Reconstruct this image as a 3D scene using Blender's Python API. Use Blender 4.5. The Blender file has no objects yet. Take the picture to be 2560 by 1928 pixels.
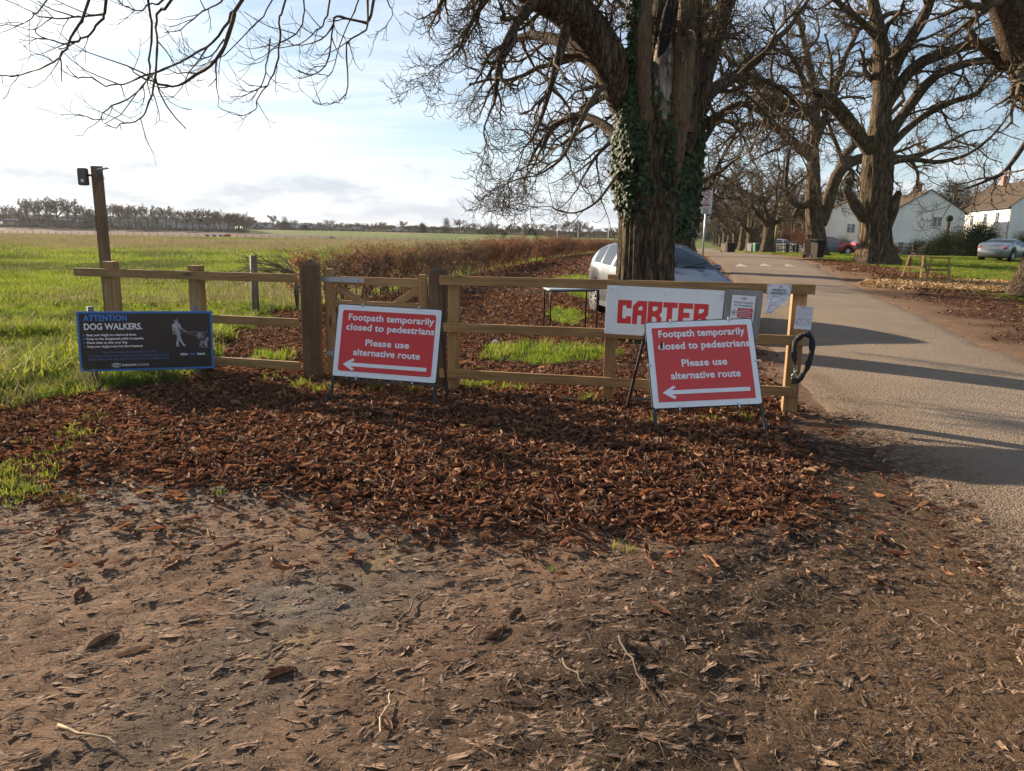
import bpy, math, random
import numpy as np
from math import sin, cos, tan, pi, radians, sqrt, atan2, atan, exp
from mathutils import Vector, Matrix, Euler

SC = bpy.context.scene
COL = SC.collection
# ------------------------------------------------------------------ camera
FPX, PITCH, ROLL, EYE = 1900.0, atan(384 / 1900.0), radians(0.95), 1.6
cam = bpy.data.cameras.new('camera')
camo = bpy.data.objects.new('camera', cam)
COL.objects.link(camo)
cam.sensor_fit = 'HORIZONTAL'
cam.sensor_width = 36.0
cam.lens = 36.0 * FPX / 2560.0
cam.clip_start = 0.05
cam.clip_end = 9000
_f = Vector((0, cos(PITCH), -sin(PITCH)))
_r0 = Vector((1, 0, 0)); _u0 = Vector((0, sin(PITCH), cos(PITCH)))
# picture content is turned slightly clockwise, so the camera is rolled the other way
_r = _r0 * cos(ROLL) + _u0 * sin(ROLL)
_u = -_r0 * sin(ROLL) + _u0 * cos(ROLL)
camo.matrix_world = Matrix(((_r.x, _u.x, -_f.x, 0), (_r.y, _u.y, -_f.y, 0), (_r.z, _u.z, -_f.z, EYE), (0, 0, 0, 1)))
SC.camera = camo

# ------------------------------------------------------------------ light
SUN_EL = radians(18.0)
SUN_AZ = radians(-50.0)           # measured from +Y towards +X
SUNV = Vector((sin(SUN_AZ) * cos(SUN_EL), cos(SUN_AZ) * cos(SUN_EL), sin(SUN_EL)))
EXPOSURE = 1.38
sl = bpy.data.lights.new('sun', 'SUN')
sl.energy = 5.0
sl.angle = radians(0.6)
sl.color = (1.0, 0.83, 0.62)
so = bpy.data.objects.new('sun', sl)
COL.objects.link(so)
so.rotation_euler = SUNV.to_track_quat('Z', 'Y').to_euler()
so.location = (-20, 20, 20)

world = bpy.data.worlds.new('World')
SC.world = world
world.use_nodes = True
wt = world.node_tree
wn, wl = wt.nodes, wt.links
wn.clear()


def wnode(t, **kw):
    n = wn.new(t)
    for k, v in kw.items():
        setattr(n, k, v)
    return n


sky = wnode('ShaderNodeTexSky')
sky.sky_type = 'NISHITA'
sky.sun_disc = False
sky.sun_elevation = SUN_EL
sky.sun_rotation = SUN_AZ
sky.air_density = 1.0
sky.dust_density = 0.3
sky.ozone_density = 2.5
tc = wnode('ShaderNodeTexCoord')
sep = wnode('ShaderNodeSeparateXYZ')
wl.new(tc.outputs['Generated'], sep.inputs[0])


def wm(op, a, b=None, c=None):
    n = wn.new('ShaderNodeMath'); n.operation = op
    for i, v in enumerate((a, b, c)):
        if v is None: continue
        if isinstance(v, (int, float)): n.inputs[i].default_value = v
        else: wl.new(v, n.inputs[i])
    return n.outputs[0]


zc = wm('MAXIMUM', sep.outputs[2], 0.0)
den = wm('ADD', zc, 0.045)
cx_ = wm('DIVIDE', sep.outputs[0], den)
cy_ = wm('DIVIDE', sep.outputs[1], den)
cmb = wnode('ShaderNodeCombineXYZ')
wl.new(wm('MULTIPLY', cx_, 0.42), cmb.inputs[0]); wl.new(cy_, cmb.inputs[1])
no1 = wnode('ShaderNodeTexNoise'); no1.inputs['Scale'].default_value = 0.9; no1.inputs['Detail'].default_value = 9
no1.inputs['Roughness'].default_value = 0.62; no1.inputs['Distortion'].default_value = 0.5
wl.new(cmb.outputs[0], no1.inputs['Vector'])
no2 = wnode('ShaderNodeTexNoise'); no2.inputs['Scale'].default_value = 0.30; no2.inputs['Detail'].default_value = 3
wl.new(cmb.outputs[0], no2.inputs['Vector'])
# angle from the sun: thin high cloud is brighter towards it (forward scattering)
dot = wnode('ShaderNodeVectorMath', operation='DOT_PRODUCT')
nrm = wnode('ShaderNodeVectorMath', operation='NORMALIZE')
wl.new(tc.outputs['Generated'], nrm.inputs[0])
wl.new(nrm.outputs[0], dot.inputs[0]); dot.inputs[1].default_value = tuple(SUNV)
dp = wm('MAXIMUM', dot.outputs['Value'], 0.0)
glow = wm('POWER', dp, 9.0)
glow2 = wm('POWER', dp, 2.0)
cov = wm('ADD', wm('MULTIPLY', no1.outputs['Fac'], 0.62), wm('MULTIPLY', no2.outputs['Fac'], 0.38))
cov = wm('ADD', cov, wm('MULTIPLY', glow2, 0.10))
mr = wnode('ShaderNodeMapRange'); mr.interpolation_type = 'SMOOTHSTEP'
wl.new(cov, mr.inputs['Value']); mr.inputs['From Min'].default_value = 0.43; mr.inputs['From Max'].default_value = 0.70
mr.inputs['To Max'].default_value = 0.92
# low cumulus near the horizon: noise in azimuth/elevation of the direction
cmb2 = wnode('ShaderNodeCombineXYZ')
wl.new(wm('MULTIPLY', wm('ARCTAN2', sep.outputs[0], sep.outputs[1]), 5.0), cmb2.inputs[0]); wl.new(wm('MULTIPLY', sep.outputs[2], 17.0), cmb2.inputs[1])
no3 = wnode('ShaderNodeTexNoise'); no3.inputs['Scale'].default_value = 1.9; no3.inputs['Detail'].default_value = 7
no3.inputs['Roughness'].default_value = 0.58
wl.new(cmb2.outputs[0], no3.inputs['Vector'])
band = wnode('ShaderNodeMapRange'); band.interpolation_type = 'SMOOTHSTEP'
wl.new(sep.outputs[2], band.inputs['Value']); band.inputs['From Min'].default_value = 0.03; band.inputs['From Max'].default_value = 0.12
band.inputs['To Min'].default_value = 0.16; band.inputs['To Max'].default_value = -0.12
cu = wm('ADD', no3.outputs['Fac'], band.outputs[0])
mr3 = wnode('ShaderNodeMapRange'); mr3.interpolation_type = 'SMOOTHSTEP'
wl.new(cu, mr3.inputs['Value']); mr3.inputs['From Min'].default_value = 0.50; mr3.inputs['From Max'].default_value = 0.66
# cloud brightness
ccol = wnode('ShaderNodeMixRGB'); ccol.blend_type = 'MIX'
ccol.inputs['Color1'].default_value = (6.8, 7.5, 8.5, 1); ccol.inputs['Color2'].default_value = (15.0, 14.2, 12.8, 1)
wl.new(glow, ccol.inputs['Fac'])
mixc = wnode('ShaderNodeMixRGB'); wl.new(mr.outputs[0], mixc.inputs['Fac'])
hz = wm('MULTIPLY', wm('POWER', 2.718, wm('MULTIPLY', zc, -9.0)), 0.72)
hcol = wnode('ShaderNodeMixRGB'); wl.new(glow2, hcol.inputs['Fac']); hcol.inputs['Color1'].default_value = (6.0, 7.2, 8.6, 1); hcol.inputs['Color2'].default_value = (9.5, 9.8, 10.2, 1)
hmix = wnode('ShaderNodeMixRGB'); wl.new(hz, hmix.inputs['Fac']); wl.new(sky.outputs[0], hmix.inputs['Color1']); wl.new(hcol.outputs[0], hmix.inputs['Color2'])
wl.new(hmix.outputs[0], mixc.inputs['Color1']); wl.new(ccol.outputs[0], mixc.inputs['Color2'])
cucol = wnode('ShaderNodeMixRGB')
cuf = wnode('ShaderNodeMapRange'); wl.new(cu, cuf.inputs['Value'])
cuf.inputs['From Min'].default_value = 0.56; cuf.inputs['From Max'].default_value = 0.74
cucol.inputs['Color1'].default_value = (7.4, 7.6, 7.9, 1); cucol.inputs['Color2'].default_value = (4.7, 5.1, 5.7, 1)
wl.new(cuf.outputs[0], cucol.inputs['Fac'])
mixd = wnode('ShaderNodeMixRGB'); wl.new(wm('MULTIPLY', mr3.outputs[0], 0.8), mixd.inputs['Fac'])
wl.new(mixc.outputs[0], mixd.inputs['Color1']); wl.new(cucol.outputs[0], mixd.inputs['Color2'])
bg = wnode('ShaderNodeBackground'); bg.inputs['Strength'].default_value = 0.052
wl.new(mixd.outputs[0], bg.inputs['Color'])
wo = wnode('ShaderNodeOutputWorld'); wl.new(bg.outputs[0], wo.inputs['Surface'])

SC.view_settings.view_transform = 'Standard'
SC.view_settings.look = 'None'
SC.view_settings.gamma = 1.0
SC.view_settings.exposure = EXPOSURE
SC.view_settings.use_curve_mapping = False

# ------------------------------------------------------------------ helpers
random.seed(7)
RNG = np.random.default_rng(11)


def ray(px, py):
    u = px - 1280.0; v = 964.0 - py
    a = u * cos(ROLL) - v * sin(ROLL); b = u * sin(ROLL) + v * cos(ROLL)
    return a / FPX, cos(PITCH) + b / FPX * sin(PITCH), -sin(PITCH) + b / FPX * cos(PITCH)


def at(px, py, Y):
    d = ray(px, py); t = Y / d[1]
    return Vector((d[0] * t, Y, EYE + d[2] * t))


def hsh(ix, iy, s):
    n = (ix.astype(np.int64) * 374761393 + iy.astype(np.int64) * 668265263 + s * 982451653) & 0x7fffffff
    n = ((n ^ (n >> 13)) * 1274126177) & 0x7fffffff
    n = n ^ (n >> 16)
    return (n & 0xffff) / 65535.0


def vnoise(x, y, s=0):
    x = np.asarray(x, float); y = np.asarray(y, float)
    ix = np.floor(x); iy = np.floor(y); fx = x - ix; fy = y - iy
    fx = fx * fx * (3 - 2 * fx); fy = fy * fy * (3 - 2 * fy)
    a = hsh(ix, iy, s); b = hsh(ix + 1, iy, s); c = hsh(ix, iy + 1, s); d = hsh(ix + 1, iy + 1, s)
    return (a * (1 - fx) + b * fx) * (1 - fy) + (c * (1 - fx) + d * fx) * fy


def fbm(x, y, s=0, o=4):
    t = 0; a = 0.5; n = 0
    for i in range(o):
        t = t + a * vnoise(np.asarray(x) * 2 ** i + 13.7 * i, np.asarray(y) * 2 ** i + 7.1 * i, s + i); n += a; a *= 0.5
    return t / n


def ss(a, b, x):
    t = np.clip((np.asarray(x, float) - a) / (b - a), 0, 1)
    return t * t * (3 - 2 * t)


def hedge_x(y):
    return -3.9 + (y - 15.0) * 0.195


def gz(x, y):
    x = np.asarray(x, float); y = np.asarray(y, float)
    zr = np.interp(y, [-50, 9, 18, 25, 35, 45, 60, 100, 118, 200, 400, 4000], [0, 0, .14, .25, .33, .35, .2, -.45, -.6, -1.2, -1.0, -1.0])
    az = np.clip(x / np.maximum(y, 1.0), -0.6, 0.4)
    far = np.interp(az, [-0.6, -.45, 0.0, 0.3], [1.5, 1.2, -.15, -.4])
    zf = np.where(y < 240, np.interp(y, [-50, 40, 80, 160, 240], [0, 0, -.35, -1.3, -1.9]), -1.9 + (far + 1.9) * ss(240, 400, y))
    w = ss(-3, 3, x - hedge_x(np.minimum(y, 120)) - 1.0)
    z = zf * (1 - w) + zr * w
    z = z + 0.05 * (fbm(x * .25, y * .25, 5) - .5) * ss(9, 14, y)
    return z


def gz1(x, y):
    return float(gz(np.array([x]), np.array([y]))[0])


def gt(px, py):
    "point on the terrain seen in this direction (used for laying the site out)"
    d = ray(px, py); t = 1.0
    while t < 900:
        x = d[0] * t; y = d[1] * t
        if EYE + d[2] * t <= gz1(x, y): break
        t *= 1.01
    return x, y


def tag(o, label=None, cat=None, group=None, kind=None):
    if label: o['label'] = label
    if cat: o['category'] = cat
    if group: o['group'] = group
    if kind: o['kind'] = kind
    return o


def empty(name, loc=(0, 0, 0), rz=0, label=None, cat=None, group=None):
    o = bpy.data.objects.new(name, None); COL.objects.link(o)
    o.location = loc; o.rotation_euler = (0, 0, rz); o.empty_display_size = .1
    return tag(o, label, cat, group)


def mkmesh(name, V, F, mat=None, smooth=False):
    me = bpy.data.meshes.new(name)
    V = np.asarray(V, dtype=np.float32).reshape(-1, 3)
    if isinstance(F, np.ndarray):
        k = F.shape[1]
        me.vertices.add(len(V)); me.vertices.foreach_set('co', V.ravel())
        me.loops.add(F.size); me.loops.foreach_set('vertex_index', F.astype(np.int32).ravel())
        me.polygons.add(len(F)); me.polygons.foreach_set('loop_start', np.arange(0, F.size, k, dtype=np.int32))
        me.polygons.foreach_set('loop_total', np.full(len(F), k, dtype=np.int32))
        me.update(calc_edges=True)
    else:
        me.from_pydata([tuple(map(float, v)) for v in V], [], F)
        me.update()
    if mat is not None:
        for m in (mat if isinstance(mat, (list, tuple)) else [mat]): me.materials.append(m)
    if smooth: me.polygons.foreach_set('use_smooth', [True] * len(me.polygons))
    return me


def link(name, me, parent=None):
    o = bpy.data.objects.new(name, me); COL.objects.link(o)
    if parent is not None: o.parent = parent
    return o


class MB:
    "collects simple solids, builds one mesh"
    def __init__(s): s.v = []; s.f = []

    def add(s, V, F):
        k = len(s.v); s.v += [tuple(v) for v in V]; s.f += [tuple(i + k for i in f) for f in F]; return s

    def box(s, c, d, M=None, taper=1.0):
        x, y, z = c; a, b, h = d[0] / 2, d[1] / 2, d[2] / 2
        V = [(x - a, y - b, z - h), (x + a, y - b, z - h), (x + a, y + b, z - h), (x - a, y + b, z - h)]
        V += [(x + (p[0] - x) * taper, y + (p[1] - y) * taper, z + h) for p in V]
        if M is not None: V = [M @ Vector(v) for v in V]
        return s.add(V, [(0, 3, 2, 1), (4, 5, 6, 7), (0, 1, 5, 4), (1, 2, 6, 5), (2, 3, 7, 6), (3, 0, 4, 7)])

    def beam(s, p, q, w, h, up=(0, 0, 1)):
        p = Vector(p); q = Vector(q); d = (q - p).normalized(); upv = Vector(up)
        sdir = d.cross(upv)
        if sdir.length < 1e-4: sdir = d.cross(Vector((1, 0, 0)))
        sdir.normalize(); u = sdir.cross(d).normalized()
        V = []
        for e in (p, q):
            for a, b in ((-1, -1), (1, -1), (1, 1), (-1, 1)): V.append(e + sdir * (a * w / 2) + u * (b * h / 2))
        return s.add(V, [(0, 1, 2, 3), (7, 6, 5, 4), (0, 4, 5, 1), (1, 5, 6, 2), (2, 6, 7, 3), (3, 7, 4, 0)])

    def tube(s, pts, rad, n=8, caps=True):
        pts = [Vector(p) for p in pts]
        if isinstance(rad, (int, float)): rad = [rad] * len(pts)
        k = len(s.v); ref = None
        for i, p in enumerate(pts):
            t = (pts[min(i + 1, len(pts) - 1)] - pts[max(i - 1, 0)]).normalized()
            if ref is None: ref = t.orthogonal().normalized()
            ref = (ref - t * ref.dot(t)).normalized(); b = t.cross(ref)
            for j in range(n):
                a = 2 * pi * j / n; s.v.append(tuple(p + (ref * cos(a) + b * sin(a)) * rad[i]))
        for i in range(len(pts) - 1):
            for j in range(n):
                a = k + i * n + j; b_ = k + i * n + (j + 1) % n
                s.f.append((a, b_, b_ + n, a + n))
        if caps:
            s.f.append(tuple(k + j for j in reversed(range(n))))
            s.f.append(tuple(k + (len(pts) - 1) * n + j for j in range(n)))
        return s

    def lathe(s, prof, n=20, M=None, axis='Z'):
        k = len(s.v)
        for r, z in prof:
            for j in range(n):
                a = 2 * pi * j / n
                v = Vector((r * cos(a), r * sin(a), z)) if axis == 'Z' else Vector((r * cos(a), z, r * sin(a)))
                s.v.append(tuple(M @ v if M is not None else v))
        for i in range(len(prof) - 1):
            for j in range(n):
                a = k + i * n + j; b = k + i * n + (j + 1) % n; s.f.append((a, b, b + n, a + n))
        return s

    def prism(s, poly, y0, y1, M=None):
        "polygon in local XZ extruded along Y"
        n = len(poly); V = [(x, y0, z) for x, z in poly] + [(x, y1, z) for x, z in poly]
        if M is not None: V = [M @ Vector(v) for v in V]
        F = [tuple(range(n)), tuple(reversed(range(n, 2 * n)))] + [(i, n + i, n + (i + 1) % n, (i + 1) % n) for i in range(n)]
        return s.add(V, F)

    def ell(s, c, r, n=10, m=6, M=None):
        k = len(s.v)
        for i in range(m + 1):
            ph = pi * i / m
            for j in range(n):
                a = 2 * pi * j / n
                v = Vector((c[0] + r[0] * sin(ph) * cos(a), c[1] + r[1] * sin(ph) * sin(a), c[2] + r[2] * cos(ph)))
                s.v.append(tuple(M @ v if M is not None else v))
        for i in range(m):
            for j in range(n):
                a = k + i * n + j; b = k + i * n + (j + 1) % n; s.f.append((a, a + n, b + n, b))
        return s

    def build(s, name, mat, parent=None, smooth=False, bevel=0, M=None):
        V = s.v if M is None else [M @ Vector(v) for v in s.v]
        me = mkmesh(name, V, s.f, mat, smooth)
        o = link(name, me, parent)
        if bevel:
            m = o.modifiers.new('bevel', 'BEVEL'); m.width = bevel; m.segments = 2; m.limit_method = 'ANGLE'
        return o


# ------------------------------------------------------------------ materials
def mat(name, col=(.5, .5, .5), rough=.7, metal=0, spec=.5, **kw):
    m = bpy.data.materials.new(name); m.use_nodes = True
    b = m.node_tree.nodes['Principled BSDF']
    b.inputs['Base Color'].default_value = (*col, 1); b.inputs['Roughness'].default_value = rough
    b.inputs['Metallic'].default_value = metal; b.inputs['Specular IOR Level'].default_value = spec
    for k, v in kw.items(): b.inputs[k.replace('_', ' ')].default_value = v
    return m


class NT:
    def __init__(s, m): s.m = m; s.n = m.node_tree.nodes; s.l = m.node_tree.links; s.b = s.n['Principled BSDF']

    def node(s, t, **kw):
        n = s.n.new(t)
        for k, v in kw.items(): setattr(n, k, v)
        return n

    def coord(s, sc=(1, 1, 1), which='Object', rot=(0, 0, 0)):
        t = s.node('ShaderNodeTexCoord'); mp = s.node('ShaderNodeMapping'); mp.inputs['Scale'].default_value = sc
        mp.inputs['Rotation'].default_value = rot
        s.l.new(t.outputs[which], mp.inputs[0]); return mp.outputs[0]

    def noise(s, vec, scale, detail=5, rough=.6, dist=0):
        n = s.node('ShaderNodeTexNoise'); n.inputs['Scale'].default_value = scale; n.inputs['Detail'].default_value = detail
        n.inputs['Roughness'].default_value = rough; n.inputs['Distortion'].default_value = dist
        s.l.new(vec, n.inputs['Vector']); return n.outputs['Fac']

    def ramp(s, fac, stops):
        r = s.node('ShaderNodeValToRGB'); e = r.color_ramp.elements
        e[0].position = stops[0][0]; e[0].color = (*stops[0][1], 1); e[1].position = stops[-1][0]; e[1].color = (*stops[-1][1], 1)
        for p, c in stops[1:-1]:
            x = e.new(p); x.color = (*c, 1)
        s.l.new(fac, r.inputs[0]); return r.outputs[0]

    def math(s, op, a, b=None, c=None):
        n = s.node('ShaderNodeMath', operation=op)
        for i, v in enumerate((a, b, c)):
            if v is None: continue
            if isinstance(v, (int, float)): n.inputs[i].default_value = v
            else: s.l.new(v, n.inputs[i])
        return n.outputs[0]

    def mix(s, fac, a, b, mode='MIX'):
        n = s.node('ShaderNodeMixRGB', blend_type=mode)
        for i, v in enumerate((fac, a, b)):
            if isinstance(v, (int, float)): n.inputs[i].default_value = v
            elif isinstance(v, tuple): n.inputs[i].default_value = (*v, 1)
            else: s.l.new(v, n.inputs[i])
        return n.outputs[0]

    def base(s, c): s.l.new(c, s.b.inputs['Base Color'])

    def bump(s, h, strength=.5, dist=.02):
        n = s.node('ShaderNodeBump'); n.inputs['Strength'].default_value = strength; n.inputs['Distance'].default_value = dist
        s.l.new(h, n.inputs['Height']); s.l.new(n.outputs[0], s.b.inputs['Normal']); return n

    def attr(s, name): n = s.node('ShaderNodeAttribute', attribute_name=name); return n.outputs['Fac']


def wood_mat(name, c1, c2, c3, knots=True):
    m = mat(name, c1, .75); t = NT(m)
    oi = t.node('ShaderNodeObjectInfo'); co = t.node('ShaderNodeTexCoord')
    add = t.node('ShaderNodeVectorMath', operation='ADD')
    mul = t.node('ShaderNodeVectorMath', operation='SCALE'); mul.inputs['Scale'].default_value = 37.0
    cx = t.node('ShaderNodeCombineXYZ'); t.l.new(oi.outputs['Random'], cx.inputs[0]); t.l.new(oi.outputs['Random'], cx.inputs[1])
    t.l.new(cx.outputs[0], mul.inputs[0]); t.l.new(co.outputs['UV'], add.inputs[0]); t.l.new(mul.outputs[0], add.inputs[1])
    # UV: u runs along the grain in metres, v across
    mp = t.node('ShaderNodeMapping'); mp.inputs['Scale'].default_value = (1.2, 26, 1); t.l.new(add.outputs[0], mp.inputs[0])
    g = t.noise(mp.outputs[0], 1.6, 6, .65, .6)
    mp2 = t.node('ShaderNodeMapping'); mp2.inputs['Scale'].default_value = (1.4, 2.2, 1); t.l.new(add.outputs[0], mp2.inputs[0])
    blotch = t.noise(mp2.outputs[0], 1.5, 4, .6, .3)
    c = t.ramp(g, [(.3, c2), (.52, c1), (.75, c3)])
    c = t.mix(t.math('MULTIPLY', blotch, .75), c, c2, 'MULTIPLY') if False else t.mix(t.ramp(blotch, [(.42, (0, 0, 0)), (.68, (1, 1, 1))]), c, t.mix(.6, c, c2))
    if knots:
        mp3 = t.node('ShaderNodeMapping'); mp3.inputs['Scale'].default_value = (1.7, 7.5, 1); t.l.new(add.outputs[0], mp3.inputs[0])
        v = t.node('ShaderNodeTexVoronoi'); v.inputs['Scale'].default_value = 1.0; t.l.new(mp3.outputs[0], v.inputs['Vector'])
        k = t.ramp(v.outputs['Distance'], [(.05, (1, 1, 1)), (.16, (0, 0, 0))])
        c = t.mix(k, c, tuple(x * .33 for x in c2))
    t.base(c); t.bump(g, .5, .004)
    return m


def uvbox(o, scale=1.0):
    "UVs in metres: u along the longest local axis of each board"
    me = o.data
    V = np.empty(len(me.vertices) * 3, np.float32); me.vertices.foreach_get('co', V); V = V.reshape(-1, 3)
    c = V.mean(0); U, S, W = np.linalg.svd(V - c, full_matrices=False)
    a = W[0]; b = W[1] if len(W) > 1 else W[0]; d = W[2] if len(W) > 2 else b
    P = np.stack([(V - c) @ a, (V - c) @ b + 0.63 * ((V - c) @ d)], 1)
    uv = me.uv_layers.new(name='UVMap')
    li = np.empty(len(me.loops), np.int32); me.loops.foreach_get('vertex_index', li)
    uv.data.foreach_set('uv', P[li].astype(np.float32).ravel())
    return o


WOOD = wood_mat('fence_timber', (.31, .18, .066), (.17, .092, .036), (.41, .255, .11))
WOODL = wood_mat('light_timber', (.34, .20, .085), (.22, .12, .05), (.42, .27, .13))
WOODP = wood_mat('pole_timber', (.20, .13, .075), (.11, .07, .04), (.28, .19, .11), False)
WOODD = wood_mat('dark_gatepost_timber', (.125, .072, .036), (.06, .033, .017), (.19, .115, .06), False)
WOODG = wood_mat('weathered_timber', (.20, .155, .10), (.11, .08, .05), (.27, .22, .15), False)
PLY = wood_mat('grey_plywood', (.29, .27, .25), (.17, .155, .145), (.40, .385, .37), False)
GALV = mat('galvanised_steel', (.42, .44, .46), .45, .7)
DARKSTEEL = mat('dark_steel', (.035, .037, .04), .5, .5)
RUST = mat('rusty_steel', (.075, .05, .038), .7, .4)
BLACK = mat('black_plastic', (.02, .02, .02), .5)
RUBBER = mat('rubber', (.022, .022, .022), .85)


def sign_mat(name, col, rough=.35, dirt=.25):
    m = mat(name, col, rough); t = NT(m); v = t.coord((1, 1, 1))
    n = t.noise(v, 6, 6, .7); n2 = t.noise(v, 60, 3, .6)
    f = t.math('MULTIPLY', t.ramp(n, [(.45, (0, 0, 0)), (.8, (1, 1, 1))]), dirt)
    c = t.mix(f, col, tuple(x * .45 + .05 for x in col)); c = t.mix(t.math('MULTIPLY', t.ramp(n2, [(.66, (0, 0, 0)), (.75, (1, 1, 1))]), dirt), c, (.12, .1, .08))
    t.base(c); return m


SIGNRED = sign_mat('sign_red', (.58, .030, .028), .4, .25)
SIGNWHITE = sign_mat('sign_white', (.74, .76, .78), .4, .25)
SIGNBLACK = sign_mat('sign_black_brown', (.028, .022, .022), .35, .15)
SIGNBLUE = sign_mat('sign_blue', (.035, .16, .42), .4, .15)
LETBLUE = mat('lettering_blue', (.04, .22, .62), .5)
LETBLUE2 = mat('lettering_dull_blue', (.06, .105, .24), .5)
LETWHITE = mat('lettering_white', (.74, .74, .76), .5)
LETBLACK = mat('lettering_black', (.03, .03, .035), .5)
LETRED = mat('lettering_red', (.60, .028, .03), .45)
PAPER = mat('paper', (.68, .69, .74), .6)


def bark_mat(name, c1, c2, c3, sc=1.0, moss=.35, bumpd=.02):
    m = mat(name, c1, .92, spec=.2); t = NT(m)
    v = t.coord((9 * sc, 9 * sc, 1.7 * sc)); g = t.noise(v, 1.5, 8, .68, .8)
    v2 = t.coord((1, 1, .6)); b = t.noise(v2, 1.3 * sc, 4, .6)
    c = t.ramp(g, [(.34, c2), (.5, c1), (.68, c3)])
    ms = t.math('MULTIPLY', t.ramp(b, [(.46, (0, 0, 0)), (.66, (1, 1, 1))]), moss)
    c = t.mix(ms, c, (.105, .10, .035))
    wv = t.node('ShaderNodeMixRGB'); wv.inputs[0].default_value = .3; t.l.new(t.coord((6.5 * sc, 6.5 * sc, 1.1 * sc)), wv.inputs[1])
    wn_ = t.node('ShaderNodeTexNoise'); wn_.inputs['Scale'].default_value = 3.0; wn_.inputs['Detail'].default_value = 4; t.l.new(v, wn_.inputs['Vector']); t.l.new(wn_.outputs['Color'], wv.inputs[2])
    vo = t.node('ShaderNodeTexVoronoi', feature='DISTANCE_TO_EDGE'); vo.inputs['Scale'].default_value = 2.4; t.l.new(wv.outputs[0], vo.inputs['Vector'])
    cr = t.ramp(vo.outputs['Distance'], [(.0, (0, 0, 0)), (.11, (1, 1, 1))])
    c = t.mix(t.math('MULTIPLY', t.math('SUBTRACT', 1.0, cr), .6), c, tuple(q * .6 for q in c2)); t.base(c)
    t.bump(t.math('ADD', t.math('MULTIPLY', g, .8), t.math('MULTIPLY', cr, .55)), 1.0, bumpd); return m


BARK = bark_mat('chestnut_bark', (.105, .070, .045), (.028, .019, .013), (.20, .14, .095), 1.5, .3, .06)
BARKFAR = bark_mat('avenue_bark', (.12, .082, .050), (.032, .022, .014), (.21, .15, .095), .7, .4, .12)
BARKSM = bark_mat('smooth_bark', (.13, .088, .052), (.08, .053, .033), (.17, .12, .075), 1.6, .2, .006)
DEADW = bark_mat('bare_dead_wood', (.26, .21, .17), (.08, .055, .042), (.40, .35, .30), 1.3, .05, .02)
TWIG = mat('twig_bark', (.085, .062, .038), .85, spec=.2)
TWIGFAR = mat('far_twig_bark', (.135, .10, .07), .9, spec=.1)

# ------------------------------------------------------------------ site layout
RY = [-30, 2, 3.4, 5.5, 7.4, 9, 12, 15, 23, 31, 39.5, 60, 79, 100, 118, 135]
RXL = [.9, 1.7, 2.35, 2.75, 2.95, 3.35, 3.9, 4.7, 6.6, 8.4, 10.1, 14.6, 18.4, 23.2, 27.2, 31.5]
RXR = [5.0, 5.3, 5.6, 5.95, 6.3, 6.65, 7.25, 8.1, 10.2, 12.5, 15.0, 19.8, 23.0, 27.0, 30.6, 35.5]


def road_l(y): return np.interp(y, RY, RXL)
def road_r(y): return np.interp(y, RY, RXR)


def yfence(x): return 7.37 - .25 * np.asarray(x, float)


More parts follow.
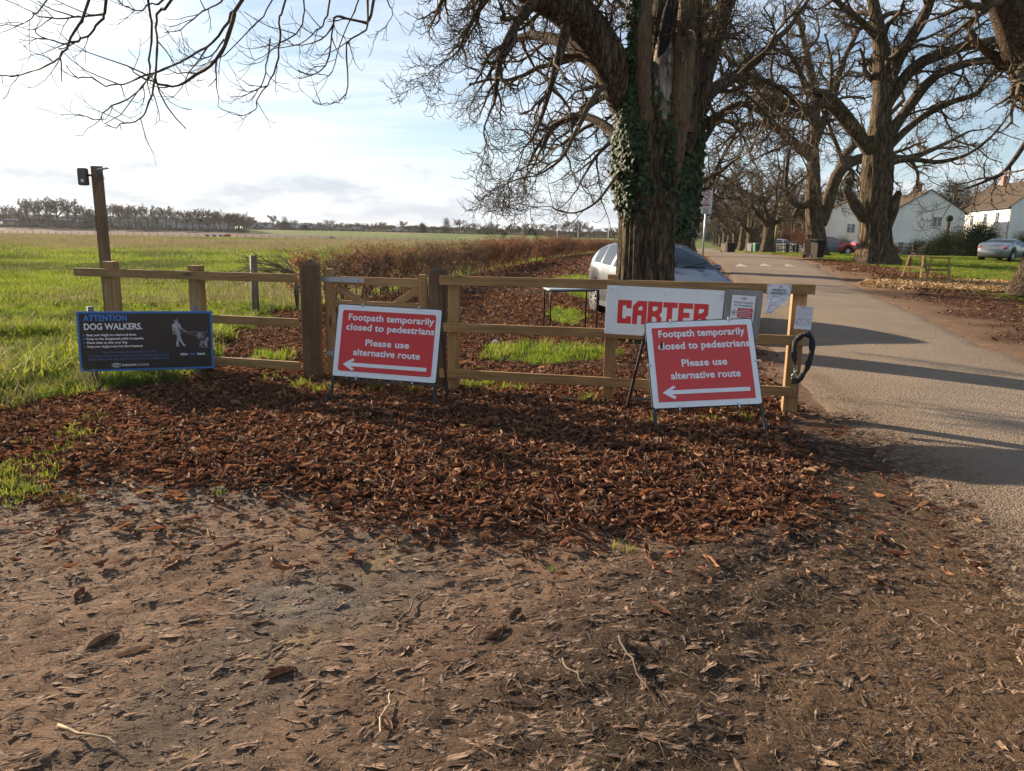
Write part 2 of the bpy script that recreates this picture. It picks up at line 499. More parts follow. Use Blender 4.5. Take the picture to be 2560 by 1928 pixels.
def zones(x, y):
    x = np.asarray(x, float); y = np.asarray(y, float)
    n = fbm(x * .9, y * .9, 21) - .5; n2 = fbm(x * 3.1, y * 3.1, 31) - .5
    nn = n * 1.3 + n2 * .5
    xl = road_l(y); xr = road_r(y); hx = hedge_x(y)
    ylo = np.interp(x, [-6, -3.3, -2.6, -1.6, -1.1, -.6, 0, .9, 1.7, 2.4], [5.0, 4.9, 4.75, 4.62, 4.45, 4.2, 4.05, 3.95, 4.35, 5.2])
    leafF = ss(-.85, .55, y - ylo + nn * 1.1) ** 1.3
    rightb = 1.95 + .12 * (np.minimum(y, 8) - 5)
    leafF = leafF * (1 - ss(-.35, .35, x - rightb + nn * .8))
    # grass field on the left
    xg = np.interp(y, [4.5, 5.5, 6.2, 6.9, 7.4, 7.8, 9, 11, 14, 20], [-9, -6.3, -5.1, -4.25, -3.3, -3.15, -3.6, -4.3, -4.6, -3.3])
    xg = np.where(y > 17, hx - .25, xg)
    field = ss(-.35, .35, xg - x + nn * .9)
    # strip of grass along the foot of the left fence
    strip = ss(-.35, -.1, y - (yfence(x) - .15)) * (1 - ss(.0, .35, y - yfence(x) - .1)) * ss(-.3, .3, -x - 1.9) * ss(-.15, .12, nn)
    path = (1 - field) * ss(-.3, .3, y - yfence(x)) * (1 - ss(-.5, .5, x - xl + .5))
    gp = np.exp(-(((x - .45) / 1.1) ** 2 + ((y - 10.0) / .9) ** 2)) * 1.25
    gp = np.maximum(gp, np.exp(-(((x - 2.0) / .8) ** 2 + ((y - 21) / 4.5) ** 2)) * 1.15)
    gp = np.maximum(gp, np.exp(-(((x + 3.0) / .5) ** 2 + ((y - 9.3) / .6) ** 2)) * .9)
    gp = np.maximum(gp, np.exp(-(((x + .2) / .9) ** 2 + ((y - 7.65) / .35) ** 2)) * .7)
    gp = np.maximum(gp, np.exp(-(((x - 1.0) / .5) ** 2 + ((y - 14.5) / 1.4) ** 2)) * .8)
    gpath = path * ss(.42, .62, gp + nn * .7)
    worn = path * np.exp(-(((x + .1) / 1.3) ** 2 + ((y - 8.3) / .55) ** 2)) * 1.2
    worn = np.maximum(worn, path * ss(0, 1, x - .2) * (1 - ss(9.0, 9.8, y)))
    leafP = path * (1 - np.clip(gpath * 1.1, 0, 1)) * (1 - np.clip(worn, 0, 1) * .8)
    # right side of the road
    s = x - xr
    right = ss(-.2, .5, s)
    lawn = right * ss(-.8, .8, s - np.interp(y, [0, 10, 14, 18, 28, 40, 60], [2.2, 2.2, 2.8, 3.6, 4.2, 2.6, 1.2]) + nn * 2)
    chips = np.clip(1.35 * np.exp(-(((x - 14.2) / 4.2) ** 2 + ((y - 22.3) / 1.9) ** 2) ** 2), 0, 1) * right
    chips = ss(.3, .6, chips + nn * .35)
    lawn = lawn * (1 - chips)
    leafR = right * (1 - lawn) * (1 - chips) * ss(.3, 1.6, s + nn * 2)
    left = (1 - ss(-.6, .1, x - xl)) * (1 - field) * ss(9, 11, y) * ss(-1.6, -.2, x - xl + nn)
    inroad = ss(-.05, .1, x - xl) * (1 - ss(-.1, .05, x - xr))
    leafF = leafF * (1 - field) * (1 - inroad)
    front = (1 - ss(-.3, .3, y - yfence(x)))
    gravel = np.exp(-(((x + 2.1) / 1.1) ** 2 + ((y - 4.4) / .38) ** 2)) * front
    gravel = np.maximum(gravel, .8 * np.exp(-(((x + .9) / .5) ** 2 + ((y - 3.1) / .3) ** 2)))
    gravel = np.maximum(gravel, .7 * np.exp(-(((x - .3) / .8) ** 2 + ((y - 4.0) / .25) ** 2)))
    gravel = np.maximum(gravel, 1.0 * path * np.exp(-(((x + .1) / 1.5) ** 2 + ((y - 8.3) / .5) ** 2)))
    gravel = ss(.3, .75, gravel + nn * .5)
    # dark crumbly bank of rotted leaf mould towards the road
    bx = np.interp(y, [1.5, 2.6, 3.2, 4.2, 5.2, 6.2], [.2, .45, .95, 1.9, 2.35, 2.5])
    mould = np.exp(-((x - bx - nn * .3) / np.interp(y, [1.5, 3, 4.5, 6], [.9, .55, .42, .35])) ** 2) * (1 - ss(5.8, 7.0, y))
    thatch = ss(-.5, .9, x - bx + nn * .8) * (1 - ss(4.5, 8, y))
    return dict(field=field, strip=strip, leafF=leafF, leafP=leafP, gpath=gpath, lawn=lawn, chips=chips, leafR=leafR,
                left=left, inroad=inroad, gravel=gravel, mould=mould, thatch=thatch, right=right, front=front)


def axis(a, b, step, lo, hi, g):
    mid = list(np.arange(a, b + 1e-6, step)); up = []; p = mid[-1]; st = step
    while p < hi: st *= g; p += st; up.append(p)
    dn = []; p = mid[0]; st = step
    while p > lo: st *= g; p -= st; dn.append(p)
    return np.array(dn[::-1] + mid + up)


gx = axis(-3.6, 3.6, .034, -3500, 3500, 1.055)
gy = axis(1.5, 8.5, .036, -60, 4500, 1.042)
X, Yg = np.meshgrid(gx, gy)
Z = gz(X, Yg)
zn = zones(X, Yg)
near = (1 - ss(9, 12, Yg)) * ss(-3, 1, Yg)
# relief: ridges of trodden leaf mould and mud, finer grit; flattened under the road sheet
ang = 0.5
rx = X * cos(ang) + Yg * sin(ang); ry = -X * sin(ang) + Yg * cos(ang)
wx = rx + .35 * (fbm(X * 1.3, Yg * 1.3, 3) - .5); wy = ry + .35 * (fbm(X * 1.3, Yg * 1.3, 4) - .5)
rel = .026 * (fbm(wx * 2.2, wy * 5.5, 41, 4) - .5) + .012 * (fbm(wx * 6, wy * 19, 42, 3) - .5) + .034 * (fbm(X * 1.1, Yg * 1.1, 44, 3) - .5)
rel += .020 * (1 - np.abs(fbm(wx * 7, wy * 15, 45, 3) * 2 - 1)) - .008
rel += zn['mould'] * (.035 + .05 * (fbm(X * 7, Yg * 7, 47, 4) - .5))
rel += zn['leafF'] * (.015 + .03 * (fbm(X * 6, Yg * 6, 48, 3) - .5))
rel += zn['field'] * (.05 * (fbm(X * 2.2, Yg * 2.2, 49, 3) - .3))
rel += zn['chips'] * .12
smooth_far = ss(9, 12, Yg)
relf = zn['chips'] * .08
edge = 1 - ss(-.9, -.15, X - road_l(Yg)) * (1 - ss(.1, .6, X - road_r(Yg)))
Z = Z + (rel * near + relf * smooth_far) * edge - .014 * (1 - edge) * ss(-.1, .15, X - road_l(Yg)) * (1 - ss(-.15, .1, X - road_r(Yg)))
GXI, GYI, GZI = gx, gy, Z


def gzf(x, y):
    "height of the built ground surface, vectorised bilinear"
    x = np.asarray(x, float); y = np.asarray(y, float)
    i = np.clip(np.searchsorted(gx, x) - 1, 0, len(gx) - 2); j = np.clip(np.searchsorted(gy, y) - 1, 0, len(gy) - 2)
    u = (x - gx[i]) / (gx[i + 1] - gx[i]); v = (y - gy[j]) / (gy[j + 1] - gy[j])
    return (Z[j, i] * (1 - u) + Z[j, i + 1] * u) * (1 - v) + (Z[j + 1, i] * (1 - u) + Z[j + 1, i + 1] * u) * v


def gh(x, y): return float(gzf(np.array([x]), np.array([y]))[0])


ny, nx = X.shape
idx = np.arange(nx * ny).reshape(ny, nx)
Fq = np.stack([idx[:-1, :-1], idx[:-1, 1:], idx[1:, 1:], idx[1:, :-1]], -1).reshape(-1, 4)
me = mkmesh('ground', np.stack([X, Yg, Z], -1).reshape(-1, 3), Fq, None, True)


def fattr(me, name, arr, dom='POINT'):
    a = me.attributes.new(name, 'FLOAT', dom); a.data.foreach_set('value', np.asarray(arr, np.float32).ravel())


# far ground: ploughed band and bright pasture beyond the paddock fence
fl = ss(232, 242, Yg + .08 * X) * (X < 60)
ctop = np.interp(X, [-400, -150, -75, -40, 0, 40], [340, 332, 300, 285, 262, 236])
plough = fl * (1 - ss(-4, 4, Yg - ctop)) * ss(-45, -15, -X + 10)
fattr(me, 'plough', plough)
grassall = np.clip(zn['field'] + zn['strip'] + zn['gpath'] + zn['lawn'] + (Yg > 122) * 1.0 + (Yg < -4) * 0, 0, 1)
fattr(me, 'grass', grassall)
fattr(me, 'leaf', np.clip(zn['leafF'] + zn['leafP'] + zn['leafR'] * .9 + zn['left'] * .7, 0, 1) * (1 - (Yg > 122)))
fattr(me, 'gravel', zn['gravel'])
fattr(me, 'mould', np.clip(zn['mould'], 0, 1))
la = np.array(((480 - 0), 0)); p_a = np.array(gt(470, 1870)); p_b = np.array(gt(1015, 1360)); ld = (p_b - p_a) / np.linalg.norm(p_b - p_a)
ds = np.abs((X - p_a[0]) * ld[1] - (Yg - p_a[1]) * ld[0]); al = (X - p_a[0]) * ld[0] + (Yg - p_a[1]) * ld[1]
fattr(me, 'oldline', (ds < .055) * (al > -.1) * (al < np.linalg.norm(p_b - p_a)) * ss(.47, .56, fbm(X * 2.6, Yg * 2.6, 131)))
fattr(me, 'tarpatch', ss(.1, .5, np.exp(-((ds / .35) ** 2)) * (al > -.3) * (al < 3.4) * fbm(X * 3, Yg * 3, 133) * 1.2))
fattr(me, 'thatch', np.clip(zn['thatch'] + zn['right'] * .7, 0, 1))
fattr(me, 'chips', zn['chips'])
gm = mat('ground_earth', (.2, .15, .1), .95, spec=.12); t = NT(gm)
v = t.coord((1, 1, 1))
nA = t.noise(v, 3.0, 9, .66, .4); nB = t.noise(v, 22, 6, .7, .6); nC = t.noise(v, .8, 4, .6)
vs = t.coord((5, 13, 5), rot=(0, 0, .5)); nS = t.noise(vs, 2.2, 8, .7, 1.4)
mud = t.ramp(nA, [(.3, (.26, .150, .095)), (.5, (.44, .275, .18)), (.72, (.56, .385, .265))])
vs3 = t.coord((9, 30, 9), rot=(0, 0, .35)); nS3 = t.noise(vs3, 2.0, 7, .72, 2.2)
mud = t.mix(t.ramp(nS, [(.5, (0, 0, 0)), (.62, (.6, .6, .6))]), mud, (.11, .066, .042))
mud = t.mix(t.ramp(nS3, [(.42, (0, 0, 0)), (.50, (.55, .55, .55)), (.58, (0, 0, 0))]), mud, (.085, .052, .034))  # crevice lines darkened: micro shadows of the matted mud put into its colour
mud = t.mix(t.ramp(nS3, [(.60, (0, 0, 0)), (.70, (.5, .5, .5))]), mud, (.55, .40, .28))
tha = t.ramp(nB, [(.35, (.11, .064, .036)), (.55, (.28, .172, .100)), (.75, (.42, .275, .17))])
grav = t.ramp(nB, [(.35, (.16, .13, .11)), (.6, (.33, .29, .25)), (.8, (.45, .41, .36))])
mld = t.ramp(nB, [(.35, (.022, .016, .012)), (.6, (.06, .042, .03)), (.8, (.13, .09, .06))])
lf = t.ramp(nB, [(.35, (.05, .024, .014)), (.6, (.13, .06, .034)), (.8, (.20, .10, .055))])
gr = t.ramp(nB, [(.35, (.06, .085, .014)), (.6, (.12, .175, .022)), (.8, (.17, .21, .04))])
nF = t.noise(t.coord((.02, .006, .1)), 1.0, 6, .65); nG = t.noise(t.coord((.35, .12, .1)), 1.0, 5, .65)
gr = t.mix(t.ramp(nF, [(.46, (0, 0, 0)), (.6, (.75, .75, .75))]), gr, (.20, .16, .085))
gr = t.mix(t.ramp(nG, [(.5, (0, 0, 0)), (.7, (.4, .4, .4))]), gr, (.14, .13, .05))
pl = t.ramp(nF, [(.3, (.095, .06, .042)), (.7, (.15, .10, .075))])
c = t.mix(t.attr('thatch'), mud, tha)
c = t.mix(t.math('MULTIPLY', t.attr('tarpatch'), .6), c, t.ramp(nB, [(.35, (.10, .085, .07)), (.7, (.24, .205, .17))]))
c = t.mix(t.math('MULTIPLY', t.attr('oldline'), .6), c, (.50, .37, .20))
c = t.mix(t.math('MULTIPLY', t.attr('gravel'), .75), c, grav)
c = t.mix(t.math('MULTIPLY', t.attr('mould'), .85), c, mld)
c = t.mix(t.attr('leaf'), c, lf)
c = t.mix(t.attr('chips'), c, t.ramp(nB, [(.35, (.22, .12, .05)), (.7, (.5, .32, .15))]))
c = t.mix(t.attr('grass'), c, gr)
c = t.mix(t.attr('plough'), c, pl)
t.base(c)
nD = t.noise(v, 75, 4, .7, .8); vs2 = t.coord((14, 40, 14), rot=(0, 0, .35)); nS2 = t.noise(vs2, 2.0, 5, .65, 1.8)
hgt = t.math('ADD', t.math('MULTIPLY', nA, .5), t.math('ADD', t.math('MULTIPLY', nB, .40), t.math('ADD', t.math('MULTIPLY', nS, .6), t.math('ADD', t.math('MULTIPLY', nD, .16), t.math('ADD', t.math('MULTIPLY', nS2, .3), t.math('MULTIPLY', nS3, .7))))))
t.bump(hgt, 1.0, .10)
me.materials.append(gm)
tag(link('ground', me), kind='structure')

# road: one sheet over the levelled ground, ragged edges
ys = np.concatenate([np.arange(-10, 30, .12), np.arange(30, 135, .6)])
NR = 22
uu = np.linspace(0, 1, NR)
XL = road_l(ys) + .22 * (fbm(ys * 2.1, ys * 0, 61) - .5) + .12 * (fbm(ys * 9, ys * 0, 62) - .5)
XR = road_r(ys) + .25 * (fbm(ys * 1.7, ys * 0, 63) - .5)
Xr = XL[:, None] * (1 - uu) + XR[:, None] * uu
Yr = np.repeat(ys[:, None], NR, 1)
hump = .07 * np.exp(-((Yr - 33.6 - (.18 * (Xr - 10))) / .9) ** 2)
crown = .03 * (1 - (2 * uu - 1) ** 2)[None, :]
fade = np.where((uu[None, :] < .01) | (uu[None, :] > .99), -.03, 0)
Zr = gz(Xr, Yr) + .008 + crown + hump + fade
i2 = np.arange(Xr.size).reshape(Xr.shape)
rme = mkmesh('road', np.stack([Xr, Yr, Zr], -1).reshape(-1, 3), np.stack([i2[:-1, :-1], i2[:-1, 1:], i2[1:, 1:], i2[1:, :-1]], -1).reshape(-1, 4), None, True)
fattr(rme, 'edge', np.repeat(np.exp(-((uu[None, :]) / .22) ** 2) + .8 * np.exp(-((1 - uu[None, :]) / .1) ** 2), len(ys), 0))
rm = mat('road_asphalt', (.16, .14, .12), .95, spec=.15); t = NT(rm); v = t.coord((1, 1, 1))
vo = t.node('ShaderNodeTexVoronoi'); vo.inputs['Scale'].default_value = 70; t.l.new(v, vo.inputs['Vector'])
vr = t.node('ShaderNodeTexVoronoi'); vr.inputs['Scale'].default_value = 28; t.l.new(v, vr.inputs['Vector'])
n1 = t.noise(v, .7, 6, .65, .4); n3 = t.noise(v, 7, 6, .7)
c = t.ramp(n1, [(.3, (.26, .198, .142)), (.6, (.36, .270, .188)), (.75, (.42, .32, .22))])
c = t.mix(t.ramp(vo.outputs['Distance'], [(.15, (0, 0, 0)), (.6, (.6, .6, .6))]), c, (.12, .10, .08))
e = t.math('MULTIPLY', t.attr('edge'), t.ramp(n3, [(.3, (0, 0, 0)), (.6, (1, 1, 1))]))
c = t.mix(e, c, t.ramp(n3, [(.35, (.10, .065, .04)), (.6, (.20, .135, .09))]))
lng = t.noise(t.coord((2.2, .35, 1)), 1.0, 5, .6)
c = t.mix(t.ramp(lng, [(.52, (0, 0, 0)), (.72, (.5, .5, .5))]), c, (.24, .19, .15))
t.base(c)
hh = t.math('SUBTRACT', t.math('MULTIPLY', n3, .4), t.math('ADD', t.math('MULTIPLY', vo.outputs['Distance'], .5), t.math('MULTIPLY', vr.outputs['Distance'], .35)))
t.bump(hh, 1.0, .014)
rme.materials.append(rm)
road = tag(link('road', rme), kind='structure')
# painted speed-hump triangles
TRI = mat('road_paint', (.56, .55, .50), .7); tt = NT(TRI)
tt.base(tt.mix(tt.ramp(tt.noise(tt.coord((1, 1, 1)), 9, 6, .7), [(.45, (0, 0, 0)), (.7, (.7, .7, .7))]), (.42, .38, .32), (.30, .25, .2)))


def road_z(x, y):
    u = (x - road_l(y)) / (road_r(y) - road_l(y))
    return gz1(x, y) + .008 + .03 * (1 - (2 * u - 1) ** 2) + .07 * exp(-((y - 33.6 - (.18 * (x - 10))) / .9) ** 2)


for px in (1853, 1917, 1983):
    x0, y0 = at(px, 667, 32.2)[:2]; V = []; F = []
    y0 += .18 * (x0 - 10); nst = 8
    for k in range(nst + 1):
        w = .60 * (1 - k / nst); yy = y0 + 1.25 * k / nst
        for sx in (-1, 0, 1):
            xx = x0 + .2 * (yy - y0) + sx * w / 2; V.append((xx, yy, road_z(xx, yy) + .008))
    for k in range(nst):
        for a in (0, 1): F.append((k * 3 + a, k * 3 + a + 1, k * 3 + a + 4, k * 3 + a + 3))
    o = link('hump_marking', mkmesh('hump_marking', V, F, TRI), road)

# ------------------------------------------------------------------ scatter by instancing (uncountable ground cover)
def scatter(name, P, R, S, variants, I=None, parent=None, kind='stuff', label=None, cat=None):
    me = bpy.data.meshes.new(name)
    n = len(P); me.vertices.add(n); me.vertices.foreach_set('co', np.asarray(P, np.float32).ravel())
    a = me.attributes.new('rot', 'FLOAT_VECTOR', 'POINT'); a.data.foreach_set('vector', np.asarray(R, np.float32).ravel())
    a = me.attributes.new('scl', 'FLOAT', 'POINT'); a.data.foreach_set('value', np.asarray(S, np.float32).ravel())
    a = me.attributes.new('idx', 'INT', 'POINT')
    if I is None: I = RNG.integers(0, len(variants), n)
    a.data.foreach_set('value', np.asarray(I, np.int32).ravel())
    o = link(name, me, parent)
    col = bpy.data.collections.new(name + '_shapes')
    for k, vm in enumerate(variants):
        vo_ = bpy.data.objects.new('%s_shape_%02d' % (name, k), vm); col.objects.link(vo_)
    ng = bpy.data.node_groups.new(name + '_nodes', 'GeometryNodeTree')
    ng.interface.new_socket(name='Geometry', in_out='INPUT', socket_type='NodeSocketGeometry')
    ng.interface.new_socket(name='Geometry', in_out='OUTPUT', socket_type='NodeSocketGeometry')
    N, L = ng.nodes, ng.links
    gi = N.new('NodeGroupInput'); go = N.new('NodeGroupOutput')
    ci = N.new('GeometryNodeCollectionInfo'); ci.inputs['Collection'].default_value = col
    ci.inputs['Separate Children'].default_value = True; ci.inputs['Reset Children'].default_value = True
    ip = N.new('GeometryNodeInstanceOnPoints'); ip.inputs['Pick Instance'].default_value = True

    def na(nm, ty):
        q = N.new('GeometryNodeInputNamedAttribute'); q.data_type = ty; q.inputs['Name'].default_value = nm; return q.outputs['Attribute']
    L.new(gi.outputs[0], ip.inputs['Points']); L.new(ci.outputs[0], ip.inputs['Instance'])
    L.new(na('idx', 'INT'), ip.inputs['Instance Index'])
    er = N.new('FunctionNodeEulerToRotation'); L.new(na('rot', 'FLOAT_VECTOR'), er.inputs[0]); L.new(er.outputs[0], ip.inputs['Rotation'])
    L.new(na('scl', 'FLOAT'), ip.inputs['Scale']); L.new(ip.outputs[0], go.inputs[0])
    mod = o.modifiers.new('scatter', 'NODES'); mod.node_group = ng
    return tag(o, label, cat, kind=kind)


def rot_to_normal_yaw(n, tilt):
    return np.stack([RNG.normal(0, tilt, n), RNG.normal(0, tilt, n), RNG.uniform(0, 2 * pi, n)], 1)


def leaf_mat(name, stops, rough=.6, trans=.25, n=None):
    m = mat(name, (.2, .1, .05), rough, spec=.35); t = NT(m)
    oi = t.node('ShaderNodeObjectInfo'); c = t.ramp(oi.outputs['Random'], stops)
    nn_ = t.noise(t.coord((1, 1, 1)), 45, 4, .65); c = t.mix(t.ramp(nn_, [(.35, (.55, .55, .55)), (.65, (0, 0, 0))]), c, tuple(.4 * q for q in stops[0][1]))
    t.base(c)
    tr = t.node('ShaderNodeBsdfTranslucent'); t.l.new(c, tr.inputs[0]); ms = t.node('ShaderNodeMixShader'); ms.inputs[0].default_value = trans
    out = [q for q in t.n if q.type == 'OUTPUT_MATERIAL'][0]
    t.l.new(t.b.outputs[0], ms.inputs[1]); t.l.new(tr.outputs[0], ms.inputs[2]); t.l.new(ms.outputs[0], out.inputs[0])
    return m


LEAFM = leaf_mat('dead_leaf', [(0, (.06, .030, .020)), (.3, (.155, .066, .036)), (.6, (.28, .110, .052)), (.82, (.40, .195, .098)), (.95, (.40, .26, .155)), (1, (.45, .15, .035))], .8, .25)
FRAGM = leaf_mat('trodden_leaf', [(0, (.12, .076, .05)), (.25, (.24, .145, .090)), (.8, (.35, .22, .142)), (1, (.45, .30, .195))], .9, .1)
STALKM = leaf_mat('leaf_stalk', [(0, (.05, .032, .02)), (.6, (.19, .125, .075)), (.9, (.36, .25, .15)), (1, (.5, .37, .22))], .7, .05)
STONEM = leaf_mat('pebble', [(0, (.14, .11, .09)), (.5, (.26, .22, .18)), (1, (.40, .36, .31))], .85, .0)
GRASSM = leaf_mat('grass_blade', [(0, (.11, .18, .012)), (.5, (.20, .265, .024)), (.85, (.31, .34, .045)), (1, (.36, .31, .09))], .6, .6)
GRASSD = leaf_mat('dry_grass_blade', [(0, (.19, .15, .07)), (.5, (.27, .21, .11)), (1, (.36, .29, .17))], .6, .4)
CHIPM = leaf_mat('wood_chip', [(0, (.30, .16, .06)), (.5, (.50, .30, .12)), (1, (.66, .47, .25))], .7, .05)


def leaf_mesh(rng, L, W, curl, fold, twist, nu=7, nv=4, m=LEAFM):
    V = []; F = []
    for i in range(nu + 1):
        u = i / nu; w = W * (sin(pi * u ** .8) ** .75 + .02) * (.55 + .7 * u)
        a = curl * (u - .5); cz = (1 - cos(a)) / max(abs(curl), .2) * L * (1 if curl > 0 else 1); cx = sin(a) / max(abs(curl), .2) * L if abs(curl) > .2 else (u - .5) * L
        for j in range(nv + 1):
            s = (j / nv - .5) * 2; th = fold * abs(s)
            y = s * w * .5 * cos(th * .9); z = abs(s) * w * .5 * sin(th)
            tw = twist * (u - .5); y, z = y * cos(tw) - z * sin(tw), y * sin(tw) + z * cos(tw)
            V.append((cx, y + rng.uniform(-1, 1) * .002, z + cz + rng.uniform(-1, 1) * W * .06))
    for i in range(nu):
        for j in range(nv):
            a = i * (nv + 1) + j; F.append((a, a + 1, a + nv + 2, a + nv + 1))
    V = np.array(V); V[:, 2] -= V[:, 2].min()
    return mkmesh('dead_leaf_shape', V, F, m, True)


rg = random.Random(5)
LEAFV = [leaf_mesh(rg, rg.uniform(.09, .15), rg.uniform(.04, .075), rg.uniform(-.6, 2.8), rg.uniform(.3, 2.1), rg.uniform(-1.8, 1.8), 7, 6) for _ in range(11)]
def frag_mesh(rng, L, W):
    "flattened torn piece of leaf, rumpled along its veins, ragged outline"
    n = 13; V = [(0, 0, .004)]; F = []; a0 = rng.uniform(0, 6.28)
    for ring, f in ((0, .5), (1, 1.0)):
        for i in range(n):
            a = 2 * pi * i / n; r = f * (1 + (rng.uniform(-.38, .2) if ring else rng.uniform(-.12, .12))); x = L / 2 * r * cos(a); y = W / 2 * r * sin(a)
            V.append((x, y, .003 + .0022 * sin(y * 260 + a0) + (rng.uniform(-.004, .004) if ring else rng.uniform(-.001, .003))))
    for i in range(n):
        j = (i + 1) % n; F += [(0, 1 + i, 1 + j), (1 + i, 1 + n + i, 1 + n + j, 1 + j)]
    return mkmesh('leaf_fragment_shape', V, F, FRAGM)


FRAGV = [frag_mesh(rg, rg.uniform(.05, .16), rg.uniform(.014, .034)) for _ in range(8)] + [frag_mesh(rg, rg.uniform(.07, .16), rg.uniform(.04, .07)) for _ in range(3)]


def stalk_mesh(rng, L, r, m=STALKM):
    p = []; d = 0; x = y = 0
    for i in range(6):
        p.append((x, y, r + .004 * sin(i * 1.3) + .004)); d += rng.uniform(-.35, .35); x += cos(d) * L / 5; y += sin(d) * L / 5
    b = MB(); b.tube(p, [r * (1 - .1 * i) for i in range(6)], 4); return mkmesh('stalk_shape', b.v, b.f, m, True)


STALKV = [stalk_mesh(rg, rg.uniform(.06, .16), rg.uniform(.0011, .0022)) for _ in range(6)]


def pebble_mesh(rng):
    b = MB(); b.ell((0, 0, .2), (1, rng.uniform(.6, .9), rng.uniform(.4, .6)), 7, 5); return mkmesh('pebble_shape', b.v, b.f, STONEM, True)


PEBV = [pebble_mesh(rg) for _ in range(3)]


def tuft_mesh(rng, nb, h, spread, w, m=GRASSM, lean=.5):
    V = []; F = []
    for k in range(nb):
        a = rng.uniform(0, 2 * pi); r = spread * sqrt(rng.random()); x, y = r * cos(a), r * sin(a)
        la = rng.uniform(0, 2 * pi); ln = rng.uniform(.15, 1) * lean; hh_ = h * rng.uniform(.5, 1.1); fa = rng.uniform(0, pi)
        wx_, wy_ = cos(fa) * w, sin(fa) * w; k0 = len(V); z = -.01
        for q, (f, ww) in enumerate(((0, 1), (.4, .85), (.75, .55), (1, 0))):
            dx = cos(la) * hh_ * ln * f * f; dy = sin(la) * hh_ * ln * f * f; zz = z + hh_ * f * (1 - .25 * ln * f)
            if ww > 0: V += [(x + dx - wx_ * ww, y + dy - wy_ * ww, zz), (x + dx + wx_ * ww, y + dy + wy_ * ww, zz)]
            else: V.append((x + dx, y + dy, zz))
        F += [(k0, k0 + 1, k0 + 3, k0 + 2), (k0 + 2, k0 + 3, k0 + 5, k0 + 4), (k0 + 4, k0 + 5, k0 + 6)]
    return mkmesh('grass_tuft_shape', V, F, m)


TUFTV = [tuft_mesh(rg, 26, .11, .10, .0035) for _ in range(4)] + [tuft_mesh(rg, 20, .19, .10, .004, lean=.9) for _ in range(3)] + [tuft_mesh(rg, 16, .26, .12, .0028, GRASSD, .7) for _ in range(2)]
GRASSK = leaf_mat('dark_grass_blade', [(0, (.05, .085, .012)), (.6, (.09, .13, .018)), (1, (.17, .17, .05))], .6, .45)
TUFTV += [tuft_mesh(rg, 30, .16, .11, .004, GRASSK, .8) for _ in range(2)]
TUFTF = [tuft_mesh(rg, 60, .16, .45, .007, lean=.6) for _ in range(3)] + [tuft_mesh(rg, 40, .24, .45, .005, GRASSD, .5) for _ in range(2)] + [tuft_mesh(rg, 60, .2, .42, .007, GRASSK, .7)]


def rnd_pts(n, x0, x1, y0, y1): return RNG.uniform(x0, x1, n), RNG.uniform(y0, y1, n)


def view_ok(x, y, m=.06):
    return (np.abs(x) < (.70 + m) * (y + .6) + .4 + .5 * (y < 14)) & (y > 1.0)


# dead leaves, dense in front of the fence
x, y = rnd_pts(150000, -6.0, 2.9, 3.3, 8.6)
z_ = zones(x, y); dens = z_['leafF'] * (.95 + 0 * x) + z_['leafP'] * 1.0 + .03 * (1 - z_['leafF']) * (1 - z_['field']) + z_['field'] * .03
dens = dens * (1 - .8 * z_['strip'])
k = (RNG.random(len(x)) < dens) & view_ok(x, y)
x, y = x[k], y[k]
x2, y2 = rnd_pts(95000, -5, 12, 8.4, 60); z2 = zones(x2, y2)
k = (RNG.random(len(x2)) < (z2['leafP'] * 1.3 + z2['left'] * .4) * np.clip(16 / y2, .35, 1)) & view_ok(x2, y2)
x4, y4 = rnd_pts(75000, -5, 4.5, 8.6, 18); z4 = zones(x4, y4); k4 = (RNG.random(len(x4)) < (z4['leafP'] * .85 + z4['left'] * .3) * np.clip(11 / y4, .3, 1)) & view_ok(x4, y4)
x3, y3 = rnd_pts(70000, 5, 24, 8, 44); z3 = zones(x3, y3)
k3 = (RNG.random(len(x3)) < (z3['leafR'] * .9 + z3['left'] * .4 + z3['lawn'] * .03)) & view_ok(x3, y3)
x = np.concatenate([x, x2[k], x3[k3], x4[k4]]); y = np.concatenate([y, y2[k], y3[k3], y4[k4]])
n = len(x)
R = rot_to_normal_yaw(n, .45) * np.stack([np.where(zones(x, y)['leafF'] + (y > 8) > .35, 1, .3)] * 2 + [np.ones(n)], 1); S = np.where(RNG.random(n) < .07, RNG.uniform(.7, 1.05, n), RNG.uniform(.20, .62, n)) * np.clip(y / 14, 1, 1.9)
scatter('leaf_litter', np.stack([x, y, gzf(x, y) + RNG.uniform(-.004, .03, n) * (y < 9) * .8 + .002], 1), R, S, LEAFV)

# trodden fragments and stalks on the mud
x, y = rnd_pts(310000, -4.6, 4.4, 1.1, 6.8); z_ = zones(x, y)
k = (RNG.random(len(x)) < (1 - z_['leafF']) * (1 - .96 * ss(.0, 1.0, x - road_l(y))) * (1 - z_['field']) * np.where(z_['thatch'] > .5, .30, .44) * (.05 + 1.9 * np.clip(fbm(x * 1.1, y * 1.6, 77) - .12, 0, 1))) & view_ok(x, y)
x, y = x[k], y[k]; n = len(x)
scatter('trodden_leaves', np.stack([x, y, np.where(x > road_l(y) - .05, gz(x, y) + .016, gzf(x, y) + RNG.uniform(-.007, .000, n))], 1), np.stack([RNG.normal(0, .09, n), RNG.normal(0, .09, n), RNG.normal(.35, .5, n)], 1), .16 + .75 * RNG.random(n) ** 2.6, FRAGV)
x, y = rnd_pts(400000, -4.6, 5.2, 1.1, 8.8); z_ = zones(x, y)
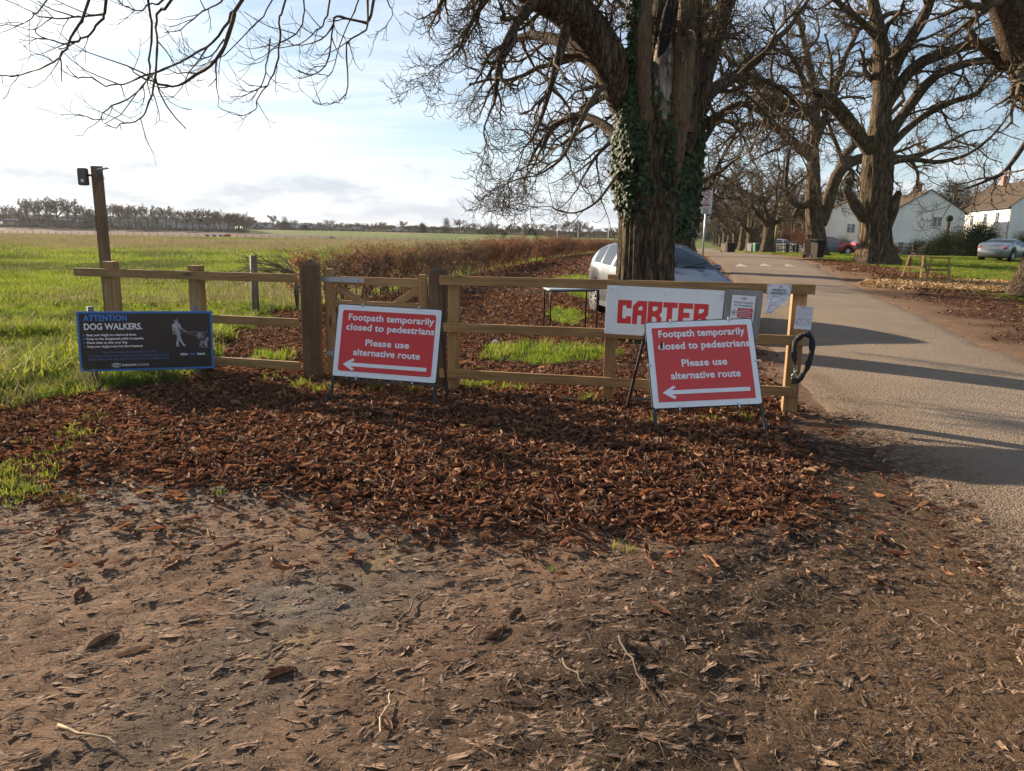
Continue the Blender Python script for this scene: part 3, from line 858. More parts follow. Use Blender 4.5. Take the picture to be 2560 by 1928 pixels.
k = (RNG.random(len(x)) < (1 - z_['field']) * (.32 + .68 * z_['thatch'] + .5 * z_['mould']) * (1 - .93 * ss(.0, 1.5, x - road_l(y) + .5 * fbm(x * 2, y * 2, 171) - .25)) * (.25 + 1.2 * fbm(x * 2.2, y * 2.2, 78))) & view_ok(x, y)
x, y = x[k], y[k]; n = len(x)
scatter('stalk_debris', np.stack([x, y, np.where(x > road_l(y), gz(x, y) + .018, gzf(x, y)) + RNG.uniform(-.002, .006, n)], 1), np.stack([RNG.normal(0, .15, n), RNG.normal(0, .15, n), RNG.uniform(0, 6.28, n)], 1), RNG.uniform(.15, .6, n) ** 1.15, STALKV)
x, y = rnd_pts(24000, -4, 2.6, 1.6, 10.5); z_ = zones(x, y)
k = (RNG.random(len(x)) < (.006 + .9 * z_['gravel']) * (1 - z_['field'])) & view_ok(x, y)
x, y = x[k], y[k]; n = len(x)
scatter('gravel', np.stack([x, y, gzf(x, y)], 1), rot_to_normal_yaw(n, .3), RNG.uniform(.0025, .0085, n), PEBV)

# wood chips on the right verge
x, y = rnd_pts(26000, 8.5, 20, 19, 26); z_ = zones(x, y); k = (RNG.random(len(x)) < z_['chips'] * .9) & view_ok(x, y); x, y = x[k], y[k]; n = len(x)
cb = MB().box((0, 0, .01), (.11, .03, .008)); cb2 = MB().box((0, 0, .01), (.07, .045, .01)).box((.05, .01, .02), (.05, .015, .006))
scatter('wood_chippings', np.stack([x, y, gzf(x, y) + RNG.uniform(0, .04, n)], 1), rot_to_normal_yaw(n, .6), RNG.uniform(.6, 1.4, n), [mkmesh('wood_chip_shape', cb.v, cb.f, CHIPM), mkmesh('wood_chip_shape', cb2.v, cb2.f, CHIPM)])

# grass
P = []; Sg = []; Ig = []


def addgrass(n, x0, x1, y0, y1, f, s0, s1, fi):
    x, y = rnd_pts(n, x0, x1, y0, y1); z_ = zones(x, y); k = (RNG.random(n) < f(z_, x, y)) & view_ok(x, y); x, y = x[k], y[k]
    P.append(np.stack([x, y, gzf(x, y)], 1)); Sg.append(RNG.uniform(s0, s1, len(x))); Ig.append(fi(x, y, len(x)))


patchy = lambda x, y: .35 + 1.1 * fbm(x * .7, y * .7, 91)
addgrass(20000, -14, -2.2, 5.2, 18, lambda z, x, y: (z['field'] + .75 * z['strip']) * patchy(x, y), .55, 1.1, lambda x, y, n: np.where(RNG.random(n) < .02 + .25 * (fbm(x * .9, y * .9, 95) > .58) * (y < 9.5), RNG.integers(7, 9, n), np.where(RNG.random(n) < np.clip((fbm(x * .9, y * .7, 143) - .5) * 5, .08, .8), RNG.integers(9, 11, n), np.where(RNG.random(n) < .3 + .5 * (y < 9), RNG.integers(4, 7, n), RNG.integers(0, 4, n)))))
addgrass(3500, -9, -3.0, 5.4, 11, lambda z, x, y: z['field'] * ((x < -4.75) | (y > 8.6)) * (fbm(x * .8, y * .8, 111) > .5), 1.1, 1.9, lambda x, y, n: np.where(RNG.random(n) < .2, RNG.integers(7, 9, n), RNG.integers(4, 7, n)))
addgrass(16000, -4.5, 5, 7.2, 30, lambda z, x, y: z['gpath'] * .95, .6, 1.1, lambda x, y, n: RNG.integers(0, 5, n))
addgrass(2600, -4.8, -2.4, 3.6, 6.6, lambda z, x, y: .35 * (x < -2.6 - .35 * (y - 3.8)) * (fbm(x * 1.3, y * 1.3, 197) > .50) * (1 - z['field']), .3, .75, lambda x, y, n: RNG.integers(0, 6, n))
addgrass(900, -5.5, 1.5, 3.2, 9.5, lambda z, x, y: .10 * (1 - z['field']) * (fbm(x * 1.1, y * 1.1, 97) > .52) + .4 * (np.exp(-(((x + 3.6) / .25) ** 2 + ((y - 6.0) / .8) ** 2)) > .4) + .3 * (np.exp(-(((x + 2.6) / .4) ** 2 + ((y - 4.1) / .35) ** 2)) > .5), .25, .6, lambda x, y, n: RNG.integers(0, 6, n))
for (cx0, cy0) in ((-1.32, 7.35), (-.95, 7.4), (2.0, 6.45), (.75, 7.1), (1.75, 6.4), (-2.1, 7.45), (-1.9, 7.35)):
    x = RNG.normal(cx0, .06, 8); y = RNG.normal(cy0, .05, 8); P.append(np.stack([x, y, gzf(x, y)], 1)); Sg.append(RNG.uniform(.4, .8, 8)); Ig.append(RNG.integers(0, 7, 8))
addgrass(52000, 8, 40, 12, 60, lambda z, x, y: z['lawn'] * .9 * np.clip(30 / y, .2, 1), .7, 1.15, lambda x, y, n: RNG.integers(0, 4, n))
Pg = np.concatenate(P); n = len(Pg)
scatter('grass', Pg, np.stack([RNG.normal(0, .08, n), RNG.normal(0, .08, n), RNG.uniform(0, 6.28, n)], 1), np.concatenate(Sg), TUFTV, np.concatenate(Ig))
# field grass further off: bigger patches
P = []; Sg = []; Ig = []
for (nn_, y0, y1, s0, s1) in ((15000, 15, 34, .8, 1.25), (17000, 34, 75, 1.2, 2.0), (15000, 75, 150, 2.0, 3.2), (9000, 150, 235, 3.0, 4.5)):
    r = RNG.uniform(0, 1, nn_); y = np.sqrt(y0 ** 2 + (y1 ** 2 - y0 ** 2) * r); x = RNG.uniform(-.76, .34, nn_) * y
    k = x < hedge_x(y) - .5; k &= RNG.random(nn_) < .55 + .8 * fbm(x * .12, y * .12, 101)
    x, y = x[k], y[k]; m_ = len(x); P.append(np.stack([x, y, gzf(x, y)], 1)); Sg.append(RNG.uniform(s0, s1, m_))
    dry = fbm(x * .03, y * .012, 103) + .25 * np.interp(y, [15, 50, 80, 200], [-.9, -.25, .1, .3])
    Ig.append(np.where(RNG.random(m_) < np.clip((dry - .40) * 3.2, .03, .8), RNG.integers(3, 5, m_), np.where(RNG.random(m_) < np.clip((fbm(x * .35, y * .22, 143) - .5) * 5, .06, .85), 5, RNG.integers(0, 3, m_))))
for (xa, xb, ya, yb, nn_) in ((16, 44, 44, 110, 9000),):
    x, y = rnd_pts(nn_, xa, xb, ya, yb); z_ = zones(x, y); k = (RNG.random(nn_) < z_['lawn']) & (x > road_r(y) + 1); x, y = x[k], y[k]
    P.append(np.stack([x, y, gzf(x, y)], 1)); Sg.append(RNG.uniform(.7, 1.0, len(x))); Ig.append(RNG.integers(0, 3, len(x)))
Pg = np.concatenate(P); n = len(Pg)
Sg = np.concatenate(Sg)
scatter('field_grass', Pg, np.stack([RNG.normal(0, .05, n), RNG.normal(0, .05, n), RNG.uniform(0, 6.28, n)], 1), Sg, TUFTF, np.concatenate(Ig))

# ------------------------------------------------------------------ trees
class Tubes:
    def __init__(s): s.g = {}

    def add(s, pts, rad, sides):
        s.g.setdefault((len(pts), sides), []).append((pts, rad))

    def merge(s, o):
        for k, v in o.g.items(): s.g.setdefault(k, []).extend(v)

    def arrays(s, rough=0.0):
        VS = []; FS = []; off = 0
        for (n, sd), L in s.g.items():
            P = np.array([q[0] for q in L], float); Rr = np.array([q[1] for q in L], float)
            T = np.empty_like(P); T[:, 1:-1] = P[:, 2:] - P[:, :-2]; T[:, 0] = P[:, 1] - P[:, 0]; T[:, -1] = P[:, -1] - P[:, -2]
            T /= np.linalg.norm(T, axis=2, keepdims=True) + 1e-9
            tot = P[:, -1] - P[:, 0]; ref = np.zeros_like(tot); ref[np.arange(len(tot)), np.argmin(np.abs(tot), 1)] = 1
            U = np.cross(T, ref[:, None, :]); U /= np.linalg.norm(U, axis=2, keepdims=True) + 1e-9; W = np.cross(T, U)
            a = np.arange(sd) * 2 * pi / sd
            rr = Rr[:, :, None]
            if rough > 0 and sd >= 8:
                q = P[:, :, None, 2] * 2.2 + P[:, :, None, 0] * 1.3; aa = a[None, None, :]
                rid = vnoise(aa * sd * .33 + 0 * q, q * .8, 3) - .5 + .6 * (vnoise(aa * 1.3 + q, q * 1.1, 9) - .5)
                rid[..., -1] = rid[..., 0] * .5 + rid[..., -2] * .5
                rr = rr * (1 + rough * rid)
            V = P[:, :, None, :] + rr[..., None] * (np.cos(a)[None, None, :, None] * U[:, :, None, :] + np.sin(a)[None, None, :, None] * W[:, :, None, :])
            m = len(L); VS.append(V.reshape(-1, 3))
            base = off + np.arange(m)[:, None, None] * n * sd + np.arange(n - 1)[None, :, None] * sd
            j = np.arange(sd)[None, None, :]; j2 = (j + 1) % sd
            FS.append(np.stack([base + j, base + j2, base + j2 + sd, base + j + sd], -1).reshape(-1, 4)); off += m * n * sd
        return np.concatenate(VS), np.concatenate(FS)

    def mesh(s, name, mat, rough=0.0):
        V, F = s.arrays(rough); return mkmesh(name, V, F, mat, True)


def unit(v):
    l = sqrt(v[0] ** 2 + v[1] ** 2 + v[2] ** 2) or 1; return (v[0] / l, v[1] / l, v[2] / l)


class TP:  # growth parameters per level (1 limbs .. 5 twigs)
    def __init__(s, **k):
        s.n = {1: 9, 2: 8, 3: 7, 4: 5, 5: 4}; s.ch = {1: 9, 2: 8, 3: 6, 4: 4}; s.sides = {1: 9, 2: 6, 3: 4, 4: 3, 5: 3}
        s.lr = {1: .46, 2: .48, 3: .5, 4: .55}; s.rr = {1: .42, 2: .45, 3: .5, 4: .65}
        s.wob = {1: .16, 2: .24, 3: .26, 4: .22, 5: .18}; s.droop = {1: .02, 2: .07, 3: .12, 4: .10, 5: .03}; s.up = {1: .0, 2: .06, 3: .16, 4: .30, 5: .34}
        s.endl = 2.2; s.minf = 1.0; s.maxl = 5; s.rmin = .0028; s.ang = (.55, 1.15); s.start = .22
        s.__dict__.update(k)


def grow(T, p, d, r, L, lv, tp, rnd, pts=None, rad=None):
    if pts is None:
        n = tp.n[lv]; pts = [p]; rad = [r]; x, y, z = p; dx, dy, dz = unit(d); w = tp.wob[lv]; st = L / n
        rend = max(tp.rmin, r * (.28 if lv < tp.maxl else .55))
        for i in range(1, n + 1):
            f = i / n
            dx += rnd.gauss(0, w); dy += rnd.gauss(0, w); dz += rnd.gauss(0, w) - tp.droop[lv] * (1 - f) + (tp.up[lv] * (f - .45) * 2 if f > .45 else 0)
            dx, dy, dz = unit((dx, dy, dz)); x += dx * st; y += dy * st; z += dz * st
            pts.append((x, y, z)); rad.append(r + (rend - r) * f ** .8)
    T.add(pts, rad, tp.sides[lv])
    if lv >= tp.maxl: return
    n = len(pts) - 1; nc = tp.ch[lv]; seg = [sqrt(sum((pts[i + 1][k] - pts[i][k]) ** 2 for k in range(3))) for i in range(n)]; Lt = sum(seg)
    ph = rnd.uniform(0, 6.28)
    for c in range(nc):
        f = tp.start + (1 - tp.start) * (c + rnd.random() * .9) / nc; f = min(f, .99); q = f * n; i = int(q); u = q - i
        a, b = pts[i], pts[i + 1]; pos = tuple(a[k] + (b[k] - a[k]) * u for k in range(3)); t = unit(tuple(b[k] - a[k] for k in range(3)))
        rl = rad[i] + (rad[i + 1] - rad[i]) * u
        ph += 2.4 + rnd.uniform(-.5, .5); ref = (0, 0, 1) if abs(t[2]) < .9 else (1, 0, 0)
        ux = unit((t[1] * ref[2] - t[2] * ref[1], t[2] * ref[0] - t[0] * ref[2], t[0] * ref[1] - t[1] * ref[0]))
        vx = (t[1] * ux[2] - t[2] * ux[1], t[2] * ux[0] - t[0] * ux[2], t[0] * ux[1] - t[1] * ux[0])
        an = rnd.uniform(*tp.ang); ca, sa = cos(an), sin(an); cp, sp = cos(ph), sin(ph)
        nd = tuple(t[k] * ca + (ux[k] * cp + vx[k] * sp) * sa for k in range(3))
        cr = max(tp.rmin * (1.0 if lv + 1 == tp.maxl else 1.6), min(rl * .8, rad[0] * tp.rr[lv] * (1.15 - .5 * f)))
        cl = Lt * tp.lr[lv] * (1.2 - .65 * f) * rnd.uniform(.6, 1.2)
        cl = max(cl, {2: 1.2, 3: .6, 4: .3, 5: .14}.get(lv + 1, .1) * tp.minf) if tp.maxl == 5 else cl
        grow(T, pos, nd, cr, cl, lv + 1, tp, rnd)


def smooth_path(P, R, k=4):
    "Catmull-Rom through guide points"
    P = [Vector(p) for p in P]; out = []; ro = []
    for i in range(len(P) - 1):
        p0 = P[max(i - 1, 0)]; p1 = P[i]; p2 = P[i + 1]; p3 = P[min(i + 2, len(P) - 1)]
        for j in range(k):
            t = j / k; out.append(tuple(.5 * ((2 * p1) + (p2 - p0) * t + (2 * p0 - 5 * p1 + 4 * p2 - p3) * t * t + (3 * p1 - p0 - 3 * p2 + p3) * t ** 3)))
            ro.append(R[i] + (R[i + 1] - R[i]) * t)
    out.append(tuple(P[-1])); ro.append(R[-1]); return out, ro


def trunk_mesh(base, path, mat_, name='trunk', n=64, ridge=.07, flare=.55, seed=1, rings=90):
    "path: list of (x,y,z,r) relative to world; ridged, flared at the root"
    P = np.array([q[:3] for q in path], float); R = np.array([q[3] for q in path], float)
    s = np.concatenate([[0], np.cumsum(np.linalg.norm(np.diff(P, axis=0), axis=1))]); ts = np.linspace(0, s[-1], rings)
    C = np.stack([np.interp(ts, s, P[:, i]) for i in range(3)], 1); RR = np.interp(ts, s, R)
    ker = np.ones(7) / 7
    for i in range(3):
        q = np.convolve(np.pad(C[:, i], 3, 'edge'), ker, 'valid'); C[:, i] = q
    a = np.arange(n) * 2 * pi / n; A, Tt = np.meshgrid(a, ts)
    ca, sa = np.cos(A), np.sin(A)
    butt = np.abs(np.sin(A * 2.5 + seed + .4 * np.sin(A * 3))) ** .7
    fl_ = flare * np.exp(-Tt / .55) * (.45 + .75 * butt) + .10 * np.exp(-Tt / 2.0) * butt
    wob = Tt * .35
    rn = lambda fa, ft, s_: vnoise((np.cos(A + wob * .25) + 2) * fa, (np.sin(A + wob * .25) + 2) * fa + Tt * ft, s_)
    rid = 1 - np.abs(rn(7, .55, seed) * 2 - 1); rid2 = rn(15, 1.3, seed + 3)
    lump = rn(1.2, .5, seed + 5) - .5
    r = RR[:, None] * (1 + fl_ + ridge * (rid - .5) * 1.6 + ridge * .6 * (rid2 - .5) + .16 * lump)
    tang = np.gradient(C, axis=0); tang /= np.linalg.norm(tang, axis=1, keepdims=True)
    U = np.cross(np.array([0, 1.0, 0]), tang); U /= np.linalg.norm(U, axis=1, keepdims=True); W = np.cross(tang, U)
    V = C[:, None] + r[..., None] * (ca[..., None] * U[:, None] + sa[..., None] * W[:, None])
    i0 = np.arange(rings * n).reshape(rings, n); i1 = np.roll(i0, -1, 1)
    F = np.stack([i0[:-1], i1[:-1], i1[1:], i0[1:]], -1).reshape(-1, 4)
    return mkmesh(name, V.reshape(-1, 3), F, mat_, True), C, r


def local(me, org):
    me.transform(Matrix.Translation(-Vector(org))); return me


def tree_from_guides(name, label, cat, group, base, trunkpath, limbs, tp, seed, bark, twig, extra=None, flare=.55, ridge=.07, n=64, rings=90):
    """limbs: list of (points, radii, kind); kind 'grow' sends out side branches"""
    rnd = random.Random(seed)
    root = empty(name, base, 0, label, cat, group)
    tm, C, r = trunk_mesh(base, trunkpath, bark, 'trunk', n, ridge, flare, seed, rings)
    link('trunk', local(tm, base), root)
    crown = Tubes()
    for G, R, kind in limbs:
        pts, rad = smooth_path(G, R, 4); big = Tubes(); big.add(pts, rad, 14 if R[0] > .1 else 9)
        if R[0] > .05: link('limb', local(big.mesh('limb', bark, .22), base), root)
        else: crown.merge(big)
        if kind == 'grow':
            tmp = Tubes(); lv = 1 if R[0] > .14 else (2 if R[0] > .06 else 3); tp2 = tp; s0 = dict(tp.sides)
            grow(tmp, None, None, R[0], 1, lv, tp2, rnd, pts, rad)
            key = (len(pts), tp.sides[lv]); tmp.g[key] = tmp.g[key][1:]
            if not tmp.g[key]: del tmp.g[key]
            crown.merge(tmp)
        if kind == 'grow':
            # the end runs out into a branch of its own
            e0, e1 = pts[-2], pts[-1]; d = tuple(e1[k] - e0[k] for k in range(3)); grow(crown, e1, d, rad[-1], tp.endl, 2, tp, rnd)
    if extra: extra(crown, rnd)
    if crown.g: link('crown', local(crown.mesh('crown', twig), base), root)
    return root, C, r


def G3(*q): return [tuple(at(a, b, c)) for a, b, c, _ in q], [w for *_, w in q]


# ---- the ivy-clad chestnut behind the fence
TB = (1.98, 11.4, gh(1.98, 11.4) - .05)
tpath = [(1.98, 11.4, -.05, .37), (1.97, 11.4, .6, .35), (1.95, 11.4, 1.5, .345), (1.93, 11.4, 2.3, .36), (1.96, 11.4, 3.0, .41), (2.02, 11.4, 3.5, .41), (2.08, 11.45, 4.0, .34)]
limbsM = []


def LB(kind, *q): P_, R_ = G3(*q); limbsM.append((P_, R_, kind))


LB('grow', (1622, 370, 11.5, .20), (1568, 270, 11.3, .225), (1524, 165, 11.1, .25), (1475, 85, 11, .26), (1425, 30, 10.8, .25), (1350, -15, 10.7, .23), (1250, -60, 10.4, .14), (1170, -60, 10.1, .07))
LB('bare', (1630, 450, 11.4, .12), (1618, 350, 11.16, .12), (1609, 220, 11.0, .11), (1608, 90, 10.95, .105), (1612, 0, 11, .10), (1625, -160, 11, .08))
LB('bare', (1650, 420, 11.55, .30), (1655, 300, 11.55, .32), (1662, 150, 11.5, .30), (1668, 0, 11.5, .27), (1672, -160, 11.6, .2))
LB('grow', (1690, 330, 11.35, .26), (1700, 220, 11.3, .25), (1710, 110, 11.3, .24), (1716, 0, 11.3, .22), (1725, -140, 11.4, .18), (1700, -350, 11.6, .1))
LB('grow', (1700, 380, 11.75, .16), (1735, 270, 11.8, .16), (1768, 150, 11.9, .15), (1800, 50, 12, .14), (1840, -60, 12.1, .12), (1930, -200, 12.4, .08))
LB('grow', (1640, 330, 11.7, .14), (1560, 220, 12.2, .13), (1450, 130, 13, .11), (1350, 90, 13.8, .075), (1270, 110, 14.3, .05), (1220, 190, 14.6, .025))
LB('grow', (1620, 420, 11.7, .10), (1530, 330, 12.4, .085), (1450, 290, 13, .06), (1380, 320, 13.4, .04), (1330, 390, 13.6, .02))
LB('grow', (1600, 230, 11.3, .05), (1545, 205, 11.1, .045), (1490, 235, 10.9, .04), (1440, 330, 10.7, .03), (1400, 400, 10.6, .02), (1340, 440, 10.5, .012))
LB('grow', (1560, 410, 11.3, .022), (1520, 470, 11, .02), (1485, 510, 10.8, .016), (1440, 532, 10.6, .012), (1400, 528, 10.5, .009), (1380, 518, 10.4, .006))
LB('grow', (1350, -15, 10.7, .09), (1290, 60, 10.2, .055), (1250, 150, 10, .04), (1240, 240, 9.9, .02))
LB('grow', (1250, -60, 10.4, .07), (1200, 20, 10.2, .035), (1165, 80, 10, .022), (1150, 120, 9.9, .01))
LB('grow', (1425, 30, 10.8, .08), (1400, 130, 10.5, .06), (1370, 240, 10.4, .035), (1340, 330, 10.3, .02), (1310, 370, 10.2, .01))
LB('grow', (1700, 300, 11.9, .09), (1780, 220, 12.6, .075), (1870, 190, 13.4, .055), (1960, 230, 14, .035), (2030, 300, 14.2, .02))
tpM = TP(ch={1: 11, 2: 9, 3: 7, 4: 3}, rr={1: .26, 2: .40, 3: .45, 4: .6}, lr={1: .21, 2: .46, 3: .5, 4: .55}, endl=.8, minf=.7, droop={1: .02, 2: .10, 3: .14, 4: .10, 5: .03})
root_main, CM, RM = tree_from_guides('horse_chestnut_tree', 'huge ivy-covered bare tree rising right behind the timber fence', 'tree', None, TB, tpath, limbsM, tpM, 3, BARK, TWIG, flare=.45, ridge=.10, n=150, rings=220)
# torn, hollow limb: pale heartwood round a hole drawn as a near-black solid, smooth living shell on the right
pt, rd_ = smooth_path([at(1655, 430, 11.4), at(1656, 330, 11.19), at(1658, 240, 11.12), at(1662, 150, 11.12), at(1668, 70, 11.25)], [.17, .17, .165, .14, .07], 6)
tt_ = Tubes(); tt_.add(pt, rd_, 18); dw = link('broken_heartwood', local(tt_.mesh('broken_heartwood', DEADW, .5), TB), root_main); dw['label'] = 'pale torn heartwood'
pt, rd_ = smooth_path([at(1672, 470, 11.4), at(1684, 380, 11.2), at(1700, 260, 11.08), at(1710, 140, 11.05), at(1720, 20, 11.08), at(1728, -100, 11.1)], [.13, .15, .16, .15, .13, .12], 5)
tt_ = Tubes(); tt_.add(pt, rd_, 22); link('smooth_shell', local(tt_.mesh('smooth_shell', BARKSM, .06), TB), root_main)
for ch in list(root_main.children):
    if ch.name.startswith('limb.001') or ch.name == 'limb.001': ch.data.materials[0] = BARKSM
hm = mat('hollow_shade', (.012, .009, .007), 1.0)  # near-black, so the shade inside the cavity is put into the colour
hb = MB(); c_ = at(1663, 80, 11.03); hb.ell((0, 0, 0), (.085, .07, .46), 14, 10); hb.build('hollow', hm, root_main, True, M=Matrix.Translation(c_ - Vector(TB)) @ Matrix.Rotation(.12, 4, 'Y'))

# ivy
IVYM = leaf_mat('ivy_leaf', [(0, (.016, .030, .010)), (.5, (.030, .055, .015)), (.85, (.055, .09, .025)), (1, (.08, .11, .03))], .65, .12)


def ivy_mesh(rng, s=.05):
    out = [(0, -.1), (.35, -.25), (.55, .1), (.95, .25), (.5, .5), (.35, .75), (0, 1.25), (-.35, .75), (-.5, .5), (-.95, .25), (-.55, .1), (-.35, -.25)]
    V = [(0, .3 * s, .12 * s)] + [(x * s, y * s, -abs(x) * s * rng.uniform(.05, .5) + rng.uniform(-.1, .1) * s) for x, y in out]
    return mkmesh('ivy_leaf_shape', V, [(0, i + 1, (i + 1) % 12 + 1) for i in range(12)], IVYM, True)


IVYV = [ivy_mesh(rg) for _ in range(5)]


def ivy_on(parent, base, pts, nrm_, sc0=.7, sc1=1.25, name='ivy'):
    "leaves hang with their faces outward, tips down"
    n = len(pts); R = np.zeros((n, 3))
    for i in range(n):
        nv = Vector(nrm_[i]) + Vector((RNG.normal(0, .35), RNG.normal(0, .35), RNG.normal(.25, .35))); nv.normalize()
        dn = Vector((RNG.normal(0, .35), RNG.normal(0, .35), -1)); yv = (dn - nv * dn.dot(nv)).normalized(); xv = yv.cross(nv)
        R[i] = Matrix((xv, yv, nv)).transposed().to_euler()
    return scatter(name, np.array(pts) - np.array(base), R, RNG.uniform(sc0, sc1, n), IVYV, parent=parent)


pts = []; nrs = []
nr, na_ = RM.shape
for _ in range(26000):
    i = RNG.integers(0, nr); j = RNG.integers(0, na_); z = CM[i, 2]; a = 2 * pi * j / na_; c, s = cos(a), sin(a)   # a=0 -> +x side ; s<0 ~ front
    dirv = np.array([c, -s, 0.])
    left = max(0.0, -c)
    up = float(ss(1.75, 2.45, np.array([z + .35 * (fbm(np.array([a * 2.]), np.array([z * 2.]), 7)[0] - .5)]))[0])
    w = up * (.18 + 1.0 * left ** .8) * (1 if z < 3.6 else .6)
    if z < .9: w = max(w, .25 * float(ss(.7, .1, np.array([z]))[0]) if False else (.3 if z < .55 else 0))
    cl = fbm(np.array([a * 2.2]), np.array([z * 1.6]), 17)[0]
    w *= float(ss(.34, .52, np.array([cl]))[0])
    if RNG.random() > w: continue
    out = RNG.uniform(.0, .05) + (.10 * RNG.random() ** .7 * left * min(up, 1) if z > 1.8 else 0)
    pts.append(CM[i] + dirv * (RM[i, j] + out) + RNG.normal(0, .015, 3)); nrs.append(dirv)
# hanging mass on the left of the fork
for _ in range(2600):
    f = RNG.random(); c = np.array(at(1588 + 10 * sin(f * 9), 150 + 250 * f, 11.15)); dirv = np.array([RNG.normal(-.5, .6), -abs(RNG.normal(.6, .5)), 0]); dirv /= np.linalg.norm(dirv)
    pts.append(c + dirv * RNG.uniform(.06, .20) + RNG.normal(0, .02, 3)); nrs.append(dirv)
for _ in range(500):
    f = RNG.random(); c = np.array(at(1590, -60 + 220 * f, 11.0)); dirv = np.array([RNG.normal(-.7, .5), -abs(RNG.normal(.6, .5)), 0]); dirv /= np.linalg.norm(dirv)
    pts.append(c + dirv * RNG.uniform(.03, .11) + RNG.normal(0, .02, 3)); nrs.append(dirv)
ivy_on(root_main, TB, pts, nrs)

# ---- second tree on the near side of the avenue, wrapped in ivy
T2 = at(1690, 600, 29.0); T2b = (T2.x, 29.0, gh(T2.x, 29.0) - .05)
x0 = T2b[0]
limbsM = []
LB('grow', (1712, 240, 29, .38), (1690, 130, 29, .32), (1640, 40, 28.5, .25), (1560, -60, 28, .17), (1480, -120, 27.5, .1))
LB('grow', (1718, 240, 29, .36), (1735, 120, 29.3, .3), (1760, 20, 29.5, .24), (1790, -100, 30, .16))
LB('grow', (1725, 300, 29, .25), (1790, 220, 28.5, .21), (1870, 170, 28, .16), (1950, 90, 27.5, .1))
LB('grow', (1710, 300, 29, .24), (1640, 260, 28.5, .18), (1560, 230, 28, .13), (1480, 260, 27.6, .09), (1420, 330, 27.4, .05))
LB('grow', (1712, 340, 29, .16), (1640, 340, 27.5, .13), (1570, 330, 27, .09), (1500, 380, 26.6, .06), (1460, 440, 26.4, .03))
LB('grow', (1725, 340, 29, .2), (1780, 300, 29, .16), (1850, 260, 28.6, .12), (1910, 290, 28.3, .07), (1960, 350, 28, .04))
LB('grow', (1725, 380, 29, .14), (1760, 350, 29, .12), (1800, 300, 29.6, .08), (1850, 330, 30, .05), (1880, 400, 30, .03))
tp2 = TP(ch={1: 9, 2: 8, 3: 6, 4: 3}, rmin=.0045)
root_2, C2, R2 = tree_from_guides('horse_chestnut_tree', 'tall bare tree thickly wrapped in ivy just beyond the first trunk', 'tree', 'horse chestnuts lining the lane', T2b,
    [(x0, 29, T2b[2], .50), (x0 + .02, 29, 2, .46), (x0 + .05, 29, 4, .46), (x0 + .08, 29, 5.4, .5), (x0 + .1, 29, 6.4, .4)], limbsM, tp2, 5, BARKFAR, TWIG, n=48, rings=60)
pts = []; nrs = []
for _ in range(9000):
    i = RNG.integers(0, len(C2)); z = C2[i, 2]; a = RNG.uniform(0, 2 * pi); dirv = np.array([cos(a), -abs(sin(a)) if RNG.random() < .8 else sin(a), 0])
    if z < 1.5 or (z < 2.2 and RNG.random() < .6): continue
    pts.append(C2[i] + dirv * (R2[i].mean() + RNG.uniform(.02, .3)) + RNG.normal(0, .05, 3)); nrs.append(dirv)
for _ in range(4500):
    f = RNG.random(); c = np.array(at(1698 + 6 * sin(7 * f), 150 + 260 * f, 29)); dirv = unit((RNG.normal(0, 1), -abs(RNG.normal(.5, .5)), 0)); dirv = np.array(dirv)
    pts.append(c + dirv * RNG.uniform(.1, .4) + RNG.normal(0, .07, 3)); nrs.append(dirv)
ivy_on(root_2, T2b, pts, nrs, 1.7, 2.8)

# ---- right-hand row: the big forked chestnut by the sawhorses
T3x = at(2190, 655, 38).x; T3b = (T3x, 38.0, gh(T3x, 38.0) - .05)
a3 = lambda px, py: tuple(at(px, py, 38))
limbsM = []
LB('grow', (2180, 385, 38, .36), (2130, 320, 37.7, .33), (2078, 262, 37.2, .28), (2040, 262, 36.8, .25), (1995, 285, 36.3, .23), (1935, 255, 35.6, .19), (1885, 205, 35, .14), (1830, 150, 34, .08))
LB('grow', (2150, 330, 37.7, .22), (2080, 245, 37, .2), (2020, 220, 36.6, .16), (1990, 160, 36, .12), (1950, 100, 35.5, .07))
LB('grow', (2195, 360, 38, .52), (2205, 250, 38, .46), (2205, 140, 38.3, .38), (2190, 40, 38.6, .28), (2160, -80, 39, .18))
LB('grow', (2205, 300, 38, .22), (2218, 225, 38, .26), (2250, 140, 37.8, .26), (2300, 60, 37.3, .24), (2330, -10, 36.8, .2), (2370, -110, 36, .12))
LB('grow', (2202, 300, 38, .2), (2238, 232, 38, .26), (2290, 165, 37.8, .25), (2370, 130, 37.4, .23), (2450, 108, 37, .18), (2540, 88, 36.5, .13), (2650, 60, 36, .07))
LB('grow', (2198, 380, 38, .2), (2232, 325, 38, .27), (2285, 250, 38, .24), (2340, 190, 37.8, .20), (2420, 158, 37.4, .17), (2500, 150, 37, .13), (2620, 170, 36.5, .07))
LB('grow', (2200, 400, 38, .15), (2245, 345, 38, .18), (2310, 290, 38.2, .16), (2380, 255, 38.4, .14), (2440, 235, 38.5, .11), (2475, 190, 38.5, .08), (2540, 160, 38.6, .05))
LB('grow', (2215, 120, 38.2, .2), (2160, 60, 38, .16), (2100, 10, 37.6, .13), (2050, -40, 37, .09))
LB('grow', (2200, 430, 38.1, .12), (2240, 405, 38.2, .12), (2290, 400, 38.2, .12), (2350, 405, 38, .1), (2420, 385, 37.8, .08), (2480, 340, 37.6, .05), (2520, 290, 37.5, .03))
LB('bare', (2160, 545, 37.9, .30), (2130, 500, 37.6, .22), (2114, 472, 37.5, .16), (2111, 466, 37.5, .01))
LB('bare', (2205, 590, 37.9, .30), (2228, 535, 37.6, .26), (2240, 500, 37.5, .21), (2246, 482, 37.4, .16), (2247, 476, 37.4, .01))
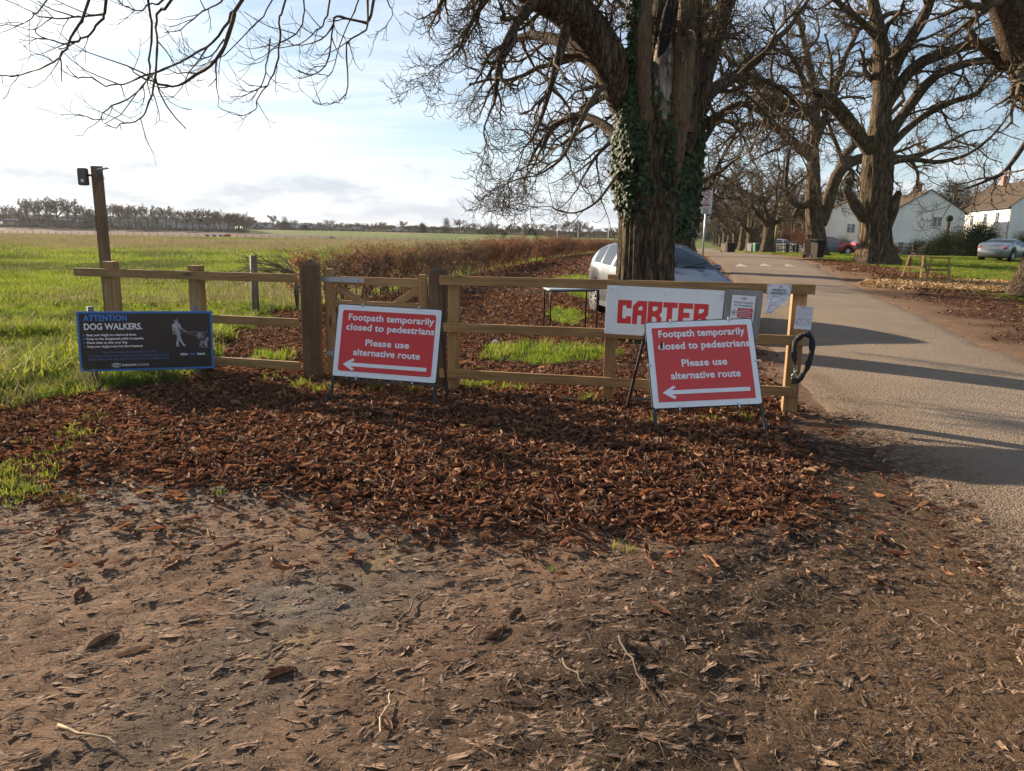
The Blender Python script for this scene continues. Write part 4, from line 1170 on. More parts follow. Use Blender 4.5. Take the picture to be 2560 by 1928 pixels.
tp3 = TP(ch={1: 9, 2: 8, 3: 6, 4: 3}, rmin=.0065)
root_3, C3, R3 = tree_from_guides('horse_chestnut_tree', 'massive bare tree with a gnarled forked trunk beside the sawhorses', 'tree', 'horse chestnuts lining the lane', T3b,
    [(T3x, 38, T3b[2], .76), a3(2189, 610) + (.70,), a3(2189, 560) + (.66,), a3(2190, 510) + (.66,), a3(2192, 460) + (.68,), a3(2194, 410) + (.66,), a3(2197, 360) + (.58,), a3(2200, 310) + (.48,)], limbsM, tp3, 8, BARKFAR, TWIG, n=72, rings=90, ridge=.1)

# ---- right edge of the picture: leaning chestnut
T0x = at(2598, 760, 19.8).x; T0b = (T0x, 19.8, gh(T0x, 19.8) - .05)
limbsM = []
a0 = lambda px, py, Y=19.8: tuple(at(px, py, Y))
LB('grow', (2660, 420, 19.8, .5), (2630, 320, 19.7, .45), (2592, 210, 19.5, .42), (2555, 110, 19.2, .42), (2520, 20, 19, .40), (2470, -90, 18.6, .33), (2400, -220, 18, .22), (2300, -330, 17.5, .12))
LB('grow', (2680, 420, 20, .4), (2740, 250, 20, .35), (2800, 50, 20, .28), (2850, -200, 20, .15))
LB('grow', (2600, 300, 19.3, .07), (2520, 420, 18.6, .05), (2470, 450, 18.2, .035), (2420, 470, 18, .02))
root_0, _, _ = tree_from_guides('horse_chestnut_tree', 'mossy leaning tree cut off by the right edge beyond the wood chippings', 'tree', 'horse chestnuts lining the lane', T0b,
    [(T0x, 19.8, T0b[2], .55), (T0x + .1, 19.8, 1.5, .5)] + [a0(2640, 560) + (.52,), a0(2660, 470) + (.55,), a0(2662, 410) + (.5,)], limbsM, TP(ch={1: 8, 2: 7, 3: 5, 4: 2}, rmin=.004), 12, BARK, TWIG, n=64, rings=70)

# ---- fourth tree: two stems behind the wheelie bins
T4x = at(2035, 640, 55).x; T4b = (T4x, 55.0, gh(T4x, 55.0) - .05)
a4 = lambda px, py: tuple(at(px, py, 55))
limbsM = []
LB('grow', (2034, 430, 55, .42), (2032, 340, 55, .38), (2040, 250, 55, .3), (2020, 150, 54.5, .22), (2000, 60, 54, .14))
LB('grow', (2050, 560, 55.2, .50), (2072, 500, 55.4, .45), (2092, 440, 55.5, .4), (2130, 405, 55.6, .34), (2190, 392, 55.8, .3), (2270, 395, 56, .22), (2340, 370, 56, .15), (2420, 330, 56, .08))
LB('grow', (2090, 445, 55.5, .3), (2120, 380, 56, .26), (2180, 330, 56, .2), (2260, 250, 56, .13))
LB('grow', (2030, 400, 55, .3), (1980, 350, 54.5, .26), (1930, 320, 54, .2), (1870, 310, 53.5, .14), (1820, 350, 53, .08))
LB('grow', (2036, 360, 55, .3), (2080, 250, 55, .24), (2110, 150, 54.6, .18), (2160, 50, 54, .1))
LB('grow', (2025, 500, 55, .28), (2010, 515, 54.6, .26), (1985, 508, 54.2, .2), (1965, 480, 54, .15), (1970, 400, 53.6, .12), (1985, 330, 53.3, .07))
root_4, _, _ = tree_from_guides('horse_chestnut_tree', 'twin-stemmed bare tree rising behind the two wheelie bins by the verge', 'tree', 'horse chestnuts lining the lane', T4b,
    [(T4x, 55, T4b[2], .72), (T4x, 55, 1.5, .62), a4(2036, 560) + (.58,), a4(2034, 500) + (.5,), a4(2034, 430) + (.44,), a4(2033, 380) + (.36,)], limbsM, TP(ch={1: 9, 2: 8, 3: 6, 4: 2}, rmin=.009), 15, BARKFAR, TWIG, n=48, rings=60, ridge=.1)

# ---- further trees of the avenue: three built, the rest copies
def avenue_tree(name, seed, label, h=1.0, maxl=5, rmin=.011, ch=None, group='horse chestnuts lining the lane'):
    rnd = random.Random(seed); root = empty(name, (0, 0, 0), 0, label, 'tree', group)
    zc = rnd.uniform(3.0, 4.2) * h
    tm, C, r = trunk_mesh((0, 0, 0), [(0, 0, 0, .55 * h), (.05, 0, 1.5, .5 * h), (.1, .1, zc, .5 * h), (.12, .1, zc + .8, .4 * h)], BARKFAR, 'trunk', 28, .12, .5, seed, 26)
    link('trunk', tm, root); crown = Tubes(); tp = TP(maxl=maxl, rmin=rmin, ch=ch or {1: 8, 2: 7, 3: 5, 4: 2}, sides={1: 7, 2: 5, 3: 3, 4: 3, 5: 3})
    big = Tubes(); k = rnd.randint(6, 8)
    for i in range(k):
        a = 2 * pi * i / k + rnd.uniform(-.4, .4); el = rnd.uniform(.45, 1.25) if i else 1.45; L = rnd.uniform(6.5, 9) * h
        p = (.1 + .25 * cos(a), .1 + .25 * sin(a), zc - rnd.uniform(0, .9)); d = (cos(a) * cos(el), sin(a) * cos(el), sin(el)); pts = [p]; x, y, z = p; dx, dy, dz = d
        for q in range(8):
            x += dx * L / 8; y += dy * L / 8; z += dz * L / 8; pts.append((x, y, z))
            dx += rnd.gauss(0, .18); dy += rnd.gauss(0, .18); dz += rnd.gauss(.01, .14); dx, dy, dz = unit((dx, dy, dz))
        r0 = rnd.uniform(.2, .3) * h; rad = [r0 * (1 - .8 * q / 8) for q in range(9)]
        b = Tubes(); b.add(pts, rad, 8); big.merge(b); tmp = Tubes(); grow(tmp, None, None, r0, 1, 1, tp, rnd, pts, rad); key = (9, tp.sides[1]); tmp.g[key] = tmp.g[key][1:]
        if not tmp.g[key]: del tmp.g[key]
        crown.merge(tmp)
    lm = link('limb', big.mesh('limb', BARKFAR, .2), root)
    link('crown', crown.mesh('crown', TWIG), root)
    return root


def copy_thing(src, loc, rz, sc=(1, 1, 1), label=None, group=None):
    r = src.copy(); COL.objects.link(r); r.location = loc; r.rotation_euler = (0, 0, rz); r.scale = sc
    if label: r['label'] = label
    if group: r['group'] = group
    for c in list(src.children):
        d = c.copy(); COL.objects.link(d); d.parent = r
        for e in c.children:
            g_ = e.copy(); COL.objects.link(g_); g_.parent = d
    return r


avs = []
protos = [avenue_tree('horse_chestnut_tree', 31, '', maxl=5), avenue_tree('horse_chestnut_tree', 32, '', maxl=5), avenue_tree('horse_chestnut_tree', 37, '', maxl=4)]
AV = [(1918, 77, 'bare tree beside the green wheelie bin, left of the white car'), (1877, 90, 'bare tree on the grass just left of the pale and green bins'),
      (1856, 104, 'leaning bare tree between two pairs of bins along the lane'), (1838, 120, 'bare tree just behind the brown bins of the far lane side'),
      (1822, 137, 'bare tree, nearest of those left of the far brown bins'), (1811, 153, None), (1801, 170, None), (1793, 188, None), (1786, 206, None)]
for i, (px, Y, lab) in enumerate(AV):
    p = at(px, 625, Y); x, y = p.x, Y
    o = protos[i % 3] if i < 3 else None
    rz = [0.3, 2.2, 4.1, 1.2, 5.0, 3.0, .5, 2.6, 4.4][i]
    sc = (1, 1, 1) if i < 3 else (.95, .95, .92)
    lab = lab or 'one of the small distant bare trees closing the avenue'
    z = gh(x, y) - .05
    if o: o.location = (x, y, z); o.rotation_euler = (0, 0, rz); o['label'] = lab
    else: copy_thing(protos[i % 3], (x, y, z), rz, sc, lab, 'horse chestnuts lining the lane' if i < 5 else 'distant avenue trees')
# left row beyond the ivy tree
for i, (px, Y, lab) in enumerate([(1700, 48, 'bare tree half hidden behind the ivy-wrapped trunk, left side of lane'), (1722, 68, 'farther bare tree on the field side of the lane, mostly hidden')]):
    p = at(px, 610, Y); copy_thing(protos[i], (p.x, Y, gh(p.x, Y) - .05), 1.7 + i * 2, (.95, .95, .9), lab)
# trees of the right-hand gardens behind the houses
for i, (px, Y, s, lab) in enumerate([(2440, 125, 1.25, 'tall bare tree rising behind the roof of the middle white house'), (2530, 128, 1.2, 'bare tree behind the chimney of the right-hand house'), (2260, 135, 1.15, 'bare tree behind the left slope of the middle house'), (1960, 125, 1.1, 'bare tree behind the copper hedge and the white car'), (2010, 110, 1.0, 'bare tree over the parked cars, behind the copper hedge'), (1890, 140, 1.1, 'bare tree far behind the green bin'), (2350, 122, 1.0, 'bare tree behind the ridge of the middle white house'),(1990,140,1.3,'taller bare tree beyond the copper hedge'),(1925,150,1.2,'bare tree farthest back behind the copper hedge')]):
    p = at(px, 600, Y); copy_thing(protos[(i + 1) % 3], (p.x, Y, gh(p.x, Y) - .05), i * 1.3, (s, s, s), lab, 'bare trees behind the houses')

# ---- tree behind the camera whose drooping branches hang into the top left
TBb = (-2.6, -7.0, -.05)
limbsM = []
limbsM.append(([(-2.6, -7, 3.5), (-3.2, -4, 5.2), (-3.8, 0, 6.3), (-4.2, 4, 6.6), (-4.6, 7.5, 5.8), (-4.9, 9, 5.3)], [.3, .27, .22, .16, .1, .05], 'bare'))
limbsM.append(([(-2.6, -7, 3.8), (-2.4, -3, 5.6), (-2.2, 1, 6.7), (-1.9, 5, 6.6), (-1.6, 8, 5.9), (-1.0, 10, 5.4)], [.3, .27, .22, .15, .09, .05], 'bare'))
limbsM.append(([(-2.6, -7, 3.9), (-4.5, -4.5, 5.5), (-7, -1, 6.5), (-8.5, 3, 6.6), (-8.8, 6, 5.6)], [.25, .22, .17, .12, .05], 'bare'))
HB = [
 (7.6, .016, [(604, 0), (577, 35), (547, 90), (497, 129), (428, 164), (368, 189), (308, 209), (263, 215), (229, 196), (194, 194), (164, 167)]),
 (7.3, .018, [(587, 30), (562, 114), (537, 154), (497, 184), (447, 214), (398, 209), (348, 189), (323, 169)]),
 (7.0, .014, [(432, 0), (398, 25), (390, 70), (393, 129), (383, 214), (368, 268), (348, 298), (313, 308), (286, 318), (263, 314)]),
 (7.2, .012, [(370, 0), (380, 75), (375, 149), (368, 199), (318, 249), (268, 273), (246, 301), (219, 293), (201, 288)]),
 (7.0, .016, [(266, 0), (258, 40), (234, 75), (204, 99), (164, 107), (120, 100), (85, 75)]),
 (7.1, .014, [(219, 0), (199, 60), (169, 109), (149, 144), (99, 174), (30, 189), (-5, 182), (-40, 170)]),
 (6.8, .008, [(114, 0), (85, 35), (55, 60), (0, 62), (-40, 50)]),
 (8.0, .012, [(714, 0), (701, 40), (699, 99), (691, 164), (666, 214), (641, 249), (639, 273), (602, 288), (552, 271)]),
 (8.1, .009, [(676, 94), (666, 164), (651, 219), (620, 230), (592, 224)]),
 (8.3, .018, [(935, 0), (915, 55), (865, 45), (835, 45), (830, 85), (815, 164), (776, 189), (746, 174)]),
 (8.2, .013, [(920, 0), (915, 75), (865, 114), (870, 214), (845, 254), (815, 259), (781, 254)]),
 (7.4, .012, [(570, -20), (530, 20), (497, 35), (450, 75), (415, 80)]),
 (7.8, .010, [(690, -20), (640, 60), (560, 140), (500, 165), (455, 165)]),
 (8.0, .012, [(830, -20), (815, 50), (790, 75), (750, 110), (700, 120), (665, 110)]),
 (7.9, .010, [(760, -20), (755, 60), (700, 110), (640, 150), (590, 120)]),
 (7.5, .012, [(420, -10), (380, 10), (345, 25), (310, 12), (290, -10)]),
 (7.4, .012, [(262, 30), (250, 38), (215, 42), (180, 42), (120, 45), (60, 22), (0, -5)]),
 (8.2, .009, [(960, -20), (978, 20), (978, 45), (955, 75), (940, 78)]),
 (7.7, .009, [(560, 100), (530, 140), (480, 145), (440, 125)]),
 (8.1, .008, [(835, 60), (800, 100), (740, 115), (710, 95)]),
 (8.3, .010, [(900, -20), (880, 40), (850, 110), (830, 180), (800, 185), (755, 160)]),
]


def hang(crown, rnd):
    L1 = [limbsM[0][0][i] for i in (3, 4, 5)] + [limbsM[1][0][i] for i in (3, 4, 5)] + [limbsM[2][0][4]]
    tpw = TP(n={1: 9, 2: 8, 3: 6, 4: 5, 5: 4}, ch={1: 5, 2: 5, 3: 3, 4: 2}, sides={1: 6, 2: 6, 3: 5, 4: 4, 5: 4}, lr={1: .3, 2: .2, 3: .28, 4: .32}, rr={1: .5, 2: .5, 3: .5, 4: .7}, ang=(.45, .95), rmin=.0019, start=.25, maxl=5,
             droop={1: 0, 2: .02, 3: .03, 4: .02, 5: 0}, up={1: 0, 2: .1, 3: .25, 4: .35, 5: .25}, wob={1: .1, 2: .14, 3: .15, 4: .16, 5: .12})
    for Y, r, P_ in HB:
        pp = [at(a, b, Y + .25 * sin(a * .05 + i)) for i, (a, b) in enumerate(P_)]
        s = min(L1, key=lambda q: (Vector(q) - pp[0]).length); s = Vector(s); mid = pp[0] + (pp[0] - pp[1]).normalized() * .9 + Vector((0, 0, .35))
        full = [tuple(s), tuple(mid)] + [tuple(q) for q in pp] if P_[0][1] < 20 else [tuple(q) for q in pp]
        m_ = len(full); rad = [max(.0024, r * 1.05 * (1 - .78 * (i / (m_ - 1)))) for i in range(m_)]
        pts, rr_ = smooth_path(full, rad, 3); pts = [tuple(c + rnd.gauss(0, .006) for c in p) for p in pts]
        # buds and knuckles
        rr_ = [q * (1 + (.25 if rnd.random() < .25 else 0)) for q in rr_]
        crown.add(pts, rr_, 6)
        vis = pts[6:] if P_[0][1] < 20 else pts
        vr = rr_[-len(vis):]
        tmp = Tubes(); grow(tmp, None, None, vr[0], 1, 4, tpw, rnd, vis, vr); tmp2 = Tubes(); tpw.ch[3] = 5; grow(tmp2, None, None, vr[0], 1, 3, tpw, rnd, vis, vr)
        for tm_, kk in ((tmp, (len(vis), tpw.sides[4])), (tmp2, (len(vis), tpw.sides[3]))):
            tm_.g[kk] = tm_.g[kk][1:]
            if not tm_.g[kk]: del tm_.g[kk]
            crown.merge(tm_)


tree_from_guides('overhanging_tree', 'bare tree whose drooping twigs hang down across the white sky at upper left', 'tree', None, TBb,
    [(-2.6, -7, -.05, .5), (-2.6, -7, 2, .46), (-2.6, -7, 4.2, .4)], limbsM, TP(), 21, BARK, TWIG, extra=hang, n=32, rings=30)

# ------------------------------------------------------------------ timber fence
def board(parent, p, q, h, th, m, name='rail'):
    "plank from p to q (centre line of the top edge), h tall, th thick"
    p = Vector(p); q = Vector(q)
    o = MB().beam(p - Vector((0, 0, h / 2)), q - Vector((0, 0, h / 2)), th, h).build(name, m, parent, bevel=.004); return uvbox(o)


def post(parent, x, y, z0, z1, w, d, m, rz=0, lean=(0, 0), name='post', cap=False):
    b = MB(); M = Matrix.Translation((x, y, 0)) @ Matrix.Rotation(rz, 4, 'Z') @ Matrix.Shear('XY', 4, lean)
    b.box((0, 0, (z0 + z1) / 2), (w, d, z1 - z0), M)
    o = b.build(name, m, parent, bevel=.006); uvbox(o)
    if cap:
        c = MB(); c.box((0, 0, z1 + .004 + .035), (w * .99, d * .99, .07), M, taper=.04); k = uvbox(c.build('post_cap', m, o)); 
    return o


FA = -.25
fang = atan(-.25)
L0, L1 = Vector((-4.93, 8.60, 1.125)), Vector((-2.25, 7.93, 1.135))
ffl = empty('timber_fence', (0, 0, 0), 0, 'short three-rail timber fence left of the gate, behind the dark dog walkers board', 'fence', 'post and rail fencing')
for (x, w) in ((-4.50, .15), (-3.44, .15)):
    yb = L0.y + (L1.y - L0.y) * (x - L0.x) / (L1.x - L0.x) + .024
    post(ffl, x, yb + .045, -.2, 1.205 if x < -4 else 1.19, w, .09, WOOD, fang)
def railpt(A, B, x, z): u = (x - A.x) / (B.x - A.x); return Vector((x, A.y + (B.y - A.y) * u, z))
board(ffl, L0, L1, .088, .038, WOOD)
board(ffl, railpt(L0, L1, -4.1, .668), railpt(L0, L1, -2.25, .672), .088, .038, WOOD)
board(ffl, railpt(L0, L1, -4.1, .212), railpt(L0, L1, -2.25, .214), .088, .038, WOOD)
ffr = empty('timber_fence', (0, 0, 0), 0, 'long three-rail timber fence right of the gate, carrying the boards and notices', 'fence', 'post and rail fencing')
R0, R1 = Vector((-.72, 7.455, 1.172)), Vector((2.655, 6.735, 1.19))
board(ffr, R0, R1, .088, .038, WOOD)
board(ffr, railpt(R0, R1, -.72, .715), railpt(R0, R1, 2.60, .732), .088, .038, WOOD)
board(ffr, railpt(R0, R1, -.72, .252), railpt(R0, R1, 2.575, .264), .088, .038, WOOD)
rang = atan2(R1.y - R0.y, R1.x - R0.x)
for x in (-.585, .93, 2.555):
    p = railpt(R0, R1, x, 0); post(ffr, x, p.y + .045 + .022 + .012, -.2, 1.225 if 0 < x < 2 else 1.155, .10 if x < 2 else .125, .09 if x < 2 else .13, WOOD, rang)
# screws in the rail ends
for (x, z) in ((2.60, 1.165), (2.61, 1.13), (2.56, .70), (2.54, .235), (-.6, 1.14), (-.6, .69), (-.6, .22), (.93, 1.15), (1.0, .235)):
    p = railpt(R0, R1, x, z); MB().ell((p.x, p.y - .02, p.z), (.005, .003, .005), 8, 4).build('screw', DARKSTEEL, ffr)
# gate posts with pyramid tops
gpl = empty('gate_post', (-2.13, 8.02, 0), fang, 'thick brown hinge post with pyramid top, left of the gate', 'gate post', 'gate posts')
post(gpl, 0, 0, -.2, 1.215, .175, .175, WOODD, radians(12), name='post', cap=True)
gpr = empty('gate_post', (-.755, 7.60, 0), fang, 'brown latch post with pyramid top, partly behind the left red sign', 'gate post', 'gate posts')
post(gpr, 0, 0, -.2, 1.205, .150, .150, WOODD, radians(4), name='post', cap=True)

# wooden gate between them, hung on a galvanised strap
gt_ = empty('wooden_gate', (-2.0, 8.05, 0), fang, 'small five-bar timber gate with galvanised top hinge strap', 'gate')
post(gt_, .06, .02, .09, 1.19, .085, .075, WOODL, name='stile')
post(gt_, 1.10, .02, .09, 1.16, .075, .07, WOODL, name='stile')
for z, h in ((1.115, .085), (.865, .075), (.625, .07), (.39, .07), (.185, .075)):
    board(gt_, (.10, .02, z), (1.06, .02, z), h, .032, WOODL)
board(gt_, (.13, .045, 1.04), (.56, .045, .80), .075, .025, WOODL, 'brace'); board(gt_, (1.04, .045, 1.04), (.66, .045, .80), .075, .025, WOODL, 'brace')
board(gt_, (.12, .045, .16), (.56, .045, .80), .07, .025, WOODL, 'brace')
st = MB().box((.22, -.022, 1.082), (.50, .006, .05)); sto = st.build('hinge_strap', GALV, gt_, bevel=.001)
for x in (.06, .22, .41): MB().ell((x, -.028, 1.082), (.011, .007, .011), 10, 6).build('bolt', GALV, sto, True)
hb_ = MB().box((.06, -.025, .30), (.09, .008, .05)); hb_.tube([(.10, -.03, .30), (.24, -.03, .295)], .008, 8); hb_.build('lower_hinge', GALV, gt_)

# ------------------------------------------------------------------ lettering
def text_mesh(s, bold=.0, space=1.0):
    c = bpy.data.curves.new('lettering', 'FONT'); c.body = s; c.size = 1; c.offset = bold; c.space_character = space; c.extrude = 0; c.resolution_u = 3
    o = bpy.data.objects.new('lettering', c); me = bpy.data.meshes.new_from_object(o); bpy.data.objects.remove(o); bpy.data.curves.remove(c); return me


def text(parent, s, x0, x1, zb, cap, m, y=-.002, bold=.02, align='L', space=1.0, slant=0):
    "lettering on a board lying in local XZ, facing -Y. x1 given: width is fitted"
    me = text_mesh(s, bold, space)
    V = np.empty(len(me.vertices) * 3, np.float32); me.vertices.foreach_get('co', V); V = V.reshape(-1, 3)
    sx0, sx1 = V[:, 0].min(), V[:, 0].max(); ks = cap / .72
    kx = (x1 - x0) / (sx1 - sx0) if x1 is not None else ks
    W = np.stack([x0 + (V[:, 0] - sx0) * kx + slant * V[:, 1] * ks, np.full(len(V), y), zb + V[:, 1] * ks], 1).astype(np.float32)
    me.vertices.foreach_set('co', W.ravel()); me.update(); me.materials.append(m)
    o = link('lettering', me, parent); return o


def flat(parent, name, poly, m, y=-.002, th=.001):
    return MB().prism(poly, y, y + th).build(name, m, parent)


def rrect(x0, x1, z0, z1, r, n=5):
    P = []
    for cx, cz, a0 in ((x1 - r, z1 - r, 0), (x0 + r, z1 - r, 90), (x0 + r, z0 + r, 180), (x1 - r, z0 + r, 270)):
        for i in range(n + 1): a = radians(a0 + 90 * i / n); P.append((cx + r * cos(a), cz + r * sin(a)))
    return P


def frame_matrix(TL, TR, BL):
    TL, TR, BL = Vector(TL), Vector(TR), Vector(BL); x = (TR - TL).normalized(); z = (TL - BL); z = (z - x * z.dot(x)).normalized(); y = z.cross(x)
    return Matrix(((x.x, y.x, z.x, BL.x), (x.y, y.y, z.y, BL.y), (x.z, y.z, z.z, BL.z), (0, 0, 0, 1))), (TR - TL).length, (TL - BL).length


def footpath_sign(TL, TR, BL, label, legs, backs, dirty=False):
    zl = (.815, .672, .470, .328, .178) if dirty else (.785, .650, .445, .308, .175)
    M, W, H = frame_matrix(TL, TR, BL)
    root = empty('road_works_sign', (0, 0, 0), 0, label, 'sign', 'red footpath closed signs'); root.matrix_world = M
    Mi = M.inverted()
    fr = MB()
    ii = .008
    for a, b in (((ii, ii), (W - ii, ii)), ((W - ii, ii), (W - ii, H - ii)), ((W - ii, H - ii), (ii, H - ii)), ((ii, H - ii), (ii, ii))):
        fr.beam((a[0], .006, a[1]), (b[0], .006, b[1]), .022, .022, (0, 1, 0))
    fr.build('frame', DARKSTEEL, root, bevel=.003)
    flat(root, 'face_panel', rrect(.006, W - .006, .006, H - .006, .02), SIGNWHITE, -.008, .006)
    bx = .055
    flat(root, 'red_panel', rrect(bx, W - bx * .95, bx, H - bx, .022 if not dirty else .006), SIGNRED, -.011, .002)
    k = W / 1.0
    ty = -.0135
    text(root, 'Footpath temporarily', .115 * k, .935 * k if not dirty else .915 * k, zl[0] * H, .061, LETWHITE, ty, .028, space=1.04)
    text(root, 'closed to pedestrians', .10 * k, .945 * k, zl[1] * H, .061, LETWHITE, ty, .028, space=1.04)
    text(root, 'Please use', .30 * k, .72 * k, zl[2] * H, .061, LETWHITE, ty, .028, space=1.04)
    text(root, 'alternative route', .19 * k, .83 * k, zl[3] * H, .061, LETWHITE, ty, .028, space=1.04)
    z = zl[4] * H; a = .10 * k
    flat(root, 'arrow', [(a, z), (a + .095, z - .055), (a + .075, z - .022), (a + .075, z - .016), (.90 * k, z - .016), (.90 * k, z + .016), (a + .075, z + .016), (a + .075, z + .02), (a + .095, z + .055), (a + .085, z + .055)][:1] +
         [(a + .095, z - .058), (a + .115, z - .040), (a + .075, z - .016), (.90 * k, z - .016), (.90 * k, z + .018), (a + .075, z + .018), (a + .115, z + .042), (a + .095, z + .058)], SIGNWHITE, -.0135, .001)
    for x in (.24 * k, .78 * k):
        for zz in (H, 0.0): MB().box((x, -.012, zz), (.014, .012, .035)).build('clip', GALV, root)
    if dirty:
        for zz in (.5 * H,):
            for x in (.004, W - .004): MB().box((x, -.012, zz), (.035, .012, .016)).build('clip', GALV, root)
        DRT = mat('splashed_mud', (.05, .02, .018), .9)
        for (x, z2, r1, r2) in ((.135, .72, .012, .030), (.12, .675, .006, .006), (.108, .645, .004, .005)):
            flat(root, 'mud_spot', [(x * k + r1 * cos(q) * (1 + .3 * sin(3 * q)), z2 * H + r2 * sin(q) + .01 * cos(q)) for q in [i * pi / 5 for i in range(10)]], DRT, -.0146, .0006)
    for (x, z0_), ft in zip(((.015, .01), (W - .015, .01)), legs):
        top = Vector((x, .014, H * .5)); f = Mi @ Vector(ft); d = (f - Vector((x, .006, 0)))
        b = MB().beam(Vector((x, .008, 0)), f, .026, .022, (0, 1, 0)); b.build('leg', DARKSTEEL, root, bevel=.003)
    for x, ft in zip((.03, W - .03), backs):
        f = Mi @ Vector(ft); MB().beam(Vector((x, .03, H - .02)), f, .024, .02, (0, 1, 0)).build('leg', RUST if not dirty else DARKSTEEL, root, bevel=.002)
    f0, f1 = (Mi @ Vector(q) for q in backs)
    a_ = Vector((.03, .03, H - .02)); b_ = Vector((W - .03, .03, H - .02))
    MB().beam(a_.lerp(f0, .85), b_.lerp(f1, .85), .018, .018, (0, 1, 0)).build('back_bar', DARKSTEEL, root)
    return root


S1 = (at(852, 760, 7.13), at(1112, 775, 6.93), at(830, 940, 6.97))
footpath_sign(*S1, 'red footpath closed sign leaning in front of the gate, clean white border', [(-1.69, 6.90, gh(-1.69, 6.9) + .0), (-.70, 6.68, gh(-.7, 6.68))], [(-1.62, 7.42, .0), (-.62, 7.20, 0)])
S2 = (at(1597, 808, 6.42), at(1865, 797, 6.48), at(1632, 1024, 6.12))
footpath_sign(*S2, 'tilted mud-spotted red footpath closed sign standing in front of the white board', [(1.19, 6.04, gh(1.19, 6.04)), (2.11, 6.09, gh(2.11, 6.09))], [(1.05, 6.80, .0), (2.0, 6.95, 0)], True)

# ------------------------------------------------------------------ dog walkers board on two grey posts
M, W, H = frame_matrix(at(183, 779, 7.55), at(524, 778, 8.0), (-4.37, 7.55, .14))
dw = empty('dog_walkers_board', (0, 0, 0), 0, 'wide black notice for dog walkers with blue edge on two grey posts', 'sign'); dw.matrix_world = M
MB().box((W / 2, .006, H / 2), (W, .012, H)).build('board', SIGNBLUE, dw, bevel=.003)
flat(dw, 'black_panel', rrect(.022, W - .022, .022, H - .022, .012), SIGNBLACK, -.002, .001)
for x in (.125, W - .165):
    b = MB().tube([(x, .045, -.35), (x, .045, H + .045)], .031, 12); b.build('post', mat('grey_plastic_post', (.16, .16, .155), .7) if 'grey_plastic_post' not in bpy.data.materials else bpy.data.materials['grey_plastic_post'], dw, True)
u = W / 2212 * 1.04; v = H / 920 * .985  # picture units of the notice
fx = lambda x: (x - 60) * W / 2060; fz = lambda y: H - (y - 120) * H / 905
text(dw, 'ATTENTION', fx(160), fx(800), H * .845, .060, LETBLUE, -.003, .026, space=1.05)
text(dw, 'DOG WALKERS.', fx(160), fx(1025), H * .700, .064, LETWHITE, -.003, .026)
for i, (s_, x1) in enumerate((('Keep your dog(s) on a lead at all times.', 930), ('Keep to the designated public footpaths.', 1040), ('Please clean up after your dog.', 790), ('Keep your dog(s) away from farm livestock.', 1020))):
    zz = H * (.595 - .064 * i); text(dw, s_, fx(190), fx(x1), zz, .022, LETWHITE, -.003, .03)
    MB().lathe([(0.001, 0), (.008, 0)], 10, Matrix.Translation((fx(150), -.003, zz + .009)), 'Y').build('bullet', LETBLUE, dw)
text(dw, 'Dogs (Protection of Livestock) Act 1953', fx(400), fx(1210), H * .305, .022, LETBLUE2, -.003, .03)
text(dw, 'Your dog must not worry, chase or attack livestock (this includes', fx(180), fx(1410), H * .245, .022, LETBLUE2, -.003, .03)
text(dw, 'sheep, cattle, goats, pigs, horses and poultry) on agricultural land.', fx(180), fx(1415), H * .190, .022, LETBLUE2, -.003, .03)
text(dw, 'take', fx(1590), fx(1705), H * .245, .028, LETWHITE, -.003, .02)
text(dw, 'the', fx(1745), fx(1820), H * .245, .028, LETBLUE, -.003, .02)
text(dw, 'lead..', fx(1860), fx(2000), H * .245, .028, LETWHITE, -.003, .02)
text(dw, 'OAKLANDS', fx(685), fx(905), H * .082, .022, LETWHITE, -.003, .02)
text(dw, 'COLLEGE', fx(925), fx(1095), H * .082, .022, LETWHITE, -.003, .0)
# emblem: ringed ellipse with a sweep
for (rx_, rz_, w_, a0_, a1_) in ((.043, .022, .0035, .5, 6.6), (.030, .015, .003, .2, 5.6), (.018, .008, .003, 0, 6.28)):
    ce = (fx(600), H * .098); n_ = 22; V = []; F = []
    for i in range(n_ + 1):
        a = a0_ + (a1_ - a0_) * i / n_
        for rr_ in (0, w_): V.append((ce[0] + (rx_ - rr_) * cos(a), -.003, ce[1] + (rz_ - rr_) * sin(a)))
    for i in range(n_): F.append((2 * i, 2 * i + 1, 2 * i + 3, 2 * i + 2))
    link('emblem', mkmesh('emblem', V, F, LETWHITE), dw)
flat(dw, 'emblem', [(fx(590), H * .120), (fx(640), H * .128), (fx(672), H * .126), (fx(668), H * .116), (fx(630), H * .119)], LETWHITE)
# pictograms: walker and two dogs (outlines in units of the notice)
def pic(P_): return [(fx(a), fz(b)) for a, b in P_]
man = [(1512, 252), (1530, 236), (1560, 236), (1576, 252), (1576, 275), (1568, 290), (1600, 310), (1618, 340), (1630, 385), (1668, 412), (1690, 425), (1700, 442), (1682, 440), (1655, 425), (1612, 400), (1603, 380), (1608, 440), (1606, 500), (1612, 545), (1640, 600), (1660, 638), (1680, 632), (1685, 640), (1665, 668), (1650, 668), (1620, 625), (1588, 570), (1572, 610), (1570, 655), (1596, 664), (1598, 670), (1532, 670), (1532, 640), (1540, 580), (1552, 520), (1545, 490), (1522, 475), (1508, 480), (1502, 488), (1486, 480), (1484, 462), (1490, 450), (1478, 400), (1480, 345), (1492, 318), (1525, 302), (1522, 290), (1514, 275)]
flat(dw, 'walker_pictogram', pic(man)[::-1], LETWHITE)
